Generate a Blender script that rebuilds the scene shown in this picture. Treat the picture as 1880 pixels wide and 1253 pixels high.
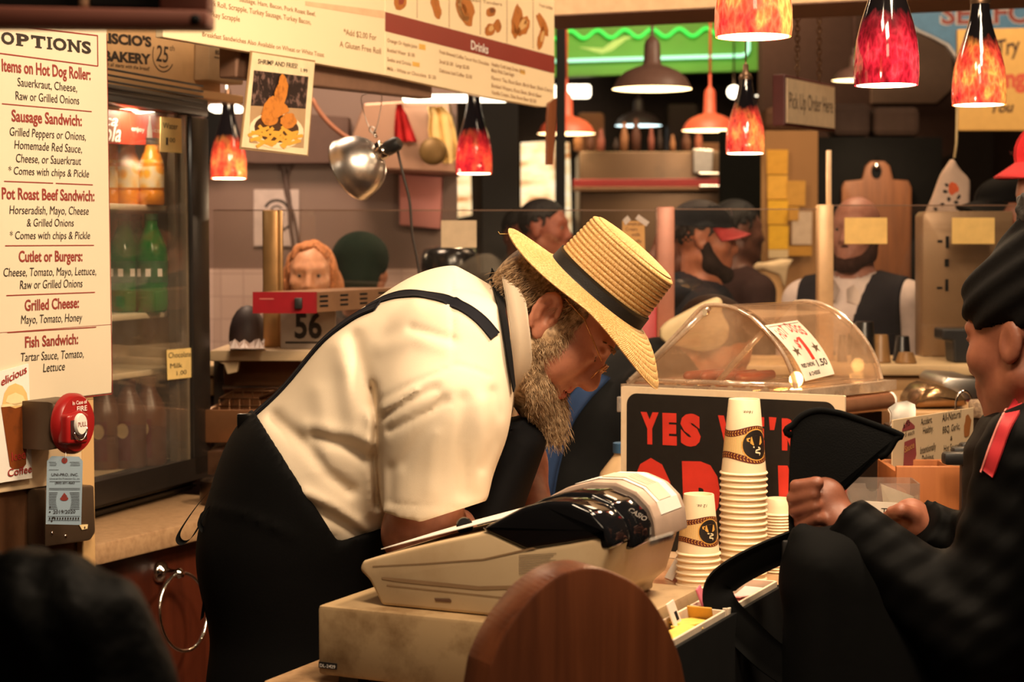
import bpy, bmesh, math, random
import numpy as np
from mathutils import Vector, Matrix
for o in list(bpy.data.objects): bpy.data.objects.remove(o)
SC = bpy.context.scene
COL = SC.collection
random.seed(7); RNG = np.random.default_rng(7)
PI = math.pi
# ---------------------------------------------------------------- camera
F = 3300.0; CX = 940.0; CY = 626.5; HZ = 450.0; CAMZ = 1.52
PITCH = math.atan((CY-HZ)/F)
cam = bpy.data.cameras.new('camera'); camo = bpy.data.objects.new('camera', cam); COL.objects.link(camo)
cam.sensor_width = 36; cam.lens = F/1880*36; cam.clip_start = .05
camo.location = (0, 0, CAMZ); camo.rotation_euler = (PI/2-PITCH, 0, 0)
cam.dof.use_dof = True; cam.dof.focus_distance = 2.9; cam.dof.aperture_fstop = 6.3
SC.camera = camo
# ---------------------------------------------------------------- light, exposure
SC.view_settings.view_transform = 'Standard'; SC.view_settings.look = 'None'
SC.view_settings.gamma = 1; SC.view_settings.exposure = 0.0
SC.view_settings.use_curve_mapping = False
W = bpy.data.worlds.new('world'); SC.world = W; W.use_nodes = True
W.node_tree.nodes['Background'].inputs[0].default_value = (.55, .33, .18, 1)
W.node_tree.nodes['Background'].inputs[1].default_value = .035
WARM = (1, .75, .5)
def area(name, loc, to, size, power, col=WARM):
    l = bpy.data.lights.new(name, 'AREA'); l.size = size; l.energy = power; l.color = col
    o = bpy.data.objects.new(name, l); COL.objects.link(o); o.location = loc
    o.rotation_euler = (Vector(to)-Vector(loc)).to_track_quat('-Z', 'Y').to_euler(); return o
def spot(name, loc, to, ang, power, col=WARM, r=.05):
    l = bpy.data.lights.new(name, 'SPOT'); l.spot_size = math.radians(ang); l.spot_blend = .6; l.energy = power; l.color = col; l.shadow_soft_size = r
    o = bpy.data.objects.new(name, l); COL.objects.link(o); o.location = loc
    o.rotation_euler = (Vector(to)-Vector(loc)).to_track_quat('-Z', 'Y').to_euler(); return o
area('ceiling_lamp_stall', (.35, 1.35, 3.0), (-.2, 2.9, 1.2), .45, 44)
area('ceiling_lamp_stall_left', (-.15, 1.9, 3.0), (-.55, 2.9, 1.3), .35, 20)
area('ceiling_lamp_counter', (.95, 2.75, 2.9), (.5, 3.4, 1.0), .3, 30)
area('ceiling_lamp_board', (.9, 2.6, 2.7), (-.3, 3.4, 2.1), .3, 26)
area('added_front_fill', (.2, -.3, 2.9), (-.1, 3, 1.4), .6, 10)  # unseen fill added behind the camera to lift camera-facing sides
area('ceiling_lamp_kitchen', (-.9, 5.4, 3.1), (-1.0, 6.2, 1.2), .6, 58, (1, .7, .48))
area('ceiling_lamp_hall', (1.2, 6.2, 3.2), (1.1, 6.0, 1.2), .8, 30, (1, .66, .38))
area('added_order_sign_fill', (.75, 4.9, 3.0), (1.05, 5.9, 2.1), .4, 16)  # added lamp aimed at the pick up sign to brighten its face
area('added_hall_signs_fill', (2.0, 7.0, 3.5), (2.2, 8.4, 2.3), .6, 45)  # added lamp to brighten the SEAFOOD and Try signs
area('ceiling_lamp_hall_far', (1.0, 10.0, 3.4), (.8, 11.5, 1.5), 1.0, 60, (1, .7, .42))
# ---------------------------------------------------------------- pixel <-> place
cp, sp = math.cos(PITCH), math.sin(PITCH)
def ray(px, py):
    dx = (px-CX)/F; dz = -(py-CY)/F
    return Vector((dx, cp+sp*dz, -sp+cp*dz))
def at(px, py, Y):
    d = ray(px, py); t = Y/d.y
    return Vector((d.x*t, Y, CAMZ+d.z*t))
def proj(p):
    p = Vector(p)-Vector((0, 0, CAMZ)); a = p.y*cp-p.z*sp; return CX+F*p.x/a, CY-F*(p.y*sp+p.z*cp)/a
def onz(px, py, z):
    d = ray(px, py); t = (z-CAMZ)/d.z
    return Vector((d.x*t, d.y*t, z))
def FR(o, ux, up=(0, 0, 1)):
    ux = Vector(ux).normalized(); up = Vector(up); uy = up.cross(ux).normalized(); up = ux.cross(uy).normalized()
    m = Matrix.Identity(4)
    for i, c in enumerate((ux, uy, up, Vector(o))):
        for k in range(3): m[k][i] = c[k]
    return m
def FP(a, b):          # vertical frame through two pixel+depth points (x right, y away, z up); z origin 0
    a = Vector((a.x, a.y, 0)); b = Vector((b.x, b.y, 0)); return FR(a, b-a)
def pl(fr, px, py, yoff=0.0):
    inv = fr.inverted(); o = inv @ Vector((0, 0, CAMZ)); d = inv.to_3x3() @ ray(px, py)
    t = (yoff-o.y)/d.y; p = o+d*t
    return p.x, p.z
# ---------------------------------------------------------------- mesh builder
class B:
    def __init__(s, T=None): s.v = []; s.f = []; s.mi = []; s.T = T; s.m = 0
    def add(s, V, Fc, T=None):
        o = len(s.v); A = None
        if s.T is not None: A = s.T
        if T is not None: A = (A @ T) if A is not None else T
        for p in V:
            s.v.append(tuple(A @ Vector(p)) if A is not None else tuple(p))
        for f in Fc: s.f.append(tuple(i+o for i in f)); s.mi.append(s.m)
        return s
    def box(s, c, d, bev=0.0, T=None, seg=2):
        bm = bmesh.new(); bmesh.ops.create_cube(bm, size=1)
        for v in bm.verts: v.co = Vector((v.co.x*d[0], v.co.y*d[1], v.co.z*d[2]))
        if bev: bmesh.ops.bevel(bm, geom=bm.edges[:], offset=bev, segments=seg, profile=.5, affect='EDGES')
        V = [v.co+Vector(c) for v in bm.verts]; bm.verts.index_update()
        Fc = [[v.index for v in f.verts] for f in bm.faces]; bm.free()
        return s.add(V, Fc, T)
    def prism(s, poly, y0, y1, bev=0.0, T=None, seg=2, onlyfront=False):   # poly in local (x,z), extruded along y
        bm = bmesh.new(); vs = [bm.verts.new((x, y0, z)) for x, z in poly]; f = bm.faces.new(vs)
        r = bmesh.ops.extrude_face_region(bm, geom=[f])
        for e in r['geom']:
            if isinstance(e, bmesh.types.BMVert): e.co.y = y1
        bmesh.ops.recalc_face_normals(bm, faces=bm.faces[:])
        if bev:
            es = [e for e in bm.edges if abs(e.verts[0].co.y-e.verts[1].co.y) < 1e-7] if onlyfront else bm.edges[:]
            bmesh.ops.bevel(bm, geom=es, offset=bev, segments=seg, profile=.5, affect='EDGES')
        bm.verts.index_update(); V = [v.co.copy() for v in bm.verts]; Fc = [[v.index for v in f.verts] for f in bm.faces]; bm.free()
        return s.add(V, Fc, T)
    def poly(s, pts, T=None): return s.add(pts, [list(range(len(pts)))], T)
    def tube(s, path, r, n=8, T=None, cap=True, closed=False):
        P = [Vector(p) for p in path]; N = len(P); rr = r if hasattr(r, '__len__') else [r]*N
        V = []; Fc = []; up = None
        for i in range(N):
            if closed: t = P[(i+1) % N]-P[i-1]
            else: t = P[min(i+1, N-1)]-P[max(i-1, 0)]
            t.normalize()
            if up is None: up = t.orthogonal().normalized()
            else:
                up = (up-t*up.dot(t))
                up = up.normalized() if up.length > 1e-6 else t.orthogonal().normalized()
            w = t.cross(up)
            for k in range(n):
                a = 2*PI*k/n; V.append(P[i]+(up*math.cos(a)+w*math.sin(a))*rr[i])
        for i in range(N if closed else N-1):
            j = (i+1) % N
            for k in range(n): Fc.append((i*n+k, i*n+(k+1) % n, j*n+(k+1) % n, j*n+k))
        if cap and not closed: Fc.append(list(range(n))[::-1]); Fc.append([(N-1)*n+k for k in range(n)])
        return s.add(V, Fc, T)
    def lathe(s, prof, n=32, T=None, cap=False, a0=0, a1=2*PI):     # prof [(r,z)]
        full = abs(a1-a0-2*PI) < 1e-6; N = n if full else n+1; V = []; Fc = []
        for r, z in prof:
            for k in range(N):
                a = a0+(a1-a0)*k/n; V.append((r*math.cos(a), r*math.sin(a), z))
        for i in range(len(prof)-1):
            for k in range(n):
                k2 = (k+1) % N; Fc.append((i*N+k, i*N+k2, (i+1)*N+k2, (i+1)*N+k))
        if cap: Fc.append(list(range(N))[::-1]); Fc.append([(len(prof)-1)*N+k for k in range(N)])
        return s.add(V, Fc, T)
    def ball(s, c, r, n=16, T=None):
        r = r if hasattr(r, '__len__') else (r, r, r); V = []; Fc = []; m = n//2
        for i in range(m+1):
            th = PI*i/m
            for k in range(n):
                a = 2*PI*k/n; V.append((c[0]+r[0]*math.sin(th)*math.cos(a), c[1]+r[1]*math.sin(th)*math.sin(a), c[2]+r[2]*math.cos(th)))
        for i in range(m):
            for k in range(n): Fc.append((i*n+k, (i+1)*n+k, (i+1)*n+(k+1) % n, i*n+(k+1) % n))
        return s.add(V, Fc, T)
    def sheet(s, rows, T=None, thick=0.0):     # grid of points; thick gives it a back along the normal
        V = [Vector(p) for r in rows for p in r]; R = len(rows); C = len(rows[0]); Fc = []
        for i in range(R-1):
            for k in range(C-1): Fc.append((i*C+k, i*C+k+1, (i+1)*C+k+1, (i+1)*C+k))
        if thick:
            N = []
            for i in range(R):
                for k in range(C):
                    a = V[i*C+min(k+1, C-1)]-V[i*C+max(k-1, 0)]; b = V[min(i+1, R-1)*C+k]-V[max(i-1, 0)*C+k]
                    nn = a.cross(b); N.append(nn.normalized() if nn.length > 1e-12 else Vector((0, 0, 1)))
            o = len(V); V2 = [p-N[i]*thick for i, p in enumerate(V)]; F2 = [tuple(j+o for j in f[::-1]) for f in Fc]
            ring = [k for k in range(C)]+[i*C+C-1 for i in range(1, R)]+[(R-1)*C+k for k in range(C-2, -1, -1)]+[i*C for i in range(R-2, 0, -1)]
            F3 = [(ring[i-1], ring[i], ring[i]+o, ring[i-1]+o) for i in range(len(ring))]
            V = V+V2; Fc = Fc+F2+F3
        return s.add(V, Fc, T)
    def build(s, name, mat, parent=None, smooth=False, label=None):
        me = bpy.data.meshes.new(name); me.from_pydata(s.v, [], s.f)
        ms = mat if isinstance(mat, (list, tuple)) else [mat]
        for m in ms: me.materials.append(m)
        if len(ms) > 1: me.polygons.foreach_set('material_index', s.mi)
        if smooth is not False:
            me.polygons.foreach_set('use_smooth', [True]*len(me.polygons))
        me.update()
        o = bpy.data.objects.new(name, me); COL.objects.link(o)
        if smooth is not False and smooth is not True:
            try: me.set_sharp_from_angle(angle=math.radians(smooth))
            except Exception: pass
        if parent is not None:
            o.parent = parent; o.matrix_parent_inverse = WM(parent).inverted()
        if label: o['label'] = label
        return o
WMD = {}
def WM(o): return WMD.get(o.name, Matrix.Identity(4))
def fix(o):             # a top-level mesh: move its origin to its base
    co = np.empty(len(o.data.vertices)*3); o.data.vertices.foreach_get('co', co); co = co.reshape(-1, 3)
    b = np.array([(co[:, 0].min()+co[:, 0].max())/2, (co[:, 1].min()+co[:, 1].max())/2, co[:, 2].min()])
    o.data.vertices.foreach_set('co', (co-b).ravel()); o.data.update(); o.location = b; return o
def tag(o, label, cat, group=None, kind=None):
    if label: o['label'] = label
    if cat: o['category'] = cat
    if group: o['group'] = group
    if kind: o['kind'] = kind
    return o
def thing(name, label, cat, loc=(0, 0, 0), group=None):
    o = bpy.data.objects.new(name, None); COL.objects.link(o); o.location = loc; o.empty_display_size = .05
    WMD[o.name] = Matrix.Translation(Vector(loc)); return tag(o, label, cat, group)
def struct(b, name, mat, smooth=False):
    o = fix(b.build(name, mat, None, smooth)); o['kind'] = 'structure'; return o
def solo(b, name, mat, label, cat, group=None, smooth=False):
    return tag(fix(b.build(name, mat, None, smooth)), label, cat, group)
def dup(root, loc=None, label=None, group=None, rz=None, scale=None):
    r = root.copy(); COL.objects.link(r)
    if loc is not None: r.location = loc
    if rz is not None: r.rotation_euler = (0, 0, rz)
    if scale: r.scale = (scale,)*3
    if label: r['label'] = label
    if group: r['group'] = group
    for ch in list(root.children):
        c = ch.copy(); COL.objects.link(c); c.parent = r
        for g in ch.children:
            d = g.copy(); COL.objects.link(d); d.parent = c
    return r
# ---------------------------------------------------------------- text
TC = {}
def text_mesh(st, bold=0.0, shear=0.0):
    k = (st, bold, shear)
    if k not in TC:
        cu = bpy.data.curves.new('t', 'FONT'); cu.body = st; cu.offset = bold; cu.shear = shear; cu.resolution_u = 3
        o = bpy.data.objects.new('t', cu); COL.objects.link(o)
        bpy.context.view_layer.update()
        me = bpy.data.meshes.new_from_object(o.evaluated_get(bpy.context.evaluated_depsgraph_get()))
        V = [(v.co.x, v.co.y) for v in me.vertices]; Fc = [list(p.vertices) for p in me.polygons]
        bpy.data.objects.remove(o); bpy.data.curves.remove(cu); bpy.data.meshes.remove(me)
        xs = [v[0] for v in V]; x0, x1 = min(xs), max(xs)
        TC[k] = ([(x-x0, y) for x, y in V], Fc, x1-x0)
    return TC[k]
CAPH = None
def caph():
    global CAPH
    if CAPH is None: CAPH = max(y for x, y in text_mesh('H')[0])
    return CAPH
def txt(b, st, a, c, h, bold=0.0, shear=0.0, y=-.0008, T=None, wrap=None, flip=False):
    """baseline from a=(x,z) to c=(x,z) in the local plane, cap height h; wrap maps (x,z,y)->point"""
    V, Fc, w = text_mesh(st, bold, shear); hy = [q_[1] for q_ in text_mesh('H', bold)[0]]; y0_, y1_ = min(hy), max(hy); a = Vector(a); d = Vector(c)-a; sx = d.length/w; d.normalize(); n = Vector((-d.y, d.x))
    if flip: n = -n
    sz = h/(y1_-y0_); V = [(x, z-y0_) for x, z in V]; out = []
    for x, z in V:
        p = a+d*(x*sx)+n*(z*sz); out.append(wrap(p.x, p.y, y) if wrap else (p.x, y, p.y))
    return b.add(out, Fc, T)
def ptxt(b, fr, st, p0, p1, hpx, bold=0.0, shear=0.0, y=-.0008):
    a = pl(fr, *p0); c = pl(fr, *p1); h = pl(fr, p0[0], p0[1]-hpx)[1]-a[1]
    return txt(b, st, a, c, h, bold, shear, y)
def ppoly(b, fr, pts, y=-.0006):
    return b.poly([(x, y, z) for x, z in (pl(fr, *p) for p in pts)])
def pline(b, fr, p0, p1, wpx, y=-.0007):
    a = Vector(pl(fr, *p0)); c = Vector(pl(fr, *p1)); w = abs(pl(fr, p0[0], p0[1]-wpx)[1]-a.y)/2; d = (c-a).normalized(); n = Vector((-d.y, d.x))*w
    return b.poly([(q.x, y, q.y) for q in (a-n, c-n, c+n, a+n)])
def pblob(b, fr, c, rx, ry, y=-.0006, n=20, rot=0, wob=0.0, seed=0):
    r = random.Random(seed); pts = []
    for k in range(n):
        a = 2*PI*k/n; q = 1+wob*(r.random()-.5); x = rx*math.cos(a)*q; z = ry*math.sin(a)*q
        pts.append((c[0]+x*math.cos(rot)-z*math.sin(rot), c[1]+x*math.sin(rot)+z*math.cos(rot)))
    return ppoly(b, fr, pts, y)
# ---------------------------------------------------------------- materials
def srgb(r, g, b):
    f = lambda c: (c/255/12.92) if c/255 <= .04045 else ((c/255+.055)/1.055)**2.4
    return (f(r), f(g), f(b))
class N:
    def __init__(s, name):
        s.m = bpy.data.materials.new(name); s.m.use_nodes = True; s.t = s.m.node_tree; s.t.nodes.clear()
        s.out = s.t.nodes.new('ShaderNodeOutputMaterial')
    def n(s, kind, **kw):
        nd = s.t.nodes.new('ShaderNode'+kind)
        for k, v in kw.items():
            if hasattr(nd, k) and k not in ('Scale',): setattr(nd, k, v)
        return nd
    def l(s, a, b): s.t.links.new(a, b)
    def tex(s, kind, scale, stretch=(1, 1, 1), coord='Object', rot=(0, 0, 0), **kw):
        tc = s.n('TexCoord'); mp = s.n('Mapping'); mp.inputs['Scale'].default_value = stretch; mp.inputs['Rotation'].default_value = rot
        s.l(tc.outputs[coord], mp.inputs[0]); t = s.n('Tex'+kind)
        for k, v in kw.items():
            if k in t.inputs: t.inputs[k].default_value = v
            else: setattr(t, k, v)
        t.inputs['Scale'].default_value = scale; s.l(mp.outputs[0], t.inputs['Vector']); return t
    def ramp(s, src, stops):
        r = s.n('ValToRGB'); e = r.color_ramp.elements
        while len(e) < len(stops): e.new(.5)
        for el, (p, c) in zip(e, stops): el.position = p; el.color = (*c, 1) if len(c) == 3 else c
        s.l(src, r.inputs[0]); return r
    def bsdf(s, rough=.5, metal=0, **kw):
        b = s.n('BsdfPrincipled'); b.inputs['Roughness'].default_value = rough; b.inputs['Metallic'].default_value = metal
        for k, v in kw.items(): b.inputs[k].default_value = v
        s.l(b.outputs[0], s.out.inputs[0]); return b
    def bump(s, b, src, strength, dist=.002):
        k = s.n('Bump'); k.inputs['Strength'].default_value = strength; k.inputs['Distance'].default_value = dist
        s.l(src, k.inputs['Height']); s.l(k.outputs[0], b.inputs['Normal']); return k
MC = {}
def mat(name, col, rough=.5, metal=0, var=.08, sc=30, bump=0.0, bsc=200, **kw):
    """plain material with a little grain of its own"""
    if name in MC: return MC[name]
    kw = dict(kw)
    if rough >= .78: kw.setdefault('Specular IOR Level', .12)
    q = N(name); b = q.bsdf(rough, metal, **kw); c = col if max(col) <= 1 else srgb(*col)
    t = q.tex('Noise', sc, Detail=3.0); lo = tuple(x*(1-var) for x in c); hi = tuple(min(1, x*(1+var)) for x in c)
    r = q.ramp(t.outputs[0], [(.3, lo), (.7, hi)]); q.l(r.outputs[0], b.inputs['Base Color'])
    if bump: t2 = q.tex('Noise', bsc, Detail=2.0); q.bump(b, t2.outputs[0], bump)
    MC[name] = q.m; return q.m
def dirty(name, col, col2, rough=.5, sc=6, lo=.5, hi=.75, metal=0, bump=.0):
    if name in MC: return MC[name]
    q = N(name); b = q.bsdf(rough, metal); t = q.tex('Noise', sc, Detail=6.0, Roughness=.65)
    r = q.ramp(t.outputs[0], [(lo, srgb(*col)), (hi, srgb(*col2))]); q.l(r.outputs[0], b.inputs['Base Color'])
    if bump: t2 = q.tex('Noise', 300); q.bump(b, t2.outputs[0], bump)
    MC[name] = q.m; return q.m
def wood(name, c1, c2, rough=.4, sc=5, stretch=(6, 6, .6), rot=(0, 0, 0)):
    if name in MC: return MC[name]
    q = N(name); b = q.bsdf(rough); t = q.tex('Noise', sc, stretch, rot=rot, Detail=5.0, Roughness=.6, Distortion=.4)
    r = q.ramp(t.outputs[0], [(.3, srgb(*c1)), (.5, srgb(*[(x+y)/2 for x, y in zip(c1, c2)])), (.68, srgb(*c2))]); q.l(r.outputs[0], b.inputs['Base Color'])
    t2 = q.tex('Noise', sc*6, stretch, rot=rot); q.bump(b, t2.outputs[0], .15, .001)
    MC[name] = q.m; return q.m
def emit(name, col, st, base=None):
    if name in MC: return MC[name]
    q = N(name); e = q.bsdf(.4); c = col if max(col) <= 1 else srgb(*col)
    e.inputs['Base Color'].default_value = (*(base or (.8, .8, .8)), 1); e.inputs['Emission Color'].default_value = (*c, 1); e.inputs['Emission Strength'].default_value = st
    MC[name] = q.m; return q.m
def pane(name, tint=(1, 1, 1), refl=.06, rough=.02, haze=0.0, hcol=(.8, .75, .7)):
    """thin clear sheet: lets light straight through, reflects by angle, optional milky scratches"""
    if name in MC: return MC[name]
    q = N(name); tr = q.n('BsdfTransparent'); tr.inputs[0].default_value = (*tint, 1); g = q.n('BsdfGlossy'); g.inputs['Roughness'].default_value = rough
    lw = q.n('LayerWeight'); lw.inputs[0].default_value = .25; mp = q.n('MapRange'); q.l(lw.outputs['Facing'], mp.inputs[0]); mp.inputs[3].default_value = refl; mp.inputs[4].default_value = .75
    mx = q.n('MixShader'); src = tr.outputs[0]
    if haze:
        d = q.n('BsdfDiffuse'); d.inputs[0].default_value = (*hcol, 1); m2 = q.n('MixShader'); t = q.tex('Noise', 9, Detail=8.0, Roughness=.75)
        r = q.ramp(t.outputs[0], [(.35, (haze*.5,)*3), (.7, (haze*1.5,)*3)]); q.l(r.outputs[0], m2.inputs[0]); q.l(src, m2.inputs[1]); q.l(d.outputs[0], m2.inputs[2]); src = m2.outputs[0]
    pw = q.n('Math'); pw.operation = 'POWER'; pw.inputs[1].default_value = 2.0; q.l(lw.outputs['Facing'], pw.inputs[0]); q.l(pw.outputs[0], mp.inputs[0])
    q.l(mp.outputs[0], mx.inputs[0]); q.l(src, mx.inputs[1]); q.l(g.outputs[0], mx.inputs[2]); q.l(mx.outputs[0], q.out.inputs[0])
    MC[name] = q.m; return q.m
BLACK = mat('black_plastic', (.012, .011, .011), .45)
MATTE = mat('matte_black', (.008, .008, .008), .8)
INK = mat('black_ink', (.02, .012, .008), .6)
INKR = mat('red_ink', (.24, .028, .02), .6)
CREAM = mat('cream_board', (.66, .57, .42), .55, var=.03, sc=4)
WHITE = mat('white_paper', (.8, .75, .68), .6, var=.03)
STEEL = mat('brushed_steel', (.5, .46, .42), .35, 1.0, bump=.05)
DSTEEL = mat('dull_steel', (.22, .17, .13), .45, .7, var=.3, sc=8)
CHROME = mat('chrome', (.85, .8, .74), .12, 1.0)
YELLOW = mat('yellow_paper', (.78, .55, .2), .7, var=.06)
TAPE = mat('masking_tape', (.75, .58, .3), .6)
CARD = mat('cardboard', (.42, .29, .17), .8, var=.06)
# ---------------------------------------------------------------- signed distance shapes for bodies and cloth
def SM(fn, lo, hi, h, relax=1):
    lo = np.array(lo, float); hi = np.array(hi, float); n = np.ceil((hi-lo)/h).astype(int)+1
    xs = [lo[i]+h*np.arange(n[i]) for i in range(3)]; V = np.empty(n); K = 8; nb = -(-n//K)
    cs_ = [lo[i]+h*(np.arange(nb[i])*K+(K-1)/2) for i in range(3)]
    g = np.stack(np.meshgrid(*cs_, indexing='ij'), -1).reshape(-1, 3); cv = fn(g).reshape(nb); lim = h*K*.866*1.35+.012
    V[:] = np.repeat(np.repeat(np.repeat(cv, K, 0), K, 1), K, 2)[:n[0], :n[1], :n[2]]
    for i in range(nb[0]):
        js = np.argwhere(np.abs(cv[i]) < lim)
        if not len(js): continue
        i1 = min(K, n[0]-i*K); base = np.stack(np.meshgrid(np.arange(i1), np.arange(K), np.arange(K), indexing='ij'), -1).reshape(-1, 3)
        idx3 = (base[None]+np.array([[i*K, j*K, k*K] for j, k in js])[:, None, :]).reshape(-1, 3); idx3 = idx3[(idx3[:, 1] < n[1]) & (idx3[:, 2] < n[2])]
        V[idx3[:, 0], idx3[:, 1], idx3[:, 2]] = fn(lo+h*idx3)
    V[0] = V[-1] = np.maximum(V[0], 1e-4).max(); V[0, :, :] = h; V[-1, :, :] = h
    V[:, 0, :] = np.maximum(V[:, 0, :], h*.1); V[:, -1, :] = np.maximum(V[:, -1, :], h*.1); V[:, :, 0] = np.maximum(V[:, :, 0], h*.1); V[:, :, -1] = np.maximum(V[:, :, -1], h*.1)
    S = V < 0; cs = [(a, b, c) for a in (0, 1) for b in (0, 1) for c in (0, 1)]; m = n-1
    cnt = sum(S[a:a+m[0], b:b+m[1], c:c+m[2]].astype(np.int8) for a, b, c in cs); act = (cnt > 0) & (cnt < 8)
    idx = -np.ones(m, int); ijk = np.argwhere(act); idx[act] = np.arange(len(ijk)); acc = np.zeros((len(ijk), 3)); num = np.zeros(len(ijk))
    for a in cs:
        for ax in range(3):
            if a[ax]: continue
            b = list(a); b[ax] = 1; ia = ijk+np.array(a); ib = ijk+np.array(b)
            va = V[ia[:, 0], ia[:, 1], ia[:, 2]]; vb = V[ib[:, 0], ib[:, 1], ib[:, 2]]; mk = (va < 0) != (vb < 0)
            t = np.where(mk, va/np.where(mk, va-vb, 1), 0); pt = np.tile(np.array(a, float), (len(ijk), 1)); pt[:, ax] = t
            acc[mk] += pt[mk]; num[mk] += 1
    pos = lo+h*(ijk+acc/num[:, None]); Q = []
    for ax in range(3):
        o1, o2 = [k for k in range(3) if k != ax]
        sl = [slice(1, -1)]*3; s0 = list(sl); s1 = list(sl); s0[ax] = slice(0, -1); s1[ax] = slice(1, None)
        A = S[tuple(s0)]; C = S[tuple(s1)]; e = np.argwhere(A != C)
        if not len(e): continue
        sgn = A[e[:, 0], e[:, 1], e[:, 2]]; base = e.copy()
        base[:, o1] += 1; base[:, o2] += 1
        def ci(d1, d2):
            q = base.copy(); q[:, o1] += d1; q[:, o2] += d2; return idx[q[:, 0], q[:, 1], q[:, 2]]
        q = np.stack([ci(-1, -1), ci(0, -1), ci(0, 0), ci(-1, 0)], 1)
        fl = sgn if ax != 1 else ~sgn
        q[~fl] = q[~fl][:, ::-1]; Q.append(q)
    Q = np.concatenate(Q)
    for _ in range(relax):
        ac = np.zeros_like(pos); c = np.zeros(len(pos))
        for k in range(4):
            np.add.at(ac, Q[:, k], pos[Q[:, (k+1) % 4]]); np.add.at(c, Q[:, k], 1)
        pos = pos*.5+.5*ac/np.maximum(c, 1)[:, None]
    return pos, Q
def smesh(name, fn, lo, hi, h, mats, parent=None, relax=1, sel=None, label=None):
    pos, Q = SM(fn, lo, hi, h, relax); me = bpy.data.meshes.new(name); me.from_pydata(pos.tolist(), [], Q.tolist())
    ms = mats if isinstance(mats, (list, tuple)) else [mats]
    for m in ms: me.materials.append(m)
    if sel is not None: me.polygons.foreach_set('material_index', sel(pos[Q].mean(1)).astype(int))
    me.polygons.foreach_set('use_smooth', [True]*len(me.polygons)); me.update()
    o = bpy.data.objects.new(name, me); COL.objects.link(o)
    if parent is not None: o.parent = parent; o.matrix_parent_inverse = WM(parent).inverted()
    if label: o['label'] = label
    return o
A3 = lambda v: np.array(tuple(v), float)
def ell(P, c, r, R=None):
    q = P-A3(c)
    if R is not None: q = q @ R
    r = A3(r); k0 = np.linalg.norm(q/r, axis=1); k1 = np.linalg.norm(q/(r*r), axis=1)+1e-9
    return k0*(k0-1)/k1
def rc(P, a, b, ra, rb, sy=None):
    a = A3(a); b = A3(b); d = b-a; q = P-a
    if sy: s = np.array([1, 1/sy, 1]); q = q*s; d = d*s
    t = np.clip(q @ d/(d @ d+1e-12), 0, 1)
    return np.linalg.norm(q-t[:, None]*d, axis=1)-(ra+(rb-ra)*t)
def rcs(P, pts, rs, k=.02, sy=None):
    d = None
    for i in range(len(pts)-1):
        e = rc(P, pts[i], pts[i+1], rs[i], rs[i+1], sy); d = e if d is None else su(d, e, k)
    return d
def rbx(P, c, d, r, R=None):
    q = P-A3(c)
    if R is not None: q = q @ R
    q = np.abs(q)-(A3(d)-r); return np.linalg.norm(np.maximum(q, 0), axis=1)+np.minimum(q.max(1), 0)-r
def su(a, b, k): h = np.maximum(k-np.abs(a-b), 0)/k; return np.minimum(a, b)-h*h*k*.25
def ss(a, b, k): return -su(-a, b, k)
def half(P, p, n): n = A3(n); n = n/np.linalg.norm(n); return (P-A3(p)) @ n
def march(fn, px, py, y0, y1, n=500):
    d = A3(ray(px, py)); t = np.linspace(y0/d[1], y1/d[1], n); P = np.array([0, 0, CAMZ])+t[:, None]*d; v = fn(P); i = np.argmax(v < 0)
    if v[i] >= 0: i = int(np.argmin(v)); return Vector(P[i])
    if i == 0: return Vector(P[0])
    w = v[i-1]/(v[i-1]-v[i]); return Vector(P[i-1]+(P[i]-P[i-1])*w)
def grad(fn, p, e=.002):
    p = A3(p); Q = np.array([p+[e, 0, 0], p-[e, 0, 0], p+[0, e, 0], p-[0, e, 0], p+[0, 0, e], p-[0, 0, e]]); v = fn(Q)
    g = Vector((v[0]-v[1], v[2]-v[3], v[4]-v[5])); return g.normalized() if g.length > 0 else Vector((0, -1, 0))
def strap(b, fn, pix, w, y0, y1, lift=.003, thick=.003, step=10):
    """a strap lying on the surface fn along a pixel polyline; width w metres (number or list)"""
    pts = []; ws = []
    for i in range(len(pix)-1):
        n = max(2, int(math.dist(pix[i], pix[i+1])/step))
        for k in range(n+(i == len(pix)-2)):
            t = k/n; pts.append((pix[i][0]+(pix[i+1][0]-pix[i][0])*t, pix[i][1]+(pix[i+1][1]-pix[i][1])*t))
    P = [march(fn, x, y, y0, y1) for x, y in pts]
    for _ in range(2): P = [P[0]]+[(P[i-1]+P[i]*2+P[i+1])/4 for i in range(1, len(P)-1)]+[P[-1]]
    rows = []
    for i, p in enumerate(P):
        n = grad(fn, p); t = (P[min(i+1, len(P)-1)]-P[max(i-1, 0)]).normalized(); s = t.cross(n).normalized(); q = p+n*lift
        rows.append([q-s*w/2, q-s*w/4, q, q+s*w/4, q+s*w/2])
    b.sheet(rows, thick=-thick if False else thick); return P
# ================================================================ the setting
def wallbox(name, x0, x1, y0, y1, z0, z1, m):
    b = B(); b.box(((x0+x1)/2, (y0+y1)/2, (z0+z1)/2), (x1-x0, y1-y0, z1-z0)); return struct(b, name, m)
FLOOR = dirty('floor_vinyl', (92, 62, 44), (60, 40, 30), .5, 3)
DARKW = mat('hall_wall_brown', (.075, .045, .03), .8)
SOFFIT = mat('cream_soffit', (.62, .42, .24), .7)
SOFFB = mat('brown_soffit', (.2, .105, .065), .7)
wallbox('floor', -4.2, 5.2, -.6, 15.2, -.05, 0, FLOOR)
wallbox('ceiling', -4.2, 5.2, -.6, 15.2, 3.9, 3.95, mat('dark_ceiling', (.05, .035, .025), .9))
wallbox('wall_left', -4.2, -4.1, -.6, 15.2, 0, 3.9, DARKW)
wallbox('wall_right', 5.1, 5.2, -.6, 15.2, 0, 3.9, DARKW)
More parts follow.
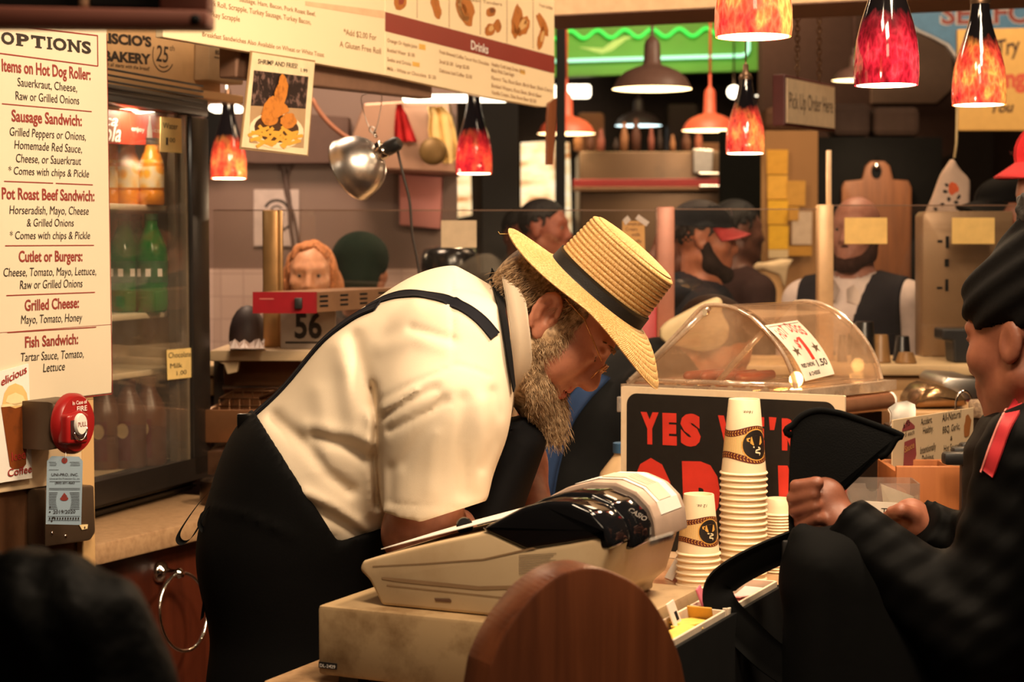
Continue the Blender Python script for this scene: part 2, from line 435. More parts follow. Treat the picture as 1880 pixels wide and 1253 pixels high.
wallbox('wall_hall', -1.6, 3.4, 12.75, 12.85, 0, 3.9, mat('hall_wall_dark', (.02, .014, .011), .85))
wallbox('wall_back', -4.2, 5.2, 15.1, 15.2, 0, 3.9, DARKW)
# tiled kitchen wall of the stall behind
q = N('grey_wall_over_white_tile'); bs = q.bsdf(.35)
tb = q.tex('Brick', 1.0, rot=(PI/2, 0, 0)); tb.offset = 0; tb.inputs['Color1'].default_value = (*srgb(205, 180, 170), 1); tb.inputs['Color2'].default_value = (*srgb(198, 172, 162), 1)
tb.inputs['Mortar'].default_value = (*srgb(178, 152, 142), 1); tb.inputs['Mortar Size'].default_value = .002; tb.inputs['Brick Width'].default_value = .088; tb.inputs['Row Height'].default_value = .088
q.l(tb.outputs[0], bs.inputs['Base Color']); TILE = q.m
GREYW = mat('grey_steel_wall', srgb(128, 104, 94), .4, .0, var=.05, sc=2)
KY = 7.0
zt = at(600, 494, KY).z
wallbox('wall_kitchen', at(300, 0, KY).x, at(838, 0, KY).x, KY, KY+.08, zt, 2.75, GREYW)
wallbox('trim_1', at(300, 0, KY).x, at(838, 0, KY).x, KY-.012, KY+.08, 0, zt, TILE)
# cream fascia with brown underside across the stall
b = B(); p0 = at(960, 30, 5.6); p1 = at(1900, -16, 5.05); d = (p1-p0); fr = FR((p0.x, p0.y, p0.z), (d.x, d.y, 0))
L = math.hypot(d.x, d.y); dz = p1.z-p0.z
b.prism([(0, 0), (L, dz), (L, dz+.5), (0, .5)], 0, .14, T=fr); struct(b, 'trim_2', SOFFIT)
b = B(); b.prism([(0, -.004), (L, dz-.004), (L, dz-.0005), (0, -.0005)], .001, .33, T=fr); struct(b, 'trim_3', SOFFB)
# counter by the customer (L shaped worktop on a panelled body)
CT = .92
d1 = Vector((.44, 1, 0)).normalized(); d2 = Vector((2.1, -1, 0)).normalized()
O = Vector((-.345, 2.45, 0))
def plan(a, c): return O+d2*a+d1*c
K = thing('service_counter', 'tan speckled service counter carrying the cash register and the cup stacks', 'counter', (0, 3, 0))
LAM = dirty('tan_laminate', (186, 150, 112), (160, 124, 90), .35, 60, .4, .7)
pts = [plan(0, 0), plan(.541, 0), plan(.541, .8), (1.05, 3.03, 0), (1.05, 4.05, 0), (.42, 4.05, 0)]
def slab(b, pts, z0, z1, bev=.004):
    b.prism([(p[0], -p[1]) for p in pts], -z0, -z1, bev, T=Matrix(((1, 0, 0, 0), (0, 0, -1, 0), (0, -1, 0, 0), (0, 0, 0, 1))))
b = B(); slab(b, pts, CT-.04, CT, .006); b.build('worktop', LAM, K, 30)
ins = [plan(.05, .05), plan(.5, .05), plan(.5, .87), (1.0, 3.1, 0), (1.0, 4.0, 0), (.45, 4.0, 0)]
b = B(); slab(b, ins, 0, CT-.04); b.build('base_panel', wood('dark_counter_wood', (50, 26, 16), (30, 16, 10)), K)
# ================================================================ partition with the OPTIONS sign
PT = FP(at(0, 450, 3.02), at(200, 450, 3.3))
def px_prism(b, fr, pts, y0, y1, bev=0.0): b.prism([pl(fr, *p) for p in pts], y0, y1, bev, T=fr); return b
b = B(); x1 = pl(PT, 176, 800)[0]; x0 = pl(PT, -40, 800)[0]
b.prism([(x0, 0), (x1-.03, 0), (x1-.03, 2.4), (x0, 2.4)], .02, .06, T=PT); struct(b, 'wall_partition', dirty('brown_steel_panel', (92, 62, 42), (130, 92, 64), .3, 4, metal=.5))
b = B(); b.prism([(x1-.033, 0), (x1+.004, 0), (x1+.004, 2.4), (x1-.033, 2.4)], .006, .075, .003, T=PT); struct(b, 'trim_4', dirty('worn_cream_post', (205, 165, 112), (165, 118, 74), .6, 12, .5, .8))
b = B(); px_prism(b, PT, [(-30, 700), (172, 700), (171, 882), (-30, 912)], .008, .018, .002); struct(b, 'trim_5', mat('cream_panel', srgb(214, 188, 152), .5, var=.05, sc=5))
S = thing('options_sign', 'tall cream sign headed OPTIONS listing sandwich toppings in red and black', 'sign', tuple(PT @ Vector((pl(PT, 100, 730)[0], 0, pl(PT, 100, 730)[1]))))
b = B(); px_prism(b, PT, [(-30, 20), (196, 40), (206, 600), (205, 722), (60, 739), (-30, 750)], 0, .006, .0012); b.build('board', CREAM, S)
b = B(); ppoly(b, PT, [(-30, 613), (205, 595.5), (205, 596.5), (-30, 614)], -.0003); pline(b, PT, (-30, 98-3.9), (179, 121.5), 2.4); pline(b, PT, (40, 49), (179, 65.5), 2.4)
ppoly(b, PT, [(177.7, 65), (179.5, 65), (180.2, 122), (178.4, 122)], -.0007)
pline(b, PT, (-30, 752.5), (205, 723.5), 2.0); ppoly(b, PT, [(195, 62), (196, 62), (206.4, 722), (205.3, 722)], -.0007)
for a, c in (((3, 190.5), (168, 205)), ((7, 333), (97, 336.5)), ((102, 336.8), (170, 339.6)), ((9, 451.5), (172, 450.7)), ((11, 543), (174, 537)), ((13, 611), (176, 601))): pline(b, PT, a, c, 2.0)
def flush(b, fr):     # points were collected in plane coordinates
    b.v = [tuple(fr @ Vector(p)) for p in b.v]; b.T = None; return b
flush(b, PT).build('ruled_lines', INKR, S)
r = B(); k = B()
for st, a, c, h in (('Items on Hot Dog Roller:', (3, 131), (166, 147.5), 19), ('Sausage Sandwich:', (21, 223), (150, 232), 18), ('Pot Roast Beef Sandwich:', (3, 366), (173, 370), 18), ('Cutlet or Burgers:', (34, 481.4), (151, 480), 17), ('Grilled Cheese:', (45, 571.5), (144.6, 565.5), 17), ('Fish Sandwich:', (45.6, 639), (143, 632), 17)):
    ptxt(r, PT, st, a, c, h*1.22, .022)
flush(r, PT).build('red_lettering', INKR, S)
for st, a, c, h in (('Sauerkraut, Cheese,', (32, 158), (141, 169), 13), ('Raw or Grilled Onions', (28.5, 183), (145, 192), 13), ('Grilled Peppers or Onions,', (17.5, 249), (157, 258), 13), ('Homemade Red Sauce,', (26, 273), (150, 281), 13), ('Cheese, or Sauerkraut', (29, 298), (148.5, 303), 13), ('* Comes with chips & Pickle', (15, 320), (163, 326), 12), ('Horseradish, Mayo, Cheese', (17, 393), (162.5, 394.5), 13), ('& Grilled Onions', (49, 416), (135, 416), 12), ('* Comes with chips & Pickle', (17.6, 439.3), (165, 439), 12), ('Cheese, Tomato, Mayo, Lettuce,', (6, 508), (176, 505), 13), ('Raw or Grilled Onions', (36, 531), (151, 527.5), 13), ('Mayo, Tomato, Honey', (38, 595), (150.6, 590), 13), ('Tartar Sauce, Tomato,', (38, 664), (153, 656.5), 13), ('Lettuce', (78.7, 683.6), (118.6, 680), 13)):
    ptxt(k, PT, st, a, c, h*1.2, .0, 0.0 if 200 > a[1] > 0 else .12)
flush(k, PT).build('black_lettering', INK, S)
k = B()
oy = lambda x: 80+x*.1165
for ch, xa, xb in (('O', 2, 26), ('P', 31, 53), ('T', 57, 83), ('I', 88, 93), ('O', 97, 122), ('N', 126, 146), ('S', 150, 167)): ptxt(k, PT, ch, (xa, oy(xa)), (xb, oy(xb)), 22.5, .035)
for xa, xb, up in ((29, 42, 0), (64, 76, 0), (85.5, 95.5, 0), (85.5, 95.5, 1), (123.5, 132, 0), (122.5, 131, 1), (141, 149, 1), (28.5, 36, 1)):
    q_ = -20 if up else 0
    ppoly(k, PT, [(xa, oy(xa)+q_), (xb, oy(xb)+q_), (xb, oy(xb)+q_-2.6), (xa, oy(xa)+q_-2.6)], -.0009)
for x in (57.3, 80.2): ppoly(k, PT, [(x, oy(x)-22), (x+2.6, oy(x)-22), (x+2.6, oy(x)-15), (x, oy(x)-15)], -.0009)
flush(k, PT).build('heading_lettering', INK, S)
# iced coffee picture
S = thing('iced_coffee_picture', 'small white card with a tall iced coffee picture below the options sign', 'picture', tuple(PT @ Vector((pl(PT, 25, 885)[0], -.004, pl(PT, 25, 885)[1]))))
b = B(); px_prism(b, PT, [(-25, 688), (49, 668), (55.6, 878), (8, 885), (-25, 891)], -.004, -.0015); b.build('card', WHITE, S)
b = B(); b.m = 0; ppoly(b, PT, [(-2, 748), (49, 742), (47, 765), (44, 852), (38, 860), (20, 862), (14, 856)], -.0047)
b.m = 1; ppoly(b, PT, [(0, 742), (4, 722), (12, 709), (24, 704), (37, 709), (45, 722), (48, 742), (24, 750)], -.0048)
b.m = 2; ppoly(b, PT, [(6, 738), (10, 727), (24, 721), (38, 727), (43, 738), (24, 745)], -.0052); ppoly(b, PT, [(-2, 748), (-1, 743), (49, 738), (49.5, 743)], -.0052)
flush(b, PT).build('coffee_print', [dirty('coffee_amber', (120, 60, 22), (70, 34, 14), .4, 25), mat('coffee_foam', srgb(222, 186, 120), .5), mat('coffee_cream', srgb(238, 212, 160), .5)], S)
b = B(); ptxt(b, PT, 'elicious', (-1, 709), (46, 684), 15, .012, .2, -.0053); ptxt(b, PT, 'Iced', (17, 847), (42, 842), 16, .012, 0, -.0055); ptxt(b, PT, 'Coffee', (10, 876), (54, 867), 14, .012, 0, -.0055)
flush(b, PT).build('red_lettering', mat('bright_red_ink', srgb(150, 42, 36), .5), S)
# ================================================================ fire pull, tag, grey box on the partition
y0 = -.075
c = pl(PT, 133, 778, y0); R0 = .0525
S = thing('fire_pull_station', 'round red fire pull station with PULL handle on a grey box', 'fire alarm', tuple(PT @ Vector((c[0], -.04, c[1]-R0))))
b = B(PT); b.prism([(c[0]-.045, c[1]-.042), (c[0]+.045, c[1]-.042), (c[0]+.045, c[1]+.04), (c[0]-.045, c[1]+.04)], y0+.004, 0.006, .012, seg=3, onlyfront=True); b.build('back_box', mat('grey_metal_box', srgb(88, 70, 54), .45, .4), S, 40)
RED = mat('glossy_red', srgb(150, 26, 26), .3, var=.04)
Tl = PT @ Matrix.Translation((c[0], y0, c[1])) @ Matrix.Rotation(PI/2, 4, 'X')
b = B(); b.lathe([(0, .014), (R0*.5, .014), (R0*.9, .011), (R0, .004), (R0, -.006), (R0*.8, -.008), (0, -.008)], 40, T=Tl); b.build('red_cover', RED, S, 40)
b = B(PT); Y = y0-.014
hx = pl(PT, 143, 786, Y-.012); b.prism([(hx[0]-.028, hx[1]-.026), (hx[0]+.03, hx[1]-.03), (hx[0]+.034, hx[1]+.02), (hx[0]+.012, hx[1]+.03), (hx[0]-.026, hx[1]+.024)], Y-.012, Y+.012, .006, seg=3); b.build('handle_shroud', RED, S, 40)
b = B(PT); b.prism([(hx[0]-.02, hx[1]-.018), (hx[0]+.024, hx[1]-.022), (hx[0]+.024, hx[1]+.014), (hx[0]-.02, hx[1]+.014)], Y-.0126, Y-.011); b.build('recess', mat('dark_red_recess', (.03, .004, .004), .5), S)
b = B(PT); b.tube([(hx[0]+.002+.018*math.cos(a), Y-.016, hx[1]-.002+.019*math.sin(a)) for a in np.linspace(-2.9, .1, 14)], .0016, 6); b.build('pull_ring', CHROME, S, True)
b = B(); b.lathe([(0, .003), (.014, .003), (.0155, 0), (.0155, -.003)], 28, T=PT @ Matrix.Translation((hx[0]+.004, Y-.015, hx[1]+.006)) @ Matrix.Rotation(PI/2, 4, 'X') @ Matrix.Diagonal((1, 1.2, 1, 1))); pu = b.build('pull_plate', WHITE, S, 40)
b = B(PT); txt(b, 'PULL', (hx[0]-.0075, hx[1]+.002), (hx[0]+.0155, hx[1]+.002), .008, .006, y=Y-.0185); b.build('lettering', INKR, pu)
b = B(PT); txt(b, 'In Case of', (c[0]-.018, c[1]+.0335), (c[0]+.022, c[1]+.0335), .0066, .012, y=Y-.0006); txt(b, 'FIRE', (c[0]-.008, c[1]+.0215), (c[0]+.02, c[1]+.0215), .009, .012, y=Y-.002); b.build('white_lettering', WHITE, S)
TG = FR(at(118, 900, 3.04), (1, .3, 0))
S = thing('inspection_tag', 'pale blue fire inspection tag hanging below the red pull station', 'tag', tuple(at(117, 964, 3.04)))
b = B(); px_prism(b, TG, [(84, 963), (86.3, 847), (95, 838), (145, 839), (152, 847), (149, 964.5)], 0, .0006); b.build('paper', mat('pale_blue_card', srgb(150, 172, 190), .6, var=.03), S)
b = B(); rr = random.Random(3)
for st, a, c2, h in (('UNI-PRO, INC.', (94.4, 874.4), (143.8, 874.4), 5), ('Universal Fire Protection Co., Inc.', (91, 880.5), (147, 880.5), 2.6), ('(800) 601-4663', (101, 889), (137, 889), 4), ('2019/2020', (97.7, 943.6), (138.4, 942.8), 6.4)): ptxt(b, TG, st, a, c2, h, .01)
for i in range(11):
    y = 905+i*3.0; pline(b, TG, (90, y), (106-3*math.sin(i/10*PI), y), .9); pline(b, TG, (128+3*math.sin(i/10*PI), y), (146, y), .9)
for x0, x1, y in ((90, 108, 863), (91, 147, 884.6), (90, 103, 849), (128, 146, 849), (91, 104, 852), (130, 147, 852), (91, 103, 855), (129, 147, 855), (90, 147, 897), (90, 147, 899.5), (88, 147, 948.5), (88, 147, 956)): pline(b, TG, (x0, y), (x1, y), .7)
for i in range(12): ppoly(b, TG, [(90+i*4.8, 950.5), (92.5+i*4.8, 950.5), (92.5+i*4.8, 954.5), (90+i*4.8, 954.5)])
for p in ((92, 932), (96.5, 951.5), (99, 950.8), (95, 957.5), (91.5, 940.5)): pblob(b, TG, p, 1.6, 1.6, n=8)
flush(b, TG).build('print', INK, S)
b = B(); pblob(b, TG, (118.5, 846), 5.5, 5.5); pblob(b, TG, (118, 916), 7.5, 4); ppoly(b, TG, [(113, 912), (118, 905), (124, 912)], -.0007); flush(b, TG).build('red_print', INKR, S)
b = B(); b.tube([at(118.5, 846, 3.036), at(121, 836, 3.03), at(120, 828, 3.06)], .0006, 5); b.build('string', WHITE, S, True)
b = B(); x0, z0 = pl(PT, 62, 990); x1, z1 = pl(PT, 160, 890)
S = thing('grey_outlet_box', 'dull grey metal junction box on the partition behind the blue tag', 'electrical box', tuple(PT @ Vector(((x0+x1)/2, 0, z0))))
px_prism(b, PT, [(66, 1004), (150, 992), (160, 978), (157, 890), (66, 898)], -.02, .021, .005); b.build('cover', mat('grey_metal_box', srgb(88, 70, 54), .45, .4), S, 40)
for p in ((103, 984), (78, 979), (137, 968)): b = B(); x, z = pl(PT, *p); b.ball((x, -.0205, z), (.004, .002, .004), 10, T=PT); b.build('screw', CHROME, S, True)
b = B(); px_prism(b, PT, [(127, 963), (143, 962), (142, 970), (132, 972)], -.022, -.0195); b.build('sticker', TAPE, S)
# ================================================================ glass door fridge on its counter
FD = FP(at(175, 450, 3.84), at(385, 450, 4.35))
def fx(px, py): return pl(FD, px, py)
FW = .534
zb = CT+.003; zt_ = fx(372, 181)[1]
S = thing('drinks_fridge', 'black countertop glass door fridge stocked with soft drinks behind the options sign', 'fridge', tuple(FD @ Vector((.2, .25, CT))))
FB = mat('fridge_black', (.014, .011, .009), .35, bump=.05); FL = mat('fridge_liner', srgb(196, 176, 142), .5, var=.04)
b = B(FD); x0, x1 = -.16, FW; D = .5
b.box(((x0+x1)/2, .055+D-.01, (zb+zt_)/2), (x1-x0, .02, zt_-zb)); b.box((x1-.0125, .05+D/2, (zb+zt_)/2), (.025, D, zt_-zb), .004); b.box((x0+.0125, .05+D/2, (zb+zt_)/2), (.025, D, zt_-zb))
b.box(((x0+x1)/2, .05+D/2, zt_-.02), (x1-x0, D, .04)); b.box(((x0+x1)/2, .05+D/2, zb+.04), (x1-x0, D, .08), .003)
for i in range(6): b.box(((x0+x1)/2, .046, zb+.012+i*.011), (x1-x0, .01, .006), .001)
b.build('cabinet', FB, S, 40)
b = B(FD); zi0 = zb+.081; zi1 = zt_-.041
b.box(((x0+x1)/2, .033+D, (zi0+zi1)/2), (x1-x0-.05, .004, zi1-zi0)); b.box((x1-.0275, .05+D/2-.01, (zi0+zi1)/2), (.004, D-.03, zi1-zi0)); b.box(((x0+x1)/2, .05+D/2-.01, zi0+.002), (x1-x0-.055, D-.03, .004)); b.box(((x0+x1)/2, .05+D/2-.01, zi1-.002), (x1-x0-.055, D-.03, .004))
b.build('liner', FL, S)
gr, gt, gb = fx(352, 300)[0], fx(352, 211)[1], fx(361, 878)[1]
b = B(FD)
b.box(((gr+x1)/2+.001, .025, (gt+gb)/2), (x1-gr, .05, zt_-zb-.09), .004); b.box(((x0+x1)/2, .025, (gt+zt_)/2), (x1-x0, .05, zt_-gt-.002), .004); b.box(((x0+x1)/2, .025, (gb+zb+.085)/2), (x1-x0, .05, gb-zb-.085), .004)
for i in range(5): b.box(((x0+x1)/2, -.001, gt+.02+i*.013), (x1-x0-.06, .004, .005), .001)
dr = b.build('door_frame', FB, S, 40)
b = B(FD); b.box((gr-.006, .024, (gt+gb)/2), (.01, .03, gt-gb), .002); b.box(((x0+gr)/2, .024, gb+.006), (gr-x0, .03, .012), .002); b.box((gr-.03, .035, (gt+gb)/2), (.014, .02, gt-gb)); b.build('door_seal', mat('grey_rubber', srgb(120, 104, 84), .4, .4), dr)
b = B(FD); b.box(((x0+gr)/2, .012, (gt+gb)/2), (gr-x0, .004, gt-gb)); b.build('door_glass', pane('door_glass', (.92, .9, .86), .05, haze=.03), dr)
shz = [fx(300, y)[1] for y in (0,)]
def inside(px, py, Y): return at(px, py, Y)
SHY = 4.22
zs = [at(260, y, SHY).z for y in (377, 573, 677)]
for z in zs:
    b = B(FD); b.box((.2, .28, z-.007), (.58, .44, .014), .003); b.build('shelf', mat('white_wire_shelf', srgb(225, 208, 176), .4), S, 40)
# red banner across the top inside the door
x, z0_ = fx(203, 262); _, zz = fx(203, 206)
BN = FR(FD @ Vector((0, .062, 0)), FD.to_3x3() @ Vector((1, 0, 0)))
b = B(); px_prism(b, BN, [(150, 196), (330, 216), (329, 268), (150, 262)], .001, .003); bn = b.build('red_banner', mat('soda_red', srgb(214, 62, 40), .4), S)
b = B(); ptxt(b, BN, 'enjoy', (241, 240), (265, 243), 9, .012); ptxt(b, BN, 'ice', (281, 243), (293, 244), 9); ppoly(b, BN, [(269, 262), (270, 238), (272.5, 225), (273, 213), (276, 213), (276.5, 226), (279, 239), (279.5, 263)]); flush(b, BN).build('white_lettering', WHITE, bn)
b = B(); ptxt(b, BN, 'Cola', (172, 258), (222, 261), 34, .01, .35); ptxt(b, BN, 'Coca', (150, 228), (216, 232), 22, .01, .35); flush(b, BN).build('script_lettering', WHITE, bn)
b = B(); ppoly(b, BN, [(150, 200), (221, 205), (221, 262), (150, 258)], -.0003); flush(b, BN).build('bottle_print', mat('cola_brown', srgb(120, 70, 48), .4), bn)
# bottles
def bottle(name, label, cat, prof, liquid, cap, lab=None, group=None, capz=None, nb=28):
    t = thing(name, label, cat, (0, 0, 0), group)
    b = B(); b.lathe([(0, 0)]+prof+[(0, prof[-1][1])], nb); b.build('bottle_body', liquid, t, 50)
    if cap: b = B(); b.lathe([(0, cap[0]), (cap[2], cap[0]), (cap[2], cap[1]-.001), (cap[2]*.9, cap[1]), (0, cap[1])], 20); b.build('cap', cap[3], t, 40)
    if lab: b = B(); b.lathe([(r, z) for r, z in lab[0]], nb); b.build('paper_label', lab[1], t, True)
    return t
q = N('orange_fruit_label'); bs = q.bsdf(.35); t_ = q.tex('Voronoi', 38); r_ = q.ramp(t_.outputs['Distance'], [(.0, srgb(235, 140, 20)), (.45, srgb(240, 170, 40)), (.6, srgb(236, 205, 150)), (.8, srgb(226, 210, 180))]); q.l(r_.outputs[0], bs.inputs['Base Color']); FRUIT = q.m
JU = mat('orange_juice', srgb(228, 140, 30), .25)
jp = [(.026, 0), (.029, .004), (.029, .03), (.027, .034), (.029, .038), (.029, .09), (.026, .105), (.021, .118), (.017, .124), (.017, .14)]
jl = [(.0292, .04), (.0292, .088), (.0262, .1048)]
jb = bottle('juice_bottle', 'orange juice bottle at the far right of the fridge top shelf', 'bottle', jp, JU, (.14, .155, .019, mat('black_cap', (.02, .018, .016), .4)), (jl, FRUIT), 'juice bottles in the fridge')
jb.location = at(279, 372, 4.2); jb.location.z = zs[0]
for px, Y, lab in ((236, 4.2, 'orange juice bottle in the middle of the fridge top shelf'), (205, 4.2, 'orange juice bottle half hidden by the options sign, top fridge shelf')):
    p = at(px, 372, Y); dup(jb, (p.x, p.y, zs[0]), lab)
q = N('green_soda'); bs = q.bsdf(.08, 0, **{'IOR': 1.35}); bs.inputs['Base Color'].default_value = (.01, .3, .04, 1); bs.inputs['Transmission Weight'].default_value = .55; GS = q.m
GL = mat('green_label', srgb(40, 92, 50), .35, var=.3, sc=50)
gp = [(.03, 0), (.036, .006), (.0375, .02), (.0375, .05), (.035, .058), (.0375, .066), (.0375, .135), (.034, .155), (.024, .18), (.0155, .2), (.0145, .215)]
gl = [(.0378, .07), (.0378, .12)]
gb_ = bottle('soda_bottle', 'green soda bottle standing nearest the fridge door frame', 'bottle', gp, GS, (.215, .23, .016, mat('green_cap', (.02, .09, .03), .4)), (gl, GL), 'green soda bottles in the fridge')
p = at(279, 566, 4.2); gb_.location = (p.x, p.y, zs[1])
b = B()
for a in (-2.4, -1.0, -1.75): b.lathe([(.0381, .084), (.0381, .102)], 4, a0=a, a1=a+.32)
b.build('white_print', WHITE, gb_)
for px, Y, lab in ((229, 4.2, 'green soda bottle left of its twin on the middle fridge shelf'), (250, 4.29, 'green soda bottle in the row behind on the middle fridge shelf')):
    p = at(px, 566, Y); dup(gb_, (p.x, p.y, zs[1]), lab)
CM = mat('chocolate_milk', srgb(92, 58, 38), .35)
cpf = [(.038, 0), (.042, .006), (.042, .12), (.038, .14), (.022, .17), (.018, .18), (.018, .19)]
zf = zi0+.0045
cm = bottle('chocolate_milk_bottle', 'brown chocolate milk bottle at right on the fridge bottom', 'bottle', cpf, CM, (.19, .205, .02, mat('brown_cap', srgb(70, 40, 28), .4)), None, 'milk bottles in the fridge')
b = B(); b.lathe([(.0422, .02), (.0422, .11)], 8, a0=-2.1, a1=-1.2); b.build('paper_label', mat('milk_label', srgb(86, 34, 28), .4), cm, True)
b = B(); b.lathe([(0, .0), (.014, .0), (.014, .001)], 20, T=Matrix.Rotation(-.08, 4, 'Z') @ Matrix.Translation((0, -.0428, .088)) @ Matrix.Rotation(PI/2, 4, 'X') @ Matrix.Diagonal((1, 1.25, 1, 1))); b.build('seal_print', mat('cream_print', srgb(170, 145, 110), .5), cm)
p = at(273, 870, 4.17); cm.location = (p.x, p.y, zf)
for px, Y, lab in ((236, 4.12, 'brown chocolate milk bottle in the middle on the fridge bottom'), (192, 4.1, 'brown milk bottle beside the sign edge on the fridge bottom')):
    p = at(px, 870, Y); dup(cm, (p.x, p.y, zf), lab)
area('fridge_lamp', FD @ Vector((.25, .035, zi1-.004)), FD @ Vector((.3, .16, zi0)), .09, 1.3, (1, .85, .65))
# price notes taped on the glass
NT = FR(FD @ Vector((0, .007, 0)), FD.to_3x3() @ Vector((1, 0, 0)))
S = thing('price_note', 'yellow handwritten Water price note taped high on the fridge door', 'note', tuple(NT @ Vector((pl(NT, 313, 280)[0], 0, pl(NT, 313, 280)[1]))))
b = B(); px_prism(b, NT, [(294, 279), (295, 214), (333, 218), (334, 281)], 0, .001); b.build('paper', YELLOW, S)
b = B(); ptxt(b, NT, 'Water', (299, 236), (326, 238), 11); ptxt(b, NT, '1', (304, 266), (308, 267), 14); ptxt(b, NT, '00', (311, 261), (321, 262), 8); flush(b, NT).build('handwriting', INK, S)
S = thing('price_note', 'yellow handwritten Chocolate Milk price note low on the fridge door', 'note', tuple(NT @ Vector((pl(NT, 330, 697)[0], 0, pl(NT, 330, 697)[1]))))
b = B(); px_prism(b, NT, [(308, 698), (306.5, 643), (353, 639), (355, 693)], 0, .001); b.build('paper', YELLOW, S)
b = B(); ptxt(b, NT, 'Chocolate', (309, 658), (350, 655), 10); ptxt(b, NT, 'Milk', (312, 677), (334, 675), 9); ptxt(b, NT, '1.00', (324, 690), (342, 687), 8); flush(b, NT).build('handwriting', INK, S)
# counter and cabinet under it
S = thing('back_cabinet', 'reddish wood cabinet under the fridge with tan counter edge', 'cabinet', tuple(FD @ Vector((.2, .2, 0))))
FC = FP(at(185, 450, 3.60), at(385, 450, 3.93)); 
b = B(FC); b.box((.1, .36, CT-.022), (1.1, .72, .044), .005); b.build('worktop', dirty('tan_laminate', (186, 150, 112), (160, 124, 90), .35, 60, .4, .7), S, 30)
b = B(FC); b.box((.1, .38, (CT-.045)/2), (1.08, .66, CT-.045)); b.build('wood_panel', wood('red_brown_wood', (92, 40, 22), (60, 24, 14), .35, 4, (5, 5, .5)), S)
S = thing('towel_ring', 'round chrome towel ring on the wood cabinet under the fridge', 'towel ring', tuple(FC @ Vector((pl(FC, 310, 1190, .02)[0], .02, pl(FC, 310, 1190, .02)[1]))))
x, z = pl(FC, 292, 1050, .05)
Tl = FC @ Matrix.Translation((x, .05, z)) @ Matrix.Rotation(PI/2, 4, 'X')
b = B(); b.lathe([(0, 0), (.024, 0), (.024, .006), (.02, .012), (.014, .016), (.009, .022), (.008, .045), (.011, .05), (.012, .056), (.008, .062), (0, .063)], 24, T=Tl); b.build('mounting_post', CHROME, S, 40)
b = B(FC); RR = .082; b.tube([(x+RR*math.sin(a), -.002-.012*(1-math.cos(a)), z-RR+RR*math.cos(a)) for a in np.linspace(0, 2*PI, 41)[:-1]], .0042, 10, closed=True); b.build('ring', CHROME, S, True)
# cartons on top of the fridge
BX = FP(at(170, 450, 3.98), at(418, 450, 4.5))
zt2 = zt_+.002
S = thing('bakery_carton', 'cream bakery carton printed in black lying on top of the fridge', 'box', tuple(BX @ Vector((.3, .15, zt2))))
b = B(BX); xr = pl(BX, 405, 120)[0]; b.box(((xr-.2)/2+.0, .17, zt2+.165), (xr+.2, .34, .33), .003); b.build('carton', mat('cream_carton', srgb(205, 165, 118), .7, var=.04), S)
b = B()
ptxt(b, BX, "LISCIO'S", (186, 79), (278, 87), 20, .05); ptxt(b, BX, 'BAKERY', (190, 112), (277, 119), 20, .05); ptxt(b, BX, "It all starts with the bread!", (196, 121), (274, 130), 7, .01, .2)
ptxt(b, BX, '25', (286, 112), (309, 116), 30, .012, .15); ptxt(b, BX, 'th', (311, 93), (320, 94), 10, 0, .2)
for a0, a1, rx, ry in ((.6, 3.6, 20, 32), (1.0, 2.2, 15, 24)):
    aa = np.linspace(a0, a1, 16)
    for i in range(15): pline(b, BX, (300+rx*math.cos(aa[i]), 100+ry*math.sin(aa[i])), (300+rx*math.cos(aa[i+1]), 100+ry*math.sin(aa[i+1])), 2.2)
flush(b, BX).build('black_print', INK, S)
S = thing('brown_carton', 'brown cardboard box with a phone number at right beside the bakery carton', 'box', tuple(BX @ Vector((pl(BX, 390, 150)[0], -.03, pl(BX, 390, 157, -.04)[1]))))
b = B(); px_prism(b, BX, [(354, 148), (418, 157), (420, 70), (356, 60)], -.045, -.003, .003); b.build('carton', CARD, S)
b = B(); ptxt(b, BX, '856-881-5300', (365, 101), (411, 109), 8, .02, 0, -.0465); ptxt(b, BX, 'www.bakeryrolls.com', (363, 108), (415, 118), 5, .02, 0, -.0465); flush(b, BX).build('black_print', INK, S)
b = B(BX); b.box((pl(BX, 300, 165)[0]-.05, -.012, zt2+.012), (.75, .02, .02), .003); solo(b, 'ledge_board', mat('cream_carton', (0, 0, 0)), 'cream board ledge running under the bakery carton above the fridge', 'shelf')
# ================================================================ hanging menu boards
MB = FP(at(380, 450, 3.7), at(1018, 450, 5.2))
def mb(px, py, y=0): x, z = pl(MB, px, py, y); return MB @ Vector((x, y, z))
MBM = mat('menu_board_cream', srgb(244, 222, 182), .5, var=.02, sc=3); PEACH = mat('peach_band', srgb(232, 190, 150), .5); BAND = mat('menu_red_band', srgb(140, 58, 50), .45, var=.04, sc=5)
FOODS = [dirty('fried_food', (184, 112, 48), (120, 64, 26), .5, 30), mat('food_cream', srgb(214, 170, 110), .5), mat('food_brown', srgb(110, 62, 34), .5), mat('food_red', srgb(150, 62, 42), .5)]
MINK = mat('menu_brown_ink', srgb(150, 112, 78), .6); YEL = mat('menu_yellow_patch', srgb(226, 178, 88), .6)
S = thing('menu_board', 'hanging cream menu board offering breakfast sandwiches and a gluten free roll', 'menu board', tuple(mb(540, 110)))
b = B(); px_prism(b, MB, [(300, -60), (706, -60), (706, 138), (460, 96), (300, 68.5)], 0, .02, .002); b.build('board', MBM, S)
b = B(); ppoly(b, MB, [(560, 2), (706, 20), (706, 34), (560, 10)]); flush(b, MB).build('peach_band', PEACH, S)
b = B()
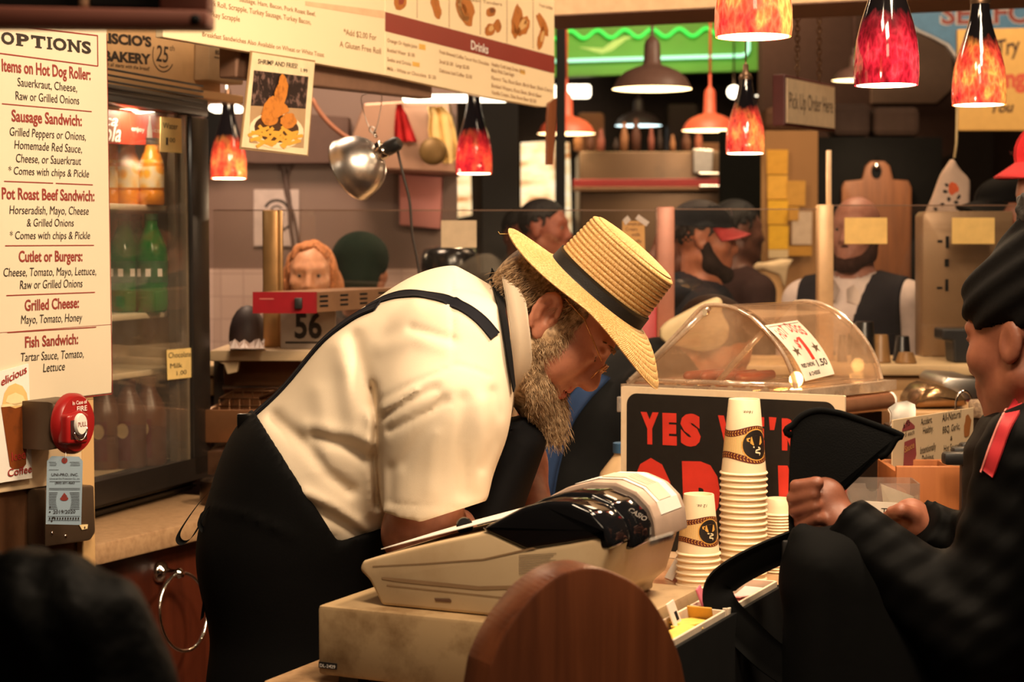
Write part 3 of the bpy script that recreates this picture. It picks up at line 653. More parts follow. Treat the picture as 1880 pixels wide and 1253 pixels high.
for st, a, c, h in (('Sausage, Ham, Bacon, Pork Roast Beef,', (439, 2.4), (579, 30), 8.5), ('ork Roll, Scrapple, Turkey Sausage, Turkey Bacon,', (381.5, 9.6), (570.7, 45.5), 10), ('urkey Scrapple', (381.5, 30), (440, 40), 10), ('Breakfast Sandwiches Also Available on Wheat or White Toast', (371, 66.5), (594.7, 105), 9), ('*Add $2.00 For', (630.6, 63.5), (690.5, 74.5), 11), ('A Gluten Free Roll', (623, 86), (699, 99.4), 11)): ptxt(b, MB, st, a, c, h, .006)
flush(b, MB).build('brown_lettering', MINK, S)
S = thing('menu_board', 'hanging cream menu board with a red Drinks band and food pictures', 'menu board', tuple(mb(860, 165)))
b = B(); px_prism(b, MB, [(707, -60), (1018, -60), (1018, 196), (996.6, 196.6), (890, 178), (707, 138)], 0, .02, .002); b.build('board', MBM, S)
b = B(); ppoly(b, MB, [(707, 21.7), (1018, 103.4), (1018, 135), (707, 57.4)]); flush(b, MB).build('red_band', BAND, S)
b = B(); ptxt(b, MB, 'Drinks', (864, 90.6), (895.7, 99.6), 17, .02, y=-.0012); flush(b, MB).build('white_lettering', WHITE, S)
b = B()
for st, a, c in (('Orange Or Apple Juice', (710.6, 77), (765.5, 89)), ('Bottled Water  $1.00', (710.6, 95), (761, 105)), ('Sodas and Drinks', (710.6, 112), (754, 121)), ('Milk - White or Chocolate  $1.50', (710.6, 129), (800, 146)), ('Fresh Brewed Coffee Tea or Hot Chocolate', (806.4, 98), (897, 121)), ('Small $1.00   Large $2.00', (806.4, 116), (861, 128)), ('Delicious Iced Coffee  $2.00', (806.4, 132.5), (866, 145)), ('Healthy Craft Soda Drinks $3.00', (902, 121), (963, 135)), ('Made With Cane Sugar', (902, 132), (944, 141)), ('Flavors: Tea, Root Beer, Birch Beer, Black Cherry', (902, 146), (1014, 170)), ('Bottled Waters, Root Beer, Birch Beer', (902, 160), (994, 180)), ('Vanilla Cream, Diet Root Beer $3.00', (902, 172.5), (984, 189.5))): ptxt(b, MB, st, a, c, 7, .006)
for st, a, c in (('Chicken Tenders', (846, -1), (921, 11)), ('Fresh Grilled', (990, 12), (1014, 18))): ptxt(b, MB, st, a, c, 6, .006)
for x, y in ((765, 33), (824, 51), (881, 64), (930, 79), (978, 90)): ppoly(b, MB, [(x, -30), (x+.9, -30), (x+.9, y), (x, y)])
flush(b, MB).build('brown_lettering', MINK, S)
b = B()
for x0, y0, x1, y1 in ((769, 80, 781, 90), (757, 113, 770, 121), (955, 128, 964, 135)): ppoly(b, MB, [(x0, y0), (x1, y0+2.5), (x1, y1+2.5), (x0, y1)], -.0005)
flush(b, MB).build('price_patch', YEL, S)
foods = [(0, (734, 5), 11, 14, .1, 3), (0, (800, 12), 8, 24, -.25, 0), (0, (853, 15), 15, 33, -.3, 0), (1, (850, 20), 9, 22, -.3, 0), (0, (901, 22), 9, 9, 0, 2), (0, (913, 47), 7, 12, 0, 0), (0, (899, 55), 9, 12, .3, 1), (0, (948, 40), 10, 32, .1, 0), (0, (958, 48), 14, 20, .6, 1), (2, (962, 44), 5, 8, .3, 0), (0, (996, 45), 7, 22, -.4, 0), (0, (993, 70), 6, 22, .2, 1)]
for i, (m_, c_, rx, ry, ro, m2) in enumerate(foods):
    b = B(); pblob(b, MB, c_, rx, ry, -.0008, 18, ro, .25, i); flush(b, MB).build('food_picture', FOODS[m_], S)
    b = B(); pblob(b, MB, (c_[0]+2, c_[1]-3), rx*.5, ry*.5, -.0011, 14, ro, .35, i+50); flush(b, MB).build('food_picture', FOODS[m2], S)
# brown beam behind the boards
b = B(); px_prism(b, MB, [(455, 141), (813, 180.5), (813, 60), (455, 5)], .03, .075, .004); struct(b, 'trim_6', SOFFB)
b = B(); px_prism(b, MB, [(1000, 303), (1011, 303), (1017, 215), (1018, 180), (1003, 190), (1001, 215)], -.008, -.001, .001)
solo(b, 'wooden_paddle', wood('paddle_brown', (140, 84, 52), (104, 58, 36)), 'narrow brown wooden strip hanging from the end of the drinks board', 'strip')
# shrimp picture
SP = FR(mb(510, 110, -.006), MB.to_3x3() @ Vector((1, 0, 0)), (0.0, 0.0, 1))
S = thing('food_photo', 'laminated handwritten shrimp and fries photo hanging from the breakfast board', 'photo', tuple(mb(510, 280)))
b = B(); px_prism(b, SP, [(444, 270), (464, 96), (578, 114), (564, 285)], 0, .0015); b.build('card', mat('laminated_card', srgb(238, 216, 176), .25), S)
b = B(); px_prism(b, SP, [(441, 274), (461, 93), (580, 111), (567, 287)], .0018, .003); b.build('clear_sleeve', mat('card_edge', srgb(150, 120, 84), .3), S)
b = B(); ppoly(b, SP, [(460, 194), (466, 129), (566, 141), (561, 200)]); flush(b, SP).build('kitchen_print', dirty('kitchen_print_dark', (38, 26, 24), (120, 92, 84), .4, 45, .5, .62), S)
b = B(); ppoly(b, SP, [(457, 262), (460, 194), (561, 200), (557, 272)], -.0007); flush(b, SP).build('table_print', mat('print_beige', srgb(180, 146, 108), .4), S)
b = B(); pblob(b, SP, (507, 240), 50, 33, -.0009, 24, .1); flush(b, SP).build('plate_print', mat('print_cream', srgb(240, 222, 186), .4), S)
b = B(); pblob(b, SP, (507, 236), 41, 26, -.0011, 24, .1); flush(b, SP).build('plate_print', mat('print_dark', srgb(70, 42, 24), .4), S)
rr = random.Random(5); FR1 = mat('fries_print', srgb(226, 166, 62), .4); FR2 = dirty('shrimp_print', (206, 128, 50), (140, 74, 26), .4, 60)
b = B()
for i in range(26):
    x = 507+rr.uniform(-38, 38); y = 247+rr.uniform(-10, 16); a = rr.uniform(-.9, .9); L_ = rr.uniform(9, 17)
    ca, sa = math.cos(a), math.sin(a); ppoly(b, SP, [(x-L_*ca-3*sa, y-L_*sa+3*ca), (x+L_*ca-3*sa, y+L_*sa+3*ca), (x+L_*ca+3*sa, y+L_*sa-3*ca), (x-L_*ca+3*sa, y-L_*sa-3*ca)], -.0013-.00003*i)
flush(b, SP).build('fries_print', [FR1], S)
for i, (x, y, rx, ry, ro) in enumerate(((493, 218, 15, 13, .3), (528, 222, 15, 14, -.3), (511, 200, 17, 12, .1), (492, 196, 9, 22, .5), (514, 172, 12, 26, .2), (517, 150, 7, 14, .0), (505, 208, 8, 10, 0))):
    b = B(); pblob(b, SP, (x, y), rx, ry, -.0024-.0001*i, 20, ro, .2, i); flush(b, SP).build('shrimp_print', FR2, S)
b = B(); ptxt(b, SP, 'SHRIMP AND FRIES!', (473, 117), (546, 126), 9, .01, .15); ptxt(b, SP, '1.99', (552, 132), (564, 134), 7, .01); flush(b, SP).build('handwriting', INK, S)
# ================================================================ clamp lamp hanging on a wire from the beam
S = thing('clamp_lamp', 'silver clamp lamp with bell reflector hanging on a wire loop', 'lamp', tuple(at(660, 365, 4.5)))
CY_ = 4.5
rim = at(643, 313, CY_); top = at(722, 266, CY_); ax = (top-rim); ax.y += .02; L_ = ax.length; ax.normalize()
def axis(o, z, x=None):
    z = Vector(z).normalized(); x = Vector(x) if x else z.orthogonal(); x = (x-z*x.dot(z)).normalized(); y = z.cross(x); m = Matrix.Identity(4)
    for i, c in enumerate((x, y, z, Vector(o))):
        for k in range(3): m[k][i] = c[k]
    return m
ax2 = (Vector((.80, -.42, .42))).normalized()
Tl = axis(rim, ax2)
RF = N('spun_aluminium'); bs = RF.bsdf(.32, 1.0); bs.inputs['Base Color'].default_value = (.8, .74, .68, 1); tt = RF.tex('Wave', 60, bands_direction='Z'); RF.bump(bs, tt.outputs[1], .06, .001)
b = B(); prof = [(.081, -.002), (.083, 0), (.081, .004), (.0795, .02), (.076, .038), (.068, .056), (.054, .072), (.036, .084), (.024, .09), (.021, .094)]
b.lathe(prof+[(r-.0015, z-.001) for r, z in prof[::-1][:-2]], 40, T=Tl); b.build('reflector', RF.m, S, True)
b = B(); b.lathe([(.017, .09), (.019, .094), (.019, .112), (.017, .116), (.015, .118), (.0, .118)], 24, T=Tl); b.box((0, .018, .104), (.03, .012, .02), .002, T=Tl); b.build('clamp_collar', CHROME, S, 40)
b = B(); b.lathe([(0, .117), (.016, .117), (.019, .122), (.0185, .15), (.014, .158), (.006, .16), (0, .16)], 16, T=Tl); b.build('socket', BLACK, S, 40)
e = Tl @ Vector((0, 0, .158)); cdp = [tuple(e), tuple(at(730, 275, CY_)), tuple(at(740, 320, CY_)), tuple(at(752, 370, CY_)), tuple(at(757, 430, CY_)), tuple(at(770, 508, CY_)), tuple(at(775, 640, CY_)), tuple(at(778, 980, 4.7))]
def smooth_path(P, n=8):
    P = [Vector(p) for p in P]; out = []
    for i in range(len(P)-1):
        a, b_, c, d = P[max(i-1, 0)], P[i], P[i+1], P[min(i+2, len(P)-1)]
        for k in range(n):
            t = k/n; out.append(.5*((2*b_)+(c-a)*t+(2*a-5*b_+4*c-d)*t*t+(3*b_-a-3*c+d)*t**3))
    return out+[P[-1]]
b = B(); b.tube(smooth_path(cdp), .0035, 8); b.build('cord', mat('brown_cord', (.03, .018, .012), .5), S, True)
b = B(); b.tube(smooth_path([at(690, 252, CY_), at(684, 245, CY_), at(672, 220, CY_), at(663, 180, CY_), at(674, 173, CY_)]), .0012, 6); b.tube(smooth_path([at(688, 245, CY_), at(696, 215, CY_), at(700, 175, CY_), at(678, 172, CY_)]), .0012, 6)
b.lathe([(.006, -.0015), (.0085, -.0015), (.0085, .0015), (.006, .0015), (.006, -.0015)], 14, T=axis(at(683, 238, CY_), (0, 1, .1))); b.build('hanging_wire', STEEL, S, True)
b = B(); b.tube([at(691, 253, CY_), at(687, 243, CY_)], .004, 8); b.build('swivel', CHROME, S, True)
b = B(); pts = [at(668, 142, CY_), at(690, 142, CY_), at(686, 158, CY_), at(679, 168, CY_), at(672, 158, CY_)]
b.tube(pts, .0045, 8, closed=True); b.tube([at(679, 140, CY_), at(678, 120, CY_)], .004, 8); solo(b, 'triangle_hook', BLACK, 'black triangular hook under the beam holding the clamp lamp', 'hook', smooth=True)
# ================================================================ lamps
def glass_shade_mat(name, lo, hi, st, zb, zt, dk=.52):
    q = N(name); bs = q.bsdf(.08); bs.inputs['Coat Weight'].default_value = .5
    v = q.tex('Voronoi', 105, (1, 1, .42), 'Object', feature='DISTANCE_TO_EDGE'); nz = q.tex('Noise', 28, (1, 1, .5), Detail=4.0, Roughness=.6)
    r1 = q.ramp(nz.outputs[0], [(.34, srgb(*lo)), (.5, srgb((lo[0]+hi[0])//2+20, (lo[1]+hi[1])//2-10, (lo[2]+hi[2])//2)), (.66, srgb(*hi))])
    r2 = q.ramp(v.outputs['Distance'], [(.0, (1, 1, 1)), (.3, (.45, .36, .36))]); mx = q.n('Mix'); mx.data_type = 'RGBA'; mx.blend_type = 'MULTIPLY'; mx.inputs[0].default_value = .8
    q.l(r1.outputs[0], mx.inputs[6]); q.l(r2.outputs[0], mx.inputs[7])
    tc = q.n('TexCoord'); sx = q.n('SeparateXYZ'); q.l(tc.outputs['Object'], sx.inputs[0]); n2 = q.tex('Noise', 40, (1, 1, .4), Detail=3.0)
    ad = q.n('Math'); ad.operation = 'MULTIPLY_ADD'; q.l(n2.outputs[0], ad.inputs[0]); ad.inputs[1].default_value = (zt-zb)*.3; q.l(sx.outputs[2], ad.inputs[2])
    mr = q.n('MapRange'); q.l(ad.outputs[0], mr.inputs[0]); mr.inputs[1].default_value = zb+(zt-zb)*dk; mr.inputs[2].default_value = zb+(zt-zb)*(dk+.32); mr.inputs[3].default_value = 1; mr.inputs[4].default_value = 0
    m2 = q.n('Mix'); m2.data_type = 'RGBA'; q.l(mr.outputs[0], m2.inputs[0]); m2.inputs[6].default_value = (.004, .003, .003, 1); q.l(mx.outputs[2], m2.inputs[7])
    q.l(m2.outputs[2], bs.inputs['Base Color']); q.l(m2.outputs[2], bs.inputs['Emission Color']); bs.inputs['Emission Strength'].default_value = st
    return q.m
GLOW = emit('lamp_inside', srgb(255, 214, 150), 6.0); GLOW2 = emit('lamp_inside_white', srgb(255, 236, 205), 5.0); GLOWB = emit('lamp_inside_blue', srgb(215, 240, 240), 3.0)
DARKM = mat('bronze_fitting', (.12, .07, .04), .4, .8)
def pendant(px, py_bot, wpx, Y, label, lo, hi, st, zc=3.6, hpx=None, dk=.5, group='red art glass pendants'):
    c = at(px, py_bot, Y); r = wpx/2/F*Y; h = (hpx or wpx*1.55)/F*Y
    t = thing('glass_pendant', label, 'pendant lamp', tuple(c), group); T = Matrix.Translation(c)
    prof = [(r*.97, 0), (r, h*.08), (r*.99, h*.22), (r*.93, h*.36), (r*.8, h*.5), (r*.6, h*.66), (r*.44, h*.8), (r*.36, h*.92), (r*.34, h)]
    M_ = glass_shade_mat('art_glass', lo, hi, st, 0, h, dk)
    b = B(); b.lathe(prof, 40); o = b.build('shade', M_, t, True); o.matrix_parent_inverse = Matrix.Identity(4)
    b = B(); b.lathe([(rr*.93, z) for rr, z in prof], 32, T=T); b.build('shade_lining', GLOW, t, True)
    b = B(); b.lathe([(r*.36, h), (r*.37, h*1.03), (r*.3, h*1.08), (r*.16, h*1.1), (r*.14, h*1.2), (.004, h*1.22)], 20, T=T); b.build('cap', DARKM, t, True)
    b = B(); b.tube([c+Vector((0, 0, h*1.2)), Vector((c.x, c.y, zc))], .0025, 6); b.build('cord', DARKM, t, True)
    l = bpy.data.lights.new('pendant_bulb', 'POINT'); l.energy = 4.0; l.color = (1, .7, .42); l.shadow_soft_size = r*.4; lo_ = bpy.data.objects.new('pendant_bulb', l); COL.objects.link(lo_); lo_.location = c+Vector((0, 0, -.01))
    return t
pendant(1383, 68, 142, 2.75, 'large glowing red and amber glass pendant cropped by the top edge, beside the green neon', (214, 50, 50), (255, 176, 90), 1.15, dk=.8)
pendant(1627, 157, 118, 3.3, 'black and red glass pendant in front of the blue SEAFOOD sign', (110, 16, 24), (200, 64, 78), .7, hpx=230, dk=.4)
pendant(1797, 193, 98, 3.9, 'black, red and amber glass pendant in front of the yellow Try sign', (190, 40, 44), (255, 170, 80), .95, hpx=183)
pendant(1368, 282, 71, 5.0, 'small red and amber glass pendant between the red barn lamps and the pick up sign', (200, 44, 48), (255, 160, 80), 1.05, hpx=134)
pendant(870, 319, 67, 5.95, 'red glass pendant with long black neck beneath the Drinks board', (170, 24, 40), (232, 96, 60), .95, hpx=140, dk=.4)
pendant(420, 328, 66, 6.1, 'orange red glass pendant beside the fridge, left of the shrimp photo', (216, 52, 40), (255, 160, 80), 1.15, hpx=134, dk=.4)
def barn(px, py, wpx, Y, label, m, glow, pw=3.0, zc=3.85, power=4, tall=1.0):
    c = at(px, py, Y); r = wpx/2/F*Y; t = thing('barn_lamp', label, 'pendant lamp', tuple(c), 'enamel barn lamps in the hall'); T = Matrix.Translation(c)
    prof = [(r, 0), (r*.97, r*.05), (r*.93, r*.14), (r*.85, r*.28), (r*.68, r*.43), (r*.44, r*.54), (r*.27, r*.59), (r*.22, r*.64), (r*.2, r*1.0*tall), (r*.17, r*1.1*tall), (r*.08, r*1.18*tall), (r*.04, r*1.22*tall), (r*.04, r*1.6*tall)]
    b = B(); b.lathe(prof, 40, T=T); b.build('shade', m, t, True)
    b = B(); b.lathe([(r*.99, .001), (r*.9, r*.1), (r*.7, r*.2), (0, r*.24)], 40, T=T); b.build('lit_reflector', glow, t, True)
    b = B(); b.tube([c+Vector((0, 0, r*1.55*tall)), Vector((c.x, c.y, zc))], .008, 6); b.build('stem', m, t, True)
    l = bpy.data.lights.new('barn_bulb', 'SPOT'); l.energy = power*6; l.color = (1, .78, .5); l.spot_size = 2.4; l.spot_blend = .5; l.shadow_soft_size = .1; lo_ = bpy.data.objects.new('barn_bulb', l); COL.objects.link(lo_); lo_.location = c
    return t
GRE = mat('grey_enamel', srgb(108, 80, 70), .45); REDE = mat('coral_enamel', srgb(214, 96, 70), .45)
barn(1197, 164, 146, 8.0, 'grey enamel barn lamp hanging in front of the green neon', GRE, GLOW, tall=1.1)
barn(1303, 240, 102, 11.0, 'coral red enamel barn lamp left of the small art glass pendant', REDE, GLOW, tall=1.3)
barn(1040, 246, 106, 11.0, 'coral red enamel barn lamp at the end of the Drinks board', REDE, GLOW, tall=1.2)
barn(1172, 231, 86, 12.3, 'dark barn lamp with a pale blue lit rim above the pizza oven', mat('dark_maroon', (.025, .012, .012), .6), GLOWB, power=1)
barn(1567, 148, 78, 8.5, 'grey enamel barn lamp half hidden behind a red glass pendant', GRE, GLOW)
barn(1412, 176, 52, 12.3, 'small dark barn lamp with white rim left of the pick up sign', mat('dark_maroon', (.025, .012, .012), .6), GLOW2)
# plain lit things far off
b = B(); b.box(at(1050, 168, 12.5), (.26, .1, .09), .02); solo(b, 'ceiling_light', GLOW2, 'white glowing ceiling light right of the end of the Drinks board', 'ceiling light')
c = at(1347, 169, 11.9); S = thing('globe_lamp', 'round glowing bulb just left of the small art glass pendant', 'bulb', tuple(c)); b = B(); b.ball(c, .045, 16); b.build('globe', GLOW2, S, True); b = B(); b.tube([c+Vector((0, 0, .04)), Vector((c.x, c.y, 3.9))], .006, 6); b.build('stem', DARKM, S, True)
b = B(); p = at(835, 181, 6.5); b.box(p, (.37, .1, .022), .005); b.tube([p+Vector((.05, .03, 0)), Vector((p.x+.05, p.y+.03, 3.9))], .004, 6); solo(b, 'tube_light', GLOW2, 'long white fluorescent tube below the Drinks board', 'tube light')
b = B(); p = at(415, 200, 6.4); b.box(p, (.11, .1, .025), .01); b.tube([p+Vector((0, .03, 0)), Vector((p.x, p.y+.03, 3.9))], .004, 6); solo(b, 'tube_light', GLOW2, 'short white fluorescent light above the leftmost pendant', 'tube light')
# ================================================================ green neon booth
NF = FR((0, 12.0, 0), (1, 0, 0))
S = thing('neon_sign', 'green neon fascia with wavy tube above a straight white green tube', 'neon sign', tuple(at(1205, 138, 12)))
b = B(); px_prism(b, NF, [(985, 142), (1420, 128), (1420, -450), (985, -450)], .03, .12, .004); b.build('fascia', mat('green_fascia', srgb(96, 150, 52), .6, var=.1, sc=3), S)
NE = emit('green_neon_tube', (.05, 1, .1), 1.1, (.02, .2, .02)); NW = emit('white_green_tube', (.5, 1, .65), 1.5, (.1, .3, .15))
pts = []
for x in np.linspace(990, 1390, 120): ph = (x-1022)/50.0*2*PI; pts.append(at(x, 64-(x-1020)*.02-7*math.cos(ph+PI)*1.0, 11.985))
b = B(); b.tube(pts, .011, 8); b.build('wavy_tube', NE, S, True)
b = B(); b.tube([at(990, 113, 11.98), at(1362, 102, 11.98), at(1370, 99, 11.98), at(1374, 92, 11.98), at(1374, 70, 11.98)], .012, 8); b.build('straight_tube', NW, S, True)
b = B(); px_prism(b, NF, [(1062, 86), (1105, 98), (1124, 92), (1150, 72), (1178, 64), (1150, 66), (1126, 74), (1108, 88)], .022, .03); b.build('letter_panel', mat('pale_letter', srgb(190, 200, 130), .6), S)
for px, e in ((1100, .5), (1300, .5)):
    l = bpy.data.lights.new('neon_light', 'AREA'); l.shape = 'RECTANGLE'; l.size = .8; l.size_y = .05; l.energy = e; l.color = (.15, 1, .2); lo_ = bpy.data.objects.new('neon_light', l); COL.objects.link(lo_); lo_.location = at(px, 95, 11.8); lo_.rotation_euler = (PI/2, 0, 0)
# ================================================================ hall background
def panel(name, pts, Y, m, label, cat, th=.04, kind=None, bev=.003, group=None):
    fr = FR((0, Y, 0), (1, 0, 0)); b = B(); px_prism(b, fr, pts, 0, th, bev)
    return struct(b, name, m) if kind else solo(b, name, m, label, cat, group)
def zpx(Y): return HZ+CAMZ/Y*F
b = B(); p = at(918, 450, 8.5); b.box((p.x, 8.5, 1.95), (.17, .17, 3.9), .004); struct(b, 'trim_7', mat('dark_pillar', (.012, .01, .009), .6))
b = B(); p = at(1029, 450, 9.5); b.box((p.x, 9.5, 1.95), (.05, .05, 3.9), .004); struct(b, 'trim_8', mat('dark_pillar', (.012, .01, .009), .6))
q = N('lit_menu'); bs = q.bsdf(.5); t = q.tex('Noise', 5, (1, 1, 2.2), Detail=3.0); r_ = q.ramp(t.outputs[0], [(.35, srgb(190, 120, 60)), (.5, srgb(255, 226, 175)), (.7, srgb(255, 240, 215))]); q.l(r_.outputs[0], bs.inputs['Base Color']); q.l(r_.outputs[0], bs.inputs['Emission Color']); bs.inputs['Emission Strength'].default_value = .9; LIT = q.m
panel('lit_menu_panel', [(956, 400), (1019, 400), (1019, 258), (956, 262)], 12.71, LIT, 'bright backlit menu panel behind the straw hat, beyond the dark pillar', 'lit panel')
panel('lit_menu_panel', [(1024, 440), (1050, 440), (1046, 262), (1024, 258)], 12.71, LIT, 'narrow bright panel right of the thin black post', 'lit panel')
panel('lit_menu_panel', [(840, 400), (866, 395), (864, 320), (838, 320)], 12.71, LIT, 'narrow pale lit strip under the Drinks board pendant', 'lit panel')
# pizza oven
S = thing('pizza_oven', 'wide dark steel oven with a red stripe behind the straw hat', 'oven', tuple(at(1185, zpx(11), 11)))
OV = dirty('oven_steel', (96, 74, 54), (58, 46, 34), .35, 2, metal=.6); fr = FR((0, 11.0, 0), (1, 0, 0))
b = B(); px_prism(b, fr, [(1065, zpx(11)-2), (1322, zpx(11)-2), (1322, 278), (1065, 278)], 0, .8, .01); b.build('body', OV, S, 40)
b = B(); px_prism(b, fr, [(1052, 343), (1320, 343), (1320, 328), (1052, 330)], -.03, 0, .003); b.build('red_stripe', mat('oven_red', srgb(140, 40, 38), .4), S)
b = B(); px_prism(b, fr, [(1052, 352), (1320, 350), (1320, 344), (1052, 344)], -.05, 0, .003); b.build('lower_ledge', mat('oven_trim', srgb(120, 88, 62), .35, .4), S)
b = B(); px_prism(b, fr, [(1282, 322), (1318, 322), (1318, 318), (1282, 318)], -.05, -.03, .003); b.build('upper_highlight_bar', CHROME, S)  # bright bar shaped in place of a white highlight on the oven
b = B(); px_prism(b, fr, [(1282, 346), (1318, 346), (1318, 341), (1282, 341)], -.07, -.05, .003); b.build('lower_highlight_bar', CHROME, S)  # second highlight on the oven, also shaped as a bright bar
b = B(); px_prism(b, fr, [(1272, 318), (1306, 318), (1308, 276), (1272, 274)], -.04, 0, .003); b.build('steel_panel', STEEL, S)
rr = random.Random(11)
cm_ = [mat('hall_clutter_tan', srgb(150, 104, 70), .7), mat('hall_clutter_brown', srgb(86, 52, 38), .7), mat('hall_clutter_rose', srgb(140, 80, 66), .7), mat('hall_clutter_dark', srgb(46, 32, 26), .7)]
for i in range(11):
    x = 1062+i*22+rr.uniform(-5, 5); h = rr.uniform(20, 60); w = rr.uniform(5, 9)
    c = at(x, 277, 11.2); r = w/F*11; H_ = h/F*11
    b = B(); b.lathe([(0, 0), (r, 0), (r*1.05, H_*.5), (r*.6, H_*.75), (r*.4, H_), (0, H_)], 16, T=Matrix.Translation(c))
    solo(b, 'jar', cm_[i % 4], 'dim brownish jar standing in the row on top of the pizza oven', 'jar', 'jars on the pizza oven', True)
# stainless hood with cloths
S = thing('kitchen_hood', 'stainless steel hood at the end of the kitchen wall', 'hood', tuple(at(740, 450, 6.7)))
fr = FR((0, 6.55, 0), (1, 0, 0))
b = B(); px_prism(b, fr, [(628, 300), (668, 190), (822, 180), (838, 300), (838, 318), (628, 306)], 0, .42, .006); b.build('canopy', mat('hood_steel', srgb(176, 138, 116), .35, .55, var=.05, sc=4), S)
b = B(); px_prism(b, fr, [(722, 412), (802, 420), (806, 318), (722, 312)], .35, .44, .004); b.build('back_panel', mat('hood_pink_reflection', srgb(196, 132, 128), .3, .5, var=.1, sc=4), S)  # pink reflection on the hood put into this panel's colour
def cloth(name, pts, Y, m, label, cat):
    """hanging cloth from left/right outline rows (xl, xr, y), with soft folds"""
    rows = []
    for xl, xr, y in pts: rows.append([at(xl+(xr-xl)*k/12, y, Y)+Vector((0, .02*math.sin(k*1.3)+.012*math.sin(k*2.9+y*.05), 0)) for k in range(13)])
    b = B(); b.sheet(rows, thick=.004); return solo(b, name, m, label, cat, smooth=True)
cloth('red_cloth', [(728, 737, 192), (726, 745, 210), (724, 756, 235), (724, 766, 260)], 6.5, mat('red_cloth', srgb(170, 36, 36), .8), 'red triangular cloth hanging in front of the steel hood', 'cloth')
cloth('yellow_cloth', [(785, 815, 196), (788, 828, 215), (786, 836, 240), (790, 840, 268), (800, 838, 290), (815, 830, 300)], 6.45, mat('cream_cloth', srgb(238, 208, 140), .8), 'cream yellow cloth hanging beside the red pendant on the hood', 'cloth')
b = B(); b.ball(at(795, 278, 6.42), (.05, .02, .05), 20); solo(b, 'round_pan', mat('olive_pan', srgb(120, 94, 52), .5, .4), 'round olive brown pan hanging under the cream cloth', 'pan', smooth=True)
# wall poster and conduit
b0 = FR((0, KY-.016, 0), (1, 0, 0))
S = thing('wall_poster', 'white poster with a round emblem on the grey kitchen wall', 'poster', tuple(at(505, 452, KY-.016)))
b = B(); px_prism(b, b0, [(466, 452), (549, 452), (549, 348), (466, 348)], 0, .003); b.build('sheet', mat('poster_white', srgb(196, 178, 172), .6), S)
b = B()
aa = np.linspace(3.5, 6.0, 14)
for i in range(13): pline(b, b0, (508+22*math.cos(aa[i]), 388+20*math.sin(aa[i])), (508+22*math.cos(aa[i+1]), 388+20*math.sin(aa[i+1])), 5, -.001)
for i in range(8): a = 2*PI*i/9; pline(b, b0, (508+12*math.cos(a), 392+14*math.sin(a)), (508+12*math.cos(a+.7), 392+14*math.sin(a+.7)), 3, -.001)
pline(b, b0, (496, 428), (538, 415), 3, -.001); pline(b, b0, (520, 425), (535, 408), 2.5, -.001); flush(b, b0).build('emblem_print', INK, S)
b = B(); b.tube(smooth_path([at(520, 305, KY-.03), at(524, 330, KY-.03), at(530, 360, KY-.03), at(533, 410, KY-.03), at(538, 450, KY-.03), at(536, 494, KY-.03)]), .008, 8); b.tube(smooth_path([at(540, 290, KY-.03), at(528, 320, KY-.03), at(524, 350, KY-.03), at(540, 400, KY-.03), at(548, 450, KY-.03)]), .006, 8); b.box(at(522, 304, KY-.02), (.05, .03, .03), .004)
solo(b, 'wall_cable', mat('grey_cable', srgb(92, 74, 68), .5), 'grey cable running down the kitchen wall over the poster', 'cable', smooth=True)
b = B(); b.tube(smooth_path([at(548, 100, 5.9)+Vector((0, 0, 1.2)), at(552, 120, 5.9), at(575, 185, 5.9), at(600, 222, 5.9), at(630, 248, 5.9), at(650, 258, 5.9)]), .008, 8); solo(b, 'loose_strap', mat('tan_strap', srgb(150, 96, 70), .6), 'tan strap sagging behind the shrimp photo', 'strap', smooth=True)
panel('hanging_duct', [(330, 290), (470, 300), (640, 300), (640, 215), (330, 190)], 6.9, mat('dark_shelf', srgb(92, 66, 56), .6), 'dark brown ledge high on the kitchen wall behind the shrimp photo', 'ledge', .1)
panel('dark_cabinet', [(376, 300), (408, 300), (408, 195), (376, 195)], 6.895, MATTE, 'black cabinet right of the fridge behind the leftmost pendant', 'cabinet', .1)
# pick up order sign on chains
PK = FP(at(1440, 450, 5.6), at(1533, 450, 6.15))
S = thing('pick_up_sign', 'cream Pick Up Order Here sign in dark red frame hanging on chains', 'sign', tuple(PK @ Vector((pl(PK, 1485, 240)[0], 0, pl(PK, 1485, 235)[1]))))
b = B(); px_prism(b, PK, [(1441, 231), (1441, 136), (1534, 157), (1534, 242)], 0, .04, .004); b.build('frame', mat('maroon_frame', srgb(84, 34, 34), .5), S)
b = B(); px_prism(b, PK, [(1443.5, 225.5), (1443.5, 143), (1531, 160.5), (1531, 236)], -.003, 0); b.build('face', mat('sign_cream', srgb(236, 212, 178), .5), S)
b = B(); ptxt(b, PK, 'Pick Up Order Here', (1447, 199), (1527, 208), 30, .0, 0, -.0038); flush(b, PK).build('lettering', mat('grey_ink', srgb(96, 78, 66), .6), S)
for px, ptop, pbot in ((1464, 20, 140), (1504, 22, 148)):
    Y_ = 5.6+(px-1440)/93*.55; b = B(); n = 13
    for i in range(n):
        c = at(px, ptop+(pbot-ptop)*(i+.5)/n, Y_); hl = (pbot-ptop)/n/F*Y_*.72; a = 0 if i % 2 else PI/2
        b.tube([c+Vector((.007*math.cos(u)*math.cos(a), .007*math.cos(u)*math.sin(a), hl*math.sin(u))) for u in np.linspace(0, 2*PI, 13)[:-1]], .0022, 5, closed=True)
    b.build('chain', mat('chain_brown', srgb(110, 84, 60), .4, .7), S, True)
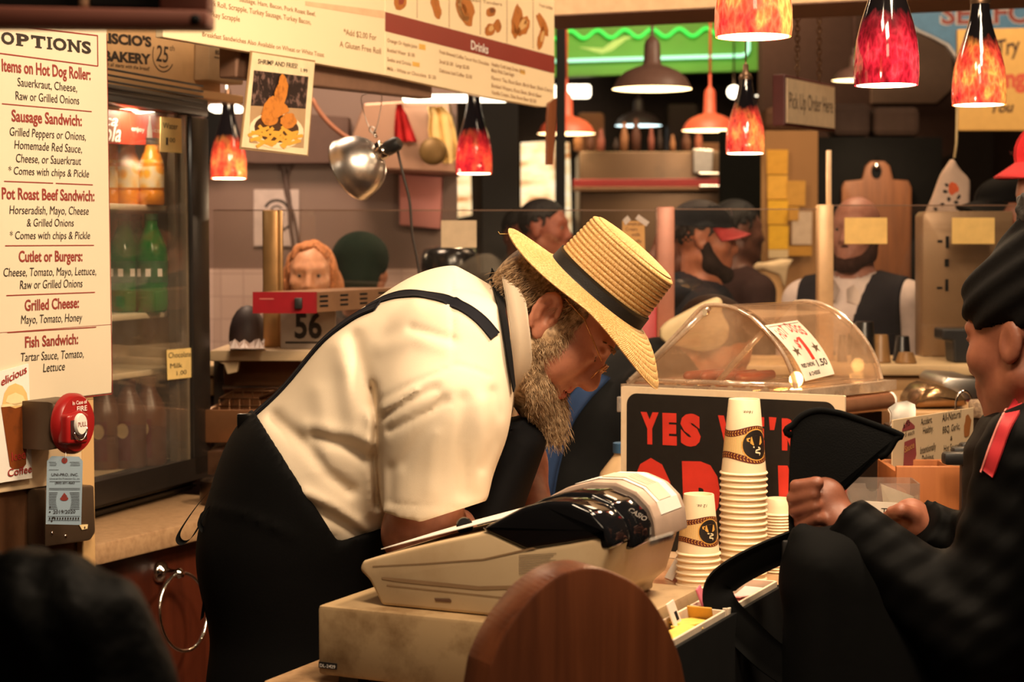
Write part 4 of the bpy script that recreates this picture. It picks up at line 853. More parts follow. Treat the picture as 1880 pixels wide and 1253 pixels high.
# seafood sign and try sign
SF = FR((0, 9.2, 0), (1, 0, 0))
S = thing('seafood_sign', 'blue SEAFOOD sign with red letters and white scalloped border', 'sign', tuple(at(1790, 120, 9.2)))
out = [(1640, 40), (1660, 22), (1920, 10), (1920, 100), (1766, 132), (1752, 95), (1725, 72), (1690, 55), (1664, 38)]
b = B(); px_prism(b, SF, [(1655, 26), (1664, 20), (1930, 8), (1930, 140), (1766, 138), (1756, 108), (1738, 84), (1712, 70), (1684, 58), (1662, 40)], 0, .05, .003); b.build('white_border', mat('sign_white', srgb(205, 196, 190), .6), S)
b = B(); px_prism(b, SF, [(1660, 25), (1930, 12), (1930, 136), (1770, 134), (1760, 104), (1742, 80), (1714, 66), (1686, 53), (1666, 38)], -.006, 0); b.build('blue_face', mat('sign_blue', srgb(92, 138, 172), .6), S)
b = B(); ptxt(b, SF, 'SEAFOOD', (1724, 47), (1990, 43), 44, .05, 0, -.0075); flush(b, SF).build('letter_outline', mat('sign_white', srgb(205, 196, 190), .6), S)
b = B(); ptxt(b, SF, 'SEAFOOD', (1728, 45), (1986, 41), 38, .02, 0, -.009); flush(b, SF).build('red_lettering', mat('sign_red', srgb(150, 66, 56), .6), S)
TY = FR((0, 8.2, 0), (1, 0, 0))
S = thing('try_sign', 'yellow sign reading Try and You behind the rightmost glass pendant', 'sign', tuple(at(1830, 242, 8.2)))
b = B(); px_prism(b, TY, [(1758, 240), (1758, 54), (1940, 50), (1940, 240)], 0, .03, .003); b.build('board', mat('sign_yellow', srgb(206, 160, 86), .6, var=.04), S)
b = B(); ptxt(b, TY, 'Try', (1833, 104), (1876, 96), 30, .02, .3); ptxt(b, TY, 'You', (1820, 208), (1862, 206), 20, .03, .3); flush(b, TY).build('black_lettering', mat('brown_ink', srgb(60, 36, 22), .6), S)
b = B(); ptxt(b, TY, 'ng', (1846, 162), (1884, 160), 36, .05); flush(b, TY).build('red_lettering', mat('sign_orange', srgb(196, 84, 58), .6), S)
panel('stall_facade', [(1400, 290), (1400, -280), (1760, -280), (1760, 280), (1700, 300)], 10.2, mat('stall_brown', srgb(62, 44, 36), .8), 'dark brown stall front behind the pick up sign', 'stall front', .2)
panel('oval_sign', [(1600, 60), (1670, 48), (1720, 70), (1748, 100), (1752, 160), (1720, 190), (1600, 190)], 10.16, mat('oval_brown', srgb(92, 68, 50), .7), 'brown rounded board under the blue SEAFOOD sign', 'board', .04)
panel('black_partition', [(1500, zpx(8.9)), (1730, zpx(8.9)), (1730, 252), (1500, 252)], 8.9, mat('stall_black', (.008, .007, .006), .9), 'black stall back wall behind the bald man', 'panel', .1)
panel('tan_column', [(1402, zpx(8)), (1500, zpx(8)), (1502, 240), (1404, 240)], 8.0, mat('column_tan', srgb(150, 108, 62), .7, var=.1, sc=3), 'tan column with order slips pinned on it', 'column', .12)
panel('chalk_board', [(1322, zpx(9.5)), (1404, zpx(9.5)), (1404, 240), (1322, 240)], 9.5, mat('dark_board', srgb(22, 22, 18), .8), 'black board between the oven and the tan column', 'board', .06)
panel('brown_post_panel', [(1280, zpx(11.9)), (1322, zpx(11.9)), (1322, 262), (1280, 262)], 11.9, mat('post_tan', srgb(150, 104, 66), .7), 'tan post at the right end of the oven', 'post', .05)
# far wall clutter shelf and boxes in the middle distance
for i, (x0, y0, x1, y1, Y_, c_, lab) in enumerate(((1404, 240, 1500, 196, 8.0, (88, 62, 46), 'brown box above the tan column under the pick up sign'), (1530, 251, 1600, 190, 8.9, (58, 44, 38), 'dim sack on the dark stall shelf below the black and red pendant'), (1604, 251, 1690, 196, 8.9, (66, 50, 42), 'dim crate on the dark stall shelf beside the sack'), (1060, zpx(12.2), 1110, 206, 12.2, (110, 74, 52), 'tan storage cabinet rising behind the oven top'), (1225, zpx(12.2), 1282, 190, 12.2, (40, 30, 26), 'dark storage cabinet behind the oven top beside the coral lamp'))):
    panel('storage_box', [(x0, y0), (x1, y0), (x1, y1), (x0, y1)], Y_, mat('box_%d' % i, srgb(*c_), .8), lab, 'box', .2, bev=.03)
# order slips
slips = [(1408, 320, 1446, 275, (214, 160, 66)), (1409, 366, 1445, 322, (222, 170, 74)), (1445, 378, 1478, 332, (196, 148, 72)), (1410, 412, 1446, 368, (226, 176, 60)), (1411, 458, 1447, 414, (228, 180, 56)), (1411, 474, 1447, 459, (214, 192, 150)), (1448, 470, 1490, 452, (190, 140, 62)), (1454, 449, 1490, 388, (206, 184, 160)), (1448, 405, 1466, 380, (200, 150, 70))]
sl = ['yellow order slip at the top of the column', 'yellow order slip second from the top of the column', 'tan order slip right of the long slip row on the column', 'bright yellow order slip at mid height on the column', 'bright yellow order slip low in the long row on the column', 'cream slip end at the bottom of the long row', 'tan slip edge under the white slip on the column', 'white creased order slip at right on the column', 'small tan slip left above the white slip']
for i, (x0, y0, x1, y1, c_) in enumerate(slips): panel('order_slip', [(x0, y0), (x1, y0), (x1+1, y1), (x0, y1)], 7.97-.004*i, mat('slip_%d_%d' % c_[:2], srgb(*c_), .8), sl[i], 'order slip', .002, bev=0, group='order slips on the tan column')
# bin with white bag
S = thing('bin', 'tan waste bin topped with a white bag behind the bearded man in the cap', 'bin', tuple(at(1392, zpx(7.2), 7.2)))
fr = FR((0, 7.2, 0), (1, 0, 0)); b = B(); px_prism(b, fr, [(1352, zpx(7.2)-2), (1436, zpx(7.2)-2), (1440, 490), (1352, 490)], 0, .3, .01); b.build('body', mat('bin_tan', srgb(205, 160, 104), .6), S, 40)
b = B(); px_prism(b, fr, [(1312, zpx(7.2)-2), (1350, zpx(7.2)-2), (1350, 500), (1322, 500)], .05, .3, .01); b.build('side_panel', mat('bin_grey', srgb(170, 150, 140), .5), S)
b = B(); px_prism(b, fr, [(1336, 492), (1342, 476), (1375, 482), (1420, 484), (1456, 476), (1446, 492), (1440, 530), (1430, 505), (1400, 494), (1370, 500)], -.02, .3, .008); b.build('bag', mat('bag_white', srgb(226, 200, 160), .6), S, 40)
# ================================================================ back counter with glass guard, heat lamp, fryer
BC = 1.2
S = thing('back_counter', 'cream topped back counter carrying the glass guard posts and cup stacks', 'counter', (.4, 4.95, 0))
LEDGE = mat('ledge_cream', srgb(214, 184, 140), .45, var=.04); BODYD = mat('counter_body_brown', srgb(58, 34, 26), .6)
b = B(); b.box((.62, 5.0, BC-.015), (3.2, .42, .03), .008); b.build('worktop', LEDGE, S, 30)
b = B(); b.box((.62, 4.84, BC-.06), (3.2, .05, .05), .006); b.build('front_rail', mat('rail_tan', srgb(190, 150, 104), .4), S, 30)
b = B(); b.box((.62, 5.02, (BC-.031)/2), (3.16, .34, BC-.032)); b.build('base_panel', BODYD, S)
b = B(); b.box((1.1, 4.845, 1.04), (1.2, .012, .16)); b.build('red_panel', mat('panel_red', srgb(120, 24, 26), .5), S)
G = thing('glass_guard', 'clear glass sneeze guard held by tan posts on the back counter', 'glass guard', (.4, 5.0, BC))
GY = 5.0; GF = FR((0, GY, 0), (1, 0, 0)); zc_ = 450+.32*F/GY-1
def guardpost(x0, x1, yt, m): b = B(); px_prism(b, GF, [(x0, zc_), (x1, zc_), (x1, yt), (x0, yt)], -.025, .025, .005); return b.build('post', m, G, 40)
guardpost(1205, 1237, 380, mat('post_rosy', srgb(170, 112, 92), .4, .2)); guardpost(1500, 1528, 376, mat('post_tan2', srgb(204, 166, 124), .4, .2))
b = B(); px_prism(b, GF, [(1517, 376), (1526, 376), (1526, 276), (1517, 276)], -.006, .006, .002); b.build('rod', mat('rod_cream', srgb(226, 190, 150), .4), G, 40)
GP = pane('guard_glass', (.97, .96, .94), .05, haze=.006)
for x0, x1, yt in ((392, 1205, 386), (1238, 1500, 384), (1529, 1990, 377)):
    b = B(); px_prism(b, GF, [(x0, zc_), (x1, zc_), (x1, yt), (x0, yt)], -.003, .003); pn = b.build('pane', GP, G)
    b = B(); px_prism(b, GF, [(x0, yt+1.2), (x1, yt+1.2), (x1, yt-.6), (x0, yt-.6)], -.004, .004); b.build('top_edge', mat('glass_edge', srgb(120, 92, 74), .3), pn)
for x0, y0_, x1, y1_, c_, lab in ((810, 455, 875, 405, (202, 180, 150), 'grey white blank card on the glass guard above the black hat'), (1550, 448, 1628, 400, (230, 190, 114), 'yellow blank card on the glass in front of the bald person'), (1747, 448, 1825, 400, (226, 188, 112), 'yellow blank card on the glass in front of the steel machine')):
    b = B(); px_prism(b, GF, [(x0, y0_), (x1, y0_), (x1, y1_), (x0, y1_)], -.006, -.0035); solo(b, 'blank_card', mat('card_%d' % c_[0], srgb(*c_), .7), lab, 'card')
S = thing('taped_note', 'small tan handwritten note taped to the glass beside the straw hat', 'note', tuple(at(1163, 455, GY-.005)))
b = B(); px_prism(b, GF, [(1143, 470), (1184, 470), (1183, 406), (1142, 406)], -.006, -.0035); b.build('paper', mat('note_tan', srgb(196, 148, 88), .7), S)
for pts in ([(1143, 404), (1152, 396), (1158, 404), (1148, 414)], [(1166, 402), (1172, 394), (1192, 408), (1186, 416)]): b = B(); px_prism(b, GF, pts, -.0075, -.0062); b.build('tape', mat('clear_tape', srgb(190, 176, 168), .4), S)
b = B()
for st, a, c in (('Whoopie pies', (1145, 414), (1180, 414)), ('Cream', (1148, 424), (1170, 424)), ('milk', (1160, 434), (1176, 434)), ('shoofly', (1150, 446), (1178, 446)), ('pies', (1152, 457), (1174, 457))): ptxt(b, GF, st, a, c, 6, .01, 0, -.0068)
flush(b, GF).build('handwriting', mat('note_ink', srgb(100, 60, 36), .6), S)
# left service shelf, heat lamp, number sign
S = thing('service_shelf', 'cream shelf behind the bent man carrying the number 56 sign', 'shelf', tuple(at(490, 700, 4.6)))
zs_ = at(500, 643, 4.5).z
x0, x1 = at(380, 0, 4.5).x, at(700, 0, 4.5).x
b = B(); b.box(((x0+x1)/2, 4.66, zs_-.014), (x1-x0, .34, .028), .005); b.build('board', mat('shelf_cream', srgb(206, 178, 140), .45, var=.05), S, 30)
for px in (425, 575):
    p = at(px, 680, 4.5); b = B(); fr = FR((0, 4.5, 0), (1, 0, 0)); px_prism(b, fr, [(px-28, 664), (px+14, 664), (px+10, 684), (px-8, 688), (px-14, 670)], 0, .03, .003); b.build('bracket', mat('shelf_cream', srgb(206, 178, 140), .45), S)
for px in (405, 640): p = at(px, 700, 4.72); b = B(); b.box((p.x, 4.72, (zs_-.028)/2), (.03, .03, zs_-.028)); b.build('leg', DSTEEL, S)
b = B(); b.box(((x0+x1)/2, 4.79, 1.12), (x1-x0, .02, .2)); b.build('back_panel', mat('under_shelf_dark', srgb(52, 38, 30), .7), S)
HL = FR(at(465, 574, 4.36), (1, .0, 0)); 
S = thing('heat_lamp', 'silver slotted heat lamp bar with a red switch box end', 'heat lamp', tuple(at(520, 643, 4.5)))
a0 = at(466, 574, 4.3); a1 = at(580, 574, 4.3); zt3 = at(520, 537, 4.3).z; dv = Vector((.36, .93, 0)).normalized()*.52
b = B(); z0 = a0.z
def bar(b, a0, a1, z0, z1, dv, f0=0, f1=1):
    P = [a0+dv*f0, a1+dv*f0, a1+dv*f1, a0+dv*f1]; V = [Vector((p.x, p.y, z0)) for p in P]+[Vector((p.x, p.y, z1)) for p in P]
    b.add(V, [(3, 2, 1, 0), (4, 5, 6, 7), (0, 1, 5, 4), (1, 2, 6, 5), (2, 3, 7, 6), (3, 0, 4, 7)])
bar(b, a0, a1, z0, zt3, dv, .012, 1); b.build('housing', mat('lamp_steel', srgb(186, 146, 112), .3, .7), S)
b = B(); bar(b, a0, a1, z0-.002, zt3+.001, dv, -.01, .011); b.build('control_box', mat('control_red', srgb(140, 18, 28), .35), S)
b = B(); p = at(549, 557, 4.3); b.box((p.x, 4.29, p.z), (.018, .014, .026), .002); b.build('switch', BLACK, S, 40)
b = B(); p = at(490, 549, 4.3); b.box((p.x, 4.296, p.z), (.034, .004, .003)); b.build('print', mat('print_rose', srgb(190, 100, 90), .5), S)
nrm = Vector((dv.y, -dv.x, 0)).normalized()
for f in (.08, .29, .5, .71, .9):
    for k in range(3):
        c = a1+dv*f+nrm*.0005; zc = z0+(zt3-z0)*(.3+.24*k); T = FR((c.x, c.y, zc), dv)
        b = B(); b.box((0, 0, 0), (.042, .002, .0052), .0009, T=T); b.build('vent_slot', MATTE, S)
for px in (494,):
    p = at(px, 0, 4.62); zz = at(px, 386, 4.62).z; b = B(); b.box((p.x, 4.62, (zz+zs_)/2), (.04, .03, zz-zs_), .005); b.box((p.x+.025, 4.62, (zz+zs_)/2), (.012, .02, zz-zs_), .003); b.build('stand_post', mat('stand_gold', srgb(176, 136, 88), .35, .7), S, 40)
NF6 = FR((0, 4.56, 0), (1, 0, 0))
S = thing('number_sign', 'white plastic sign with a black 56 under the heat lamp', 'sign', tuple(at(565, 642, 4.56)))
b = B(); px_prism(b, NF6, [(515, 641), (616, 641), (616, 566), (515, 566)], 0, .012, .002); b.build('plate', mat('sign_grey_white', srgb(184, 168, 152), .5), S)
b = B(); ptxt(b, NF6, '56', (541, 622), (591, 622), 48, .03); ppoly(b, NF6, [(524, 631), (592, 631), (592, 627.5), (524, 627.5)]); flush(b, NF6).build('black_print', INK, S)
rr = random.Random(8); b = B()
rows = [[at(422+i*9, 640-(0 if k in (0, 5) else rr.uniform(4, 18)), 4.42+k*.03) for i in range(8)] for k in range(6)]; b.sheet(rows, thick=.002); solo(b, 'crumpled_wrap', mat('wrap_grey', srgb(180, 160, 150), .5), 'crumpled grey paper wrap on the cream shelf left of the 56 sign', 'wrapper')
b = B(); b.ball(at(455, 640, 4.75)+Vector((0, 0, .03)), (.05, .06, .085), 20); solo(b, 'dark_shoulder_shape', mat('dark_shoulder_brown', srgb(48, 34, 34), .6), 'dark rounded shoulder shape on the cream shelf behind the crumpled wrap', 'bag', smooth=True)  # rounded stand-in for the red haired woman's dark shoulder
# deep fryer
S = thing('deep_fryer', 'brown stained steel deep fryer between the fridge and the bent man', 'fryer', (at(500, 0, 4.45).x, 4.5, 0))
FS = dirty('fryer_steel', (96, 66, 46), (58, 38, 27), .35, 5, metal=.6); xA, xB = at(392, 0, 4.5).x, at(690, 0, 4.5).x
zr = at(430, 768, 4.32).z; fr = FR((0, 4.32, 0), (1, 0, 0))
b = B(); b.box(((xA+xB)/2, 4.47, zr/2-.04), (xB-xA, .28, zr-.08), .006); b.build('tank', FS, S, 40)
b = B()
b.box(((xA+xB)/2, 4.325, zr-.02), (xB-xA, .012, .08), .003); b.box(((xA+xB)/2, 4.615, zr+.03), (xB-xA, .012, .18), .003); b.box((xA+.006, 4.47, zr-.02), (.012, .28, .08), .003); b.box((xB-.006, 4.47, zr-.02), (.012, .28, .08), .003); b.build('rim', mat('fryer_rim', srgb(140, 96, 64), .3, .7), S, 40)
b = B(); z7 = at(430, 717, 4.5).z; b.tube([(xA, 4.59, z7), (xB, 4.59, z7)], .006, 8); b.tube([(xA+.2, 4.59, z7), (xA+.2, 4.57, z7-.06)], .005, 6); b.build('hanging_rail', CHROME, S, True)
bk = thing('fry_basket', 'wire fry basket resting in the steel fryer', 'basket', (xA+.15, 4.47, zr)); WIREM = mat('wire_brown', srgb(120, 84, 56), .35, .8)
b = B(); xa, xb, ya, yb, za, zb2 = xA+.03, xA+.3, 4.35, 4.57, zr-.03, zr+.045
for z in np.linspace(za, zb2, 5): b.tube([(xa, ya, z), (xb, ya, z), (xb, yb, z), (xa, yb, z)], .0022, 5, closed=True)
for x in np.linspace(xa, xb, 12): b.tube([(x, ya, zb2), (x, ya, za), (x, yb, za), (x, yb, zb2)], .0014, 4)
b.build('wire_cage', WIREM, bk, True); b = B(); b.tube([(xa+.1, ya, zb2), (xa+.22, ya-.06, zb2+.05), (xa+.3, ya-.09, zb2+.075)], .005, 8); b.build('handle', WIREM, bk, True)
b = B(); p = at(470, 830, 4.27); b.box((p.x+.02, 4.275, p.z), (.1, .08, .1), .006); solo(b, 'control_block', MATTE, 'black control block on the front of the fryer', 'control box')
b = B(); p = at(410, 868, 4.2); b.lathe([(0, 0), (.045, 0), (.05, .01), (.05, .055), (.036, .066), (0, .068)], 24, T=Matrix.Translation((p.x+.005, 4.14, CT+.001))); solo(b, 'steel_pot', mat('dark_steel_pot', srgb(80, 64, 54), .25, .9), 'small dark steel pot low beside the fridge edge', 'pot', smooth=40)
# right end of the back counter: machine, cups
MF = FR((0, 5.12, 0), (1, 0, 0)); zc5 = 450+.32*F/5.12-1
S = thing('steel_machine', 'tall grey steel machine with slots behind the glass guard at right', 'machine', tuple(at(1760, zc5, 5.12)))
b = B(); px_prism(b, MF, [(1694, zc5), (1860, zc5), (1860, 388), (1700, 388), (1694, 396)], 0, .1, .004); b.build('cabinet', mat('machine_grey', srgb(140, 112, 84), .4, .3, var=.06, sc=10), S, 40)
for x0, y0_, x1, y1_ in ((1736, 456, 1742, 434), (1721, 446, 1730, 441), (1734, 490, 1742, 476), (1735, 535, 1741, 513), (1720, 531, 1730, 527)):
    b = B(); px_prism(b, MF, [(x0, y0_), (x1, y0_), (x1, y1_), (x0, y1_)], -.002, .0); b.build('slot', MATTE, S)
def cupstack(px, w, yb, yt, m, lab, Y, cat='cup'):
    c = at(px, yb, Y); c.z = BC+.001; r = w/2/F*Y; h = (yb-yt)/F*Y; b = B(); n = max(2, int(h/.011)); prof = [(0, 0), (r, 0)]
    cup = min(h, .085)
    k = (h-cup)/.009
    for i in range(int(k)+1): z = i*.009; prof += [(r, z), (r*1.03, z+.002), (r*1.03, z+.004), (r*.98, z+.006)]
    prof += [(r*.72, h-.002), (r*.68, h), (0, h)]; b.lathe(prof, 28, T=Matrix.Translation(c)); return solo(b, 'cup', m, lab, cat, None, 40)
BCUP = mat('black_cup', (.015, .013, .012), .3); TCUP = mat('tan_cup', srgb(150, 112, 70), .4)
cupstack(1586, 46, 665, 590, BCUP, 'tall stack of black cups on the back counter', 4.88, 'cup stack'); cupstack(1656, 34, 652, 606, BCUP, 'short stack of black cups right of the tan cups', 4.94, 'cup stack'); cupstack(1616, 38, 665, 614, TCUP, 'tan cup stack between the two black cup stacks', 4.88, 'cup stack'); cupstack(1663, 38, 668, 648, TCUP, 'low tan tub in front of the short black cup stack', 4.85, 'tub'); cupstack(1546, 18, 650, 600, BCUP, 'black cup partly hidden by the acrylic cover at the guard post', 4.9)
cf = FR((0, 4.86, 0), (1, 0, 0)); b = B(); z8 = 450+(CAMZ-BC-.001)*F/4.86; px_prism(b, cf, [(1752, z8), (1800, z8), (1800, 604), (1730, 604), (1730, 625), (1750, 627)], 0, .1, .006); solo(b, 'black_container', BLACK, 'black plastic container on the back counter in front of the woman in the headwrap', 'container')
b = B(); b.box(at(1700, 690, 4.6), (.5, .12, .02), .004)
# bag and big board hung on the dark partition
bgm = mat('bag_print_white', srgb(206, 178, 160), .7); BGF = FR((0, 5.7, 0), (1, 0, 0))
S = thing('printed_bag', 'white bag with black and orange print hanging behind the steel machine', 'bag', tuple(at(1742, 400, 5.7)))
b = B(); px_prism(b, BGF, [(1698, 400), (1782, 400), (1784, 330), (1762, 308), (1752, 288), (1744, 300), (1730, 320), (1716, 360)], 0, .05, .015); b.build('bag_body', bgm, S, 60)
b = B(); pblob(b, BGF, (1750, 346), 9, 12, -.0006, 14, 0, .4, 2); flush(b, BGF).build('orange_print', mat('print_orange', srgb(214, 90, 40), .6), S)
b = B()
for i, p in enumerate(((1735, 352), (1742, 366), (1760, 362), (1730, 376), (1718, 384), (1722, 394), (1755, 372), (1738, 340))): pblob(b, BGF, p, 4.5, 3.5, -.0008, 9, i, .5, i)
flush(b, BGF).build('black_print', INK, S)
b = B(); b.tube([at(1752, 290, 5.72), at(1756, 262, 5.72), at(1760, 100, 5.72)], .004, 6); b.build('hanging_cord', TAPE, S, True)
PBF = FR((0, 8.857, 0), (1, 0, 0))
b = B(); o_ = [(1546, 560), (1672, 560), (1674, 345), (1668, 332), (1640, 330), (1634, 305), (1624, 296), (1600, 296), (1590, 306), (1584, 330), (1552, 333), (1546, 345)]
S = thing('peel_board', 'large brown wooden board with a handle hole behind the bald person', 'board', tuple(at(1610, 560, 8.857)))
px_prism(b, PBF, o_, 0, .04, .006); b.build('board', wood('peel_wood', (150, 92, 54), (122, 74, 44), .6), S, 40)
b = B(); pblob(b, PBF, (1609, 315), 10, 14, -.0008); flush(b, PBF).build('handle_hole', MATTE, S)
b = B(); b.tube([at(1609, 308, 8.84), at(1611, 290, 8.9)], .01, 8); b.build('hook', CHROME, S, True)
# ================================================================ people
def skin(name, c, var=.1):
    if name in MC: return MC[name]
    q = N(name); b = q.bsdf(.5); t = q.tex('Noise', 60, Detail=4.0); c = srgb(*c)
    r = q.ramp(t.outputs[0], [(.3, (c[0]*(1-var), c[1]*(1-var*1.6), c[2]*(1-var*1.6))), (.7, (min(1, c[0]*(1+var)), c[1]*(1+var), c[2]*(1+var)))]); q.l(r.outputs[0], b.inputs['Base Color'])
    b.inputs['Subsurface Weight'].default_value = .12; b.inputs['Subsurface Radius'].default_value = (.01, .004, .002); b.inputs['Subsurface Scale'].default_value = .5
    t2 = q.tex('Noise', 420); q.bump(b, t2.outputs[0], .12, .001); MC[name] = q.m; return q.m
def head_sdf(P, ear=1.0, nose=1.0, fine=False, jaw=1.0, open_=0.0):
    """head in its own axes: x forward, y to the left, z up; origin between the ears, metres"""
    Q = P.copy(); Q[:, 1] = np.abs(P[:, 1])
    d = ell(P, (-.004, 0, .036), (.1, .077, .088))
    d = su(d, ell(P, (.045, 0, -.03), (.056, .061, .085)), .03)
    d = su(d, rc(Q, (.0, .05, -.055), (.068, .018, -.098), .024, .022), .03)
    d = su(d, ell(P, (.08*jaw, 0, -.1), (.02, .024, .019)), .02)
    d = su(d, rc(Q, (.09, .012, .034), (.08, .046, .036), .011, .009), .018)
    d = su(d, ell(Q, (.066, .046, -.016), (.026, .022, .024)), .025)
    d = ss(d, ell(Q, (.103, .033, .012), (.016, .019, .012)), .014)
    d = su(d, rc(P, (.096, 0, .022), (.116*nose, 0, -.026), .0085, .0135), .012)
    d = su(d, ell(Q, (.103, .0135, -.03), (.013, .0095, .009)), .008)
    d = su(d, ell(P, (.092, 0, -.064), (.016, .03, .024)), .02)
    d = su(d, rc(P, (.1, -.015, -.058), (.1, .015, -.058), .0075, .0075), .006)
    d = su(d, rc(P, (.099, -.013, -.071), (.099, .013, -.071), .0085, .0085), .006)
    d = ss(d, rbx(P, (.108, 0, -.0645), (.009, .026, .0012+open_), .001), .004)
    e = ell(Q, (-.008, .079, -.002), (.021*ear, .009, .034*ear), R=np.array([[.96, 0, .28], [0, 1, 0], [-.28, 0, .96]]).T)
    e = ss(e, ell(Q, (-.004, .09, .004), (.011*ear, .008, .021*ear)), .006)
    if fine:
        e = su(e, rc(Q, (.012, .078, -.006), (.008, .079, -.016), .0045, .004), .004)
        e = su(e, rcs(Q, [(-.012, .084, -.012), (-.016, .086, .01), (-.004, .086, .02)], [.003, .003, .003], .004), .004)
        d = su(d, ell(Q, (.092, .032, .021), (.01, .018, .006)), .008); d = su(d, ell(Q, (.091, .031, .003), (.008, .016, .005)), .008)
    d = su(d, ell(Q, (.0885, .032, .0185), (.009, .016, .0055)), .006); d = su(d, ell(Q, (.087, .032, .0045), (.008, .015, .005)), .006)
    d = su(d, e, .008); return d
def hair_sdf(P, style):
    d = ell(P, (-.008, 0, .044), (.105, .083, .092))
    if style == 'short': d = np.maximum(d, -half(P, (.035, 0, .02), (-.75, 0, .66)) if False else half(P, (.062, 0, .06), (.8, 0, -.6)))
    if style == 'bob':
        d = su(d, ell(P, (-.03, 0, -.03), (.085, .112, .12)), .03); d = np.maximum(d, np.minimum(half(P, (.055, 0, .062), (.95, 0, -.3)), 9)); d = np.maximum(d, -ell(P, (.115, 0, -.03), (.125, .07, .155)))
    return d
CAPN = {}
def cap_parts(root, T, crown, brim, bf=None, small=1.0):
    b = B(); rows = []
    for i in range(9):
        a = PI/2*i/8
        rows.append([Vector(((.108*math.cos(a)*math.cos(u))-.006, .086*math.cos(a)*math.sin(u), .045+.085*math.sin(a)**.9)) for u in np.linspace(0, 2*PI, 33)])
    b.sheet(rows, T, .003); o = b.build('cap_crown', crown, root, True)
    b = B(); rows = []
    for i in range(6):
        rr_ = i/5; rows.append([Vector((.085*math.cos(u)+rr_*.078*math.cos(u)**.8 if math.cos(u) > 0 else 0, .082*math.sin(u), .049-.02*rr_-.022*math.sin(u)**2*(.4+rr_))) for u in np.linspace(-1.25, 1.25, 17)])
    b.sheet(rows, T, .004); b.build('cap_brim', brim, root, True)
    b = B(); b.ball((-.006, 0, .13), (.006, .006, .003), 10, T=T); b.build('cap_button', crown, root, True)
def person(name, label, px, py, Y, face, H=None, sk=(150, 96, 66), jacket=(30, 28, 30), hair=None, hairc=(30, 20, 14), cap=None, beard=None, pitch=0.0, trousers=(24, 22, 24), h=.010, build=1.0, extra=None, stoop=0.0):
    """standing figure; (px,py) is where the ear line's middle shows, Y its depth, face the heading in degrees (0 = right, -90 = to the camera)"""
    e = at(px, py, Y); Hh = e.z; s = Hh/1.63; t = thing(name, label, 'person', (0, 0, 0)); E = np.array([stoop, 0, 1.63])
    cpi, spi = math.cos(pitch), math.sin(pitch); HR = np.array([[cpi, 0, -spi], [0, 1, 0], [spi, 0, cpi]])
    hl = lambda P: (P-E) @ HR.T.T if pitch == 0 else (P-E) @ np.array([[cpi, 0, spi], [0, 1, 0], [-spi, 0, cpi]])
    HT = Matrix.Translation(Vector(E)) @ Matrix(((cpi, 0, spi, 0), (0, 1, 0, 0), (-spi, 0, cpi, 0), (0, 0, 0, 1)))
    w = build
    def tors(P, g=0.0):
        Q = P.copy(); Q[:, 1] = np.abs(P[:, 1])
        d = rc(Q, (0, 0, 1.43), (0, .165*w, 1.405), .06+g, .062+g); d = su(d, ell(P, (.012, 0, 1.25), (.125*w+g, .18*w+g, .25)), .06); d = su(d, ell(P, (.01, 0, 1.02), (.125*w+g, .165*w+g, .22)), .06); return d
    def arms(P, g=0.0):
        Q = P.copy(); Q[:, 1] = np.abs(P[:, 1]); return rcs(Q, [(0, .2*w, 1.395), (-.01, .245*w, 1.12), (.1, .235*w, .9)], [.056+g, .046+g, .034+g], .02)
    def legs(P, g=0.0):
        Q = P.copy(); Q[:, 1] = np.abs(P[:, 1]); d = rcs(Q, [(0, .085, .9), (.005, .095, .5), (-.015, .1, .07)], [.095+g, .065+g, .048+g], .02); return su(d, ell(P, (0, 0, .93), (.13+g, .175*w+g, .13)), .04)
    def body(P):
        Q = P.copy(); Q[:, 1] = np.abs(P[:, 1]); d = head_sdf(hl(P)); d = su(d, rcs(P, [(-.005, 0, 1.42), (stoop*.8-.012, 0, 1.56)], [.062, .054]), .03)
        d = su(d, tors(P, -.012), .04); d = su(d, arms(P, -.01), .03); d = su(d, legs(P, -.012), .03)
        d = su(d, rcs(Q, [(.1, .235*w, .9), (.135, .232*w, .82), (.15, .222*w, .77)], [.03, .034, .02]), .02); d = su(d, rc(Q, (-.01, .1, .035), (.13, .11, .028), .036, .03), .02); return d
    SK = skin('skin_%d_%d' % sk[:2], sk)
    smesh('body', body, (-.2, -.34, -.02), (.22, .34, 1.82), h, SK, t)
    jk = lambda P: np.maximum(su(tors(P, .008), arms(P, .008), .03), np.maximum(.88-P[:, 2], -(np.linalg.norm((P-np.array([.01, 0, 1.5]))*[1, 1, .7], axis=1)-.068)))
    smesh('jacket', jk, (-.2, -.36, .84), (.24, .36, 1.52), h*1.2, mat('cloth_%d_%d_%d' % jacket, srgb(*jacket), .8), t)
    tr = lambda P: np.maximum(legs(P, .004), .09-P[:, 2]); smesh('trousers', tr, (-.2, -.3, .05), (.2, .3, 1.1), h*1.4, mat('cloth_%d_%d_%d' % trousers, srgb(*trousers), .85), t)
    for sd in (1, -1):
        b = B(); b.ball((.058, .1*sd, .03), (.125, .048, .045), 14); b.build('shoe', mat('dark_shoe', (.02, .016, .013), .5), t, True)
        b = B(); b.ball((.0835, .032*sd, .0115), .0118, 12, T=HT); b.m = 1; b.ball((.0925, .032*sd, .0115), (.0035, .006, .006), 10, T=HT); b.build('eye', [mat('eye_white', (.3, .24, .2), .3), mat('eye_dark', (.02, .012, .008), .2)], t, True)
    hm = mat('hair_%d_%d' % hairc[:2], srgb(*hairc), .7, var=.25, sc=90, bump=.3, bsc=300)
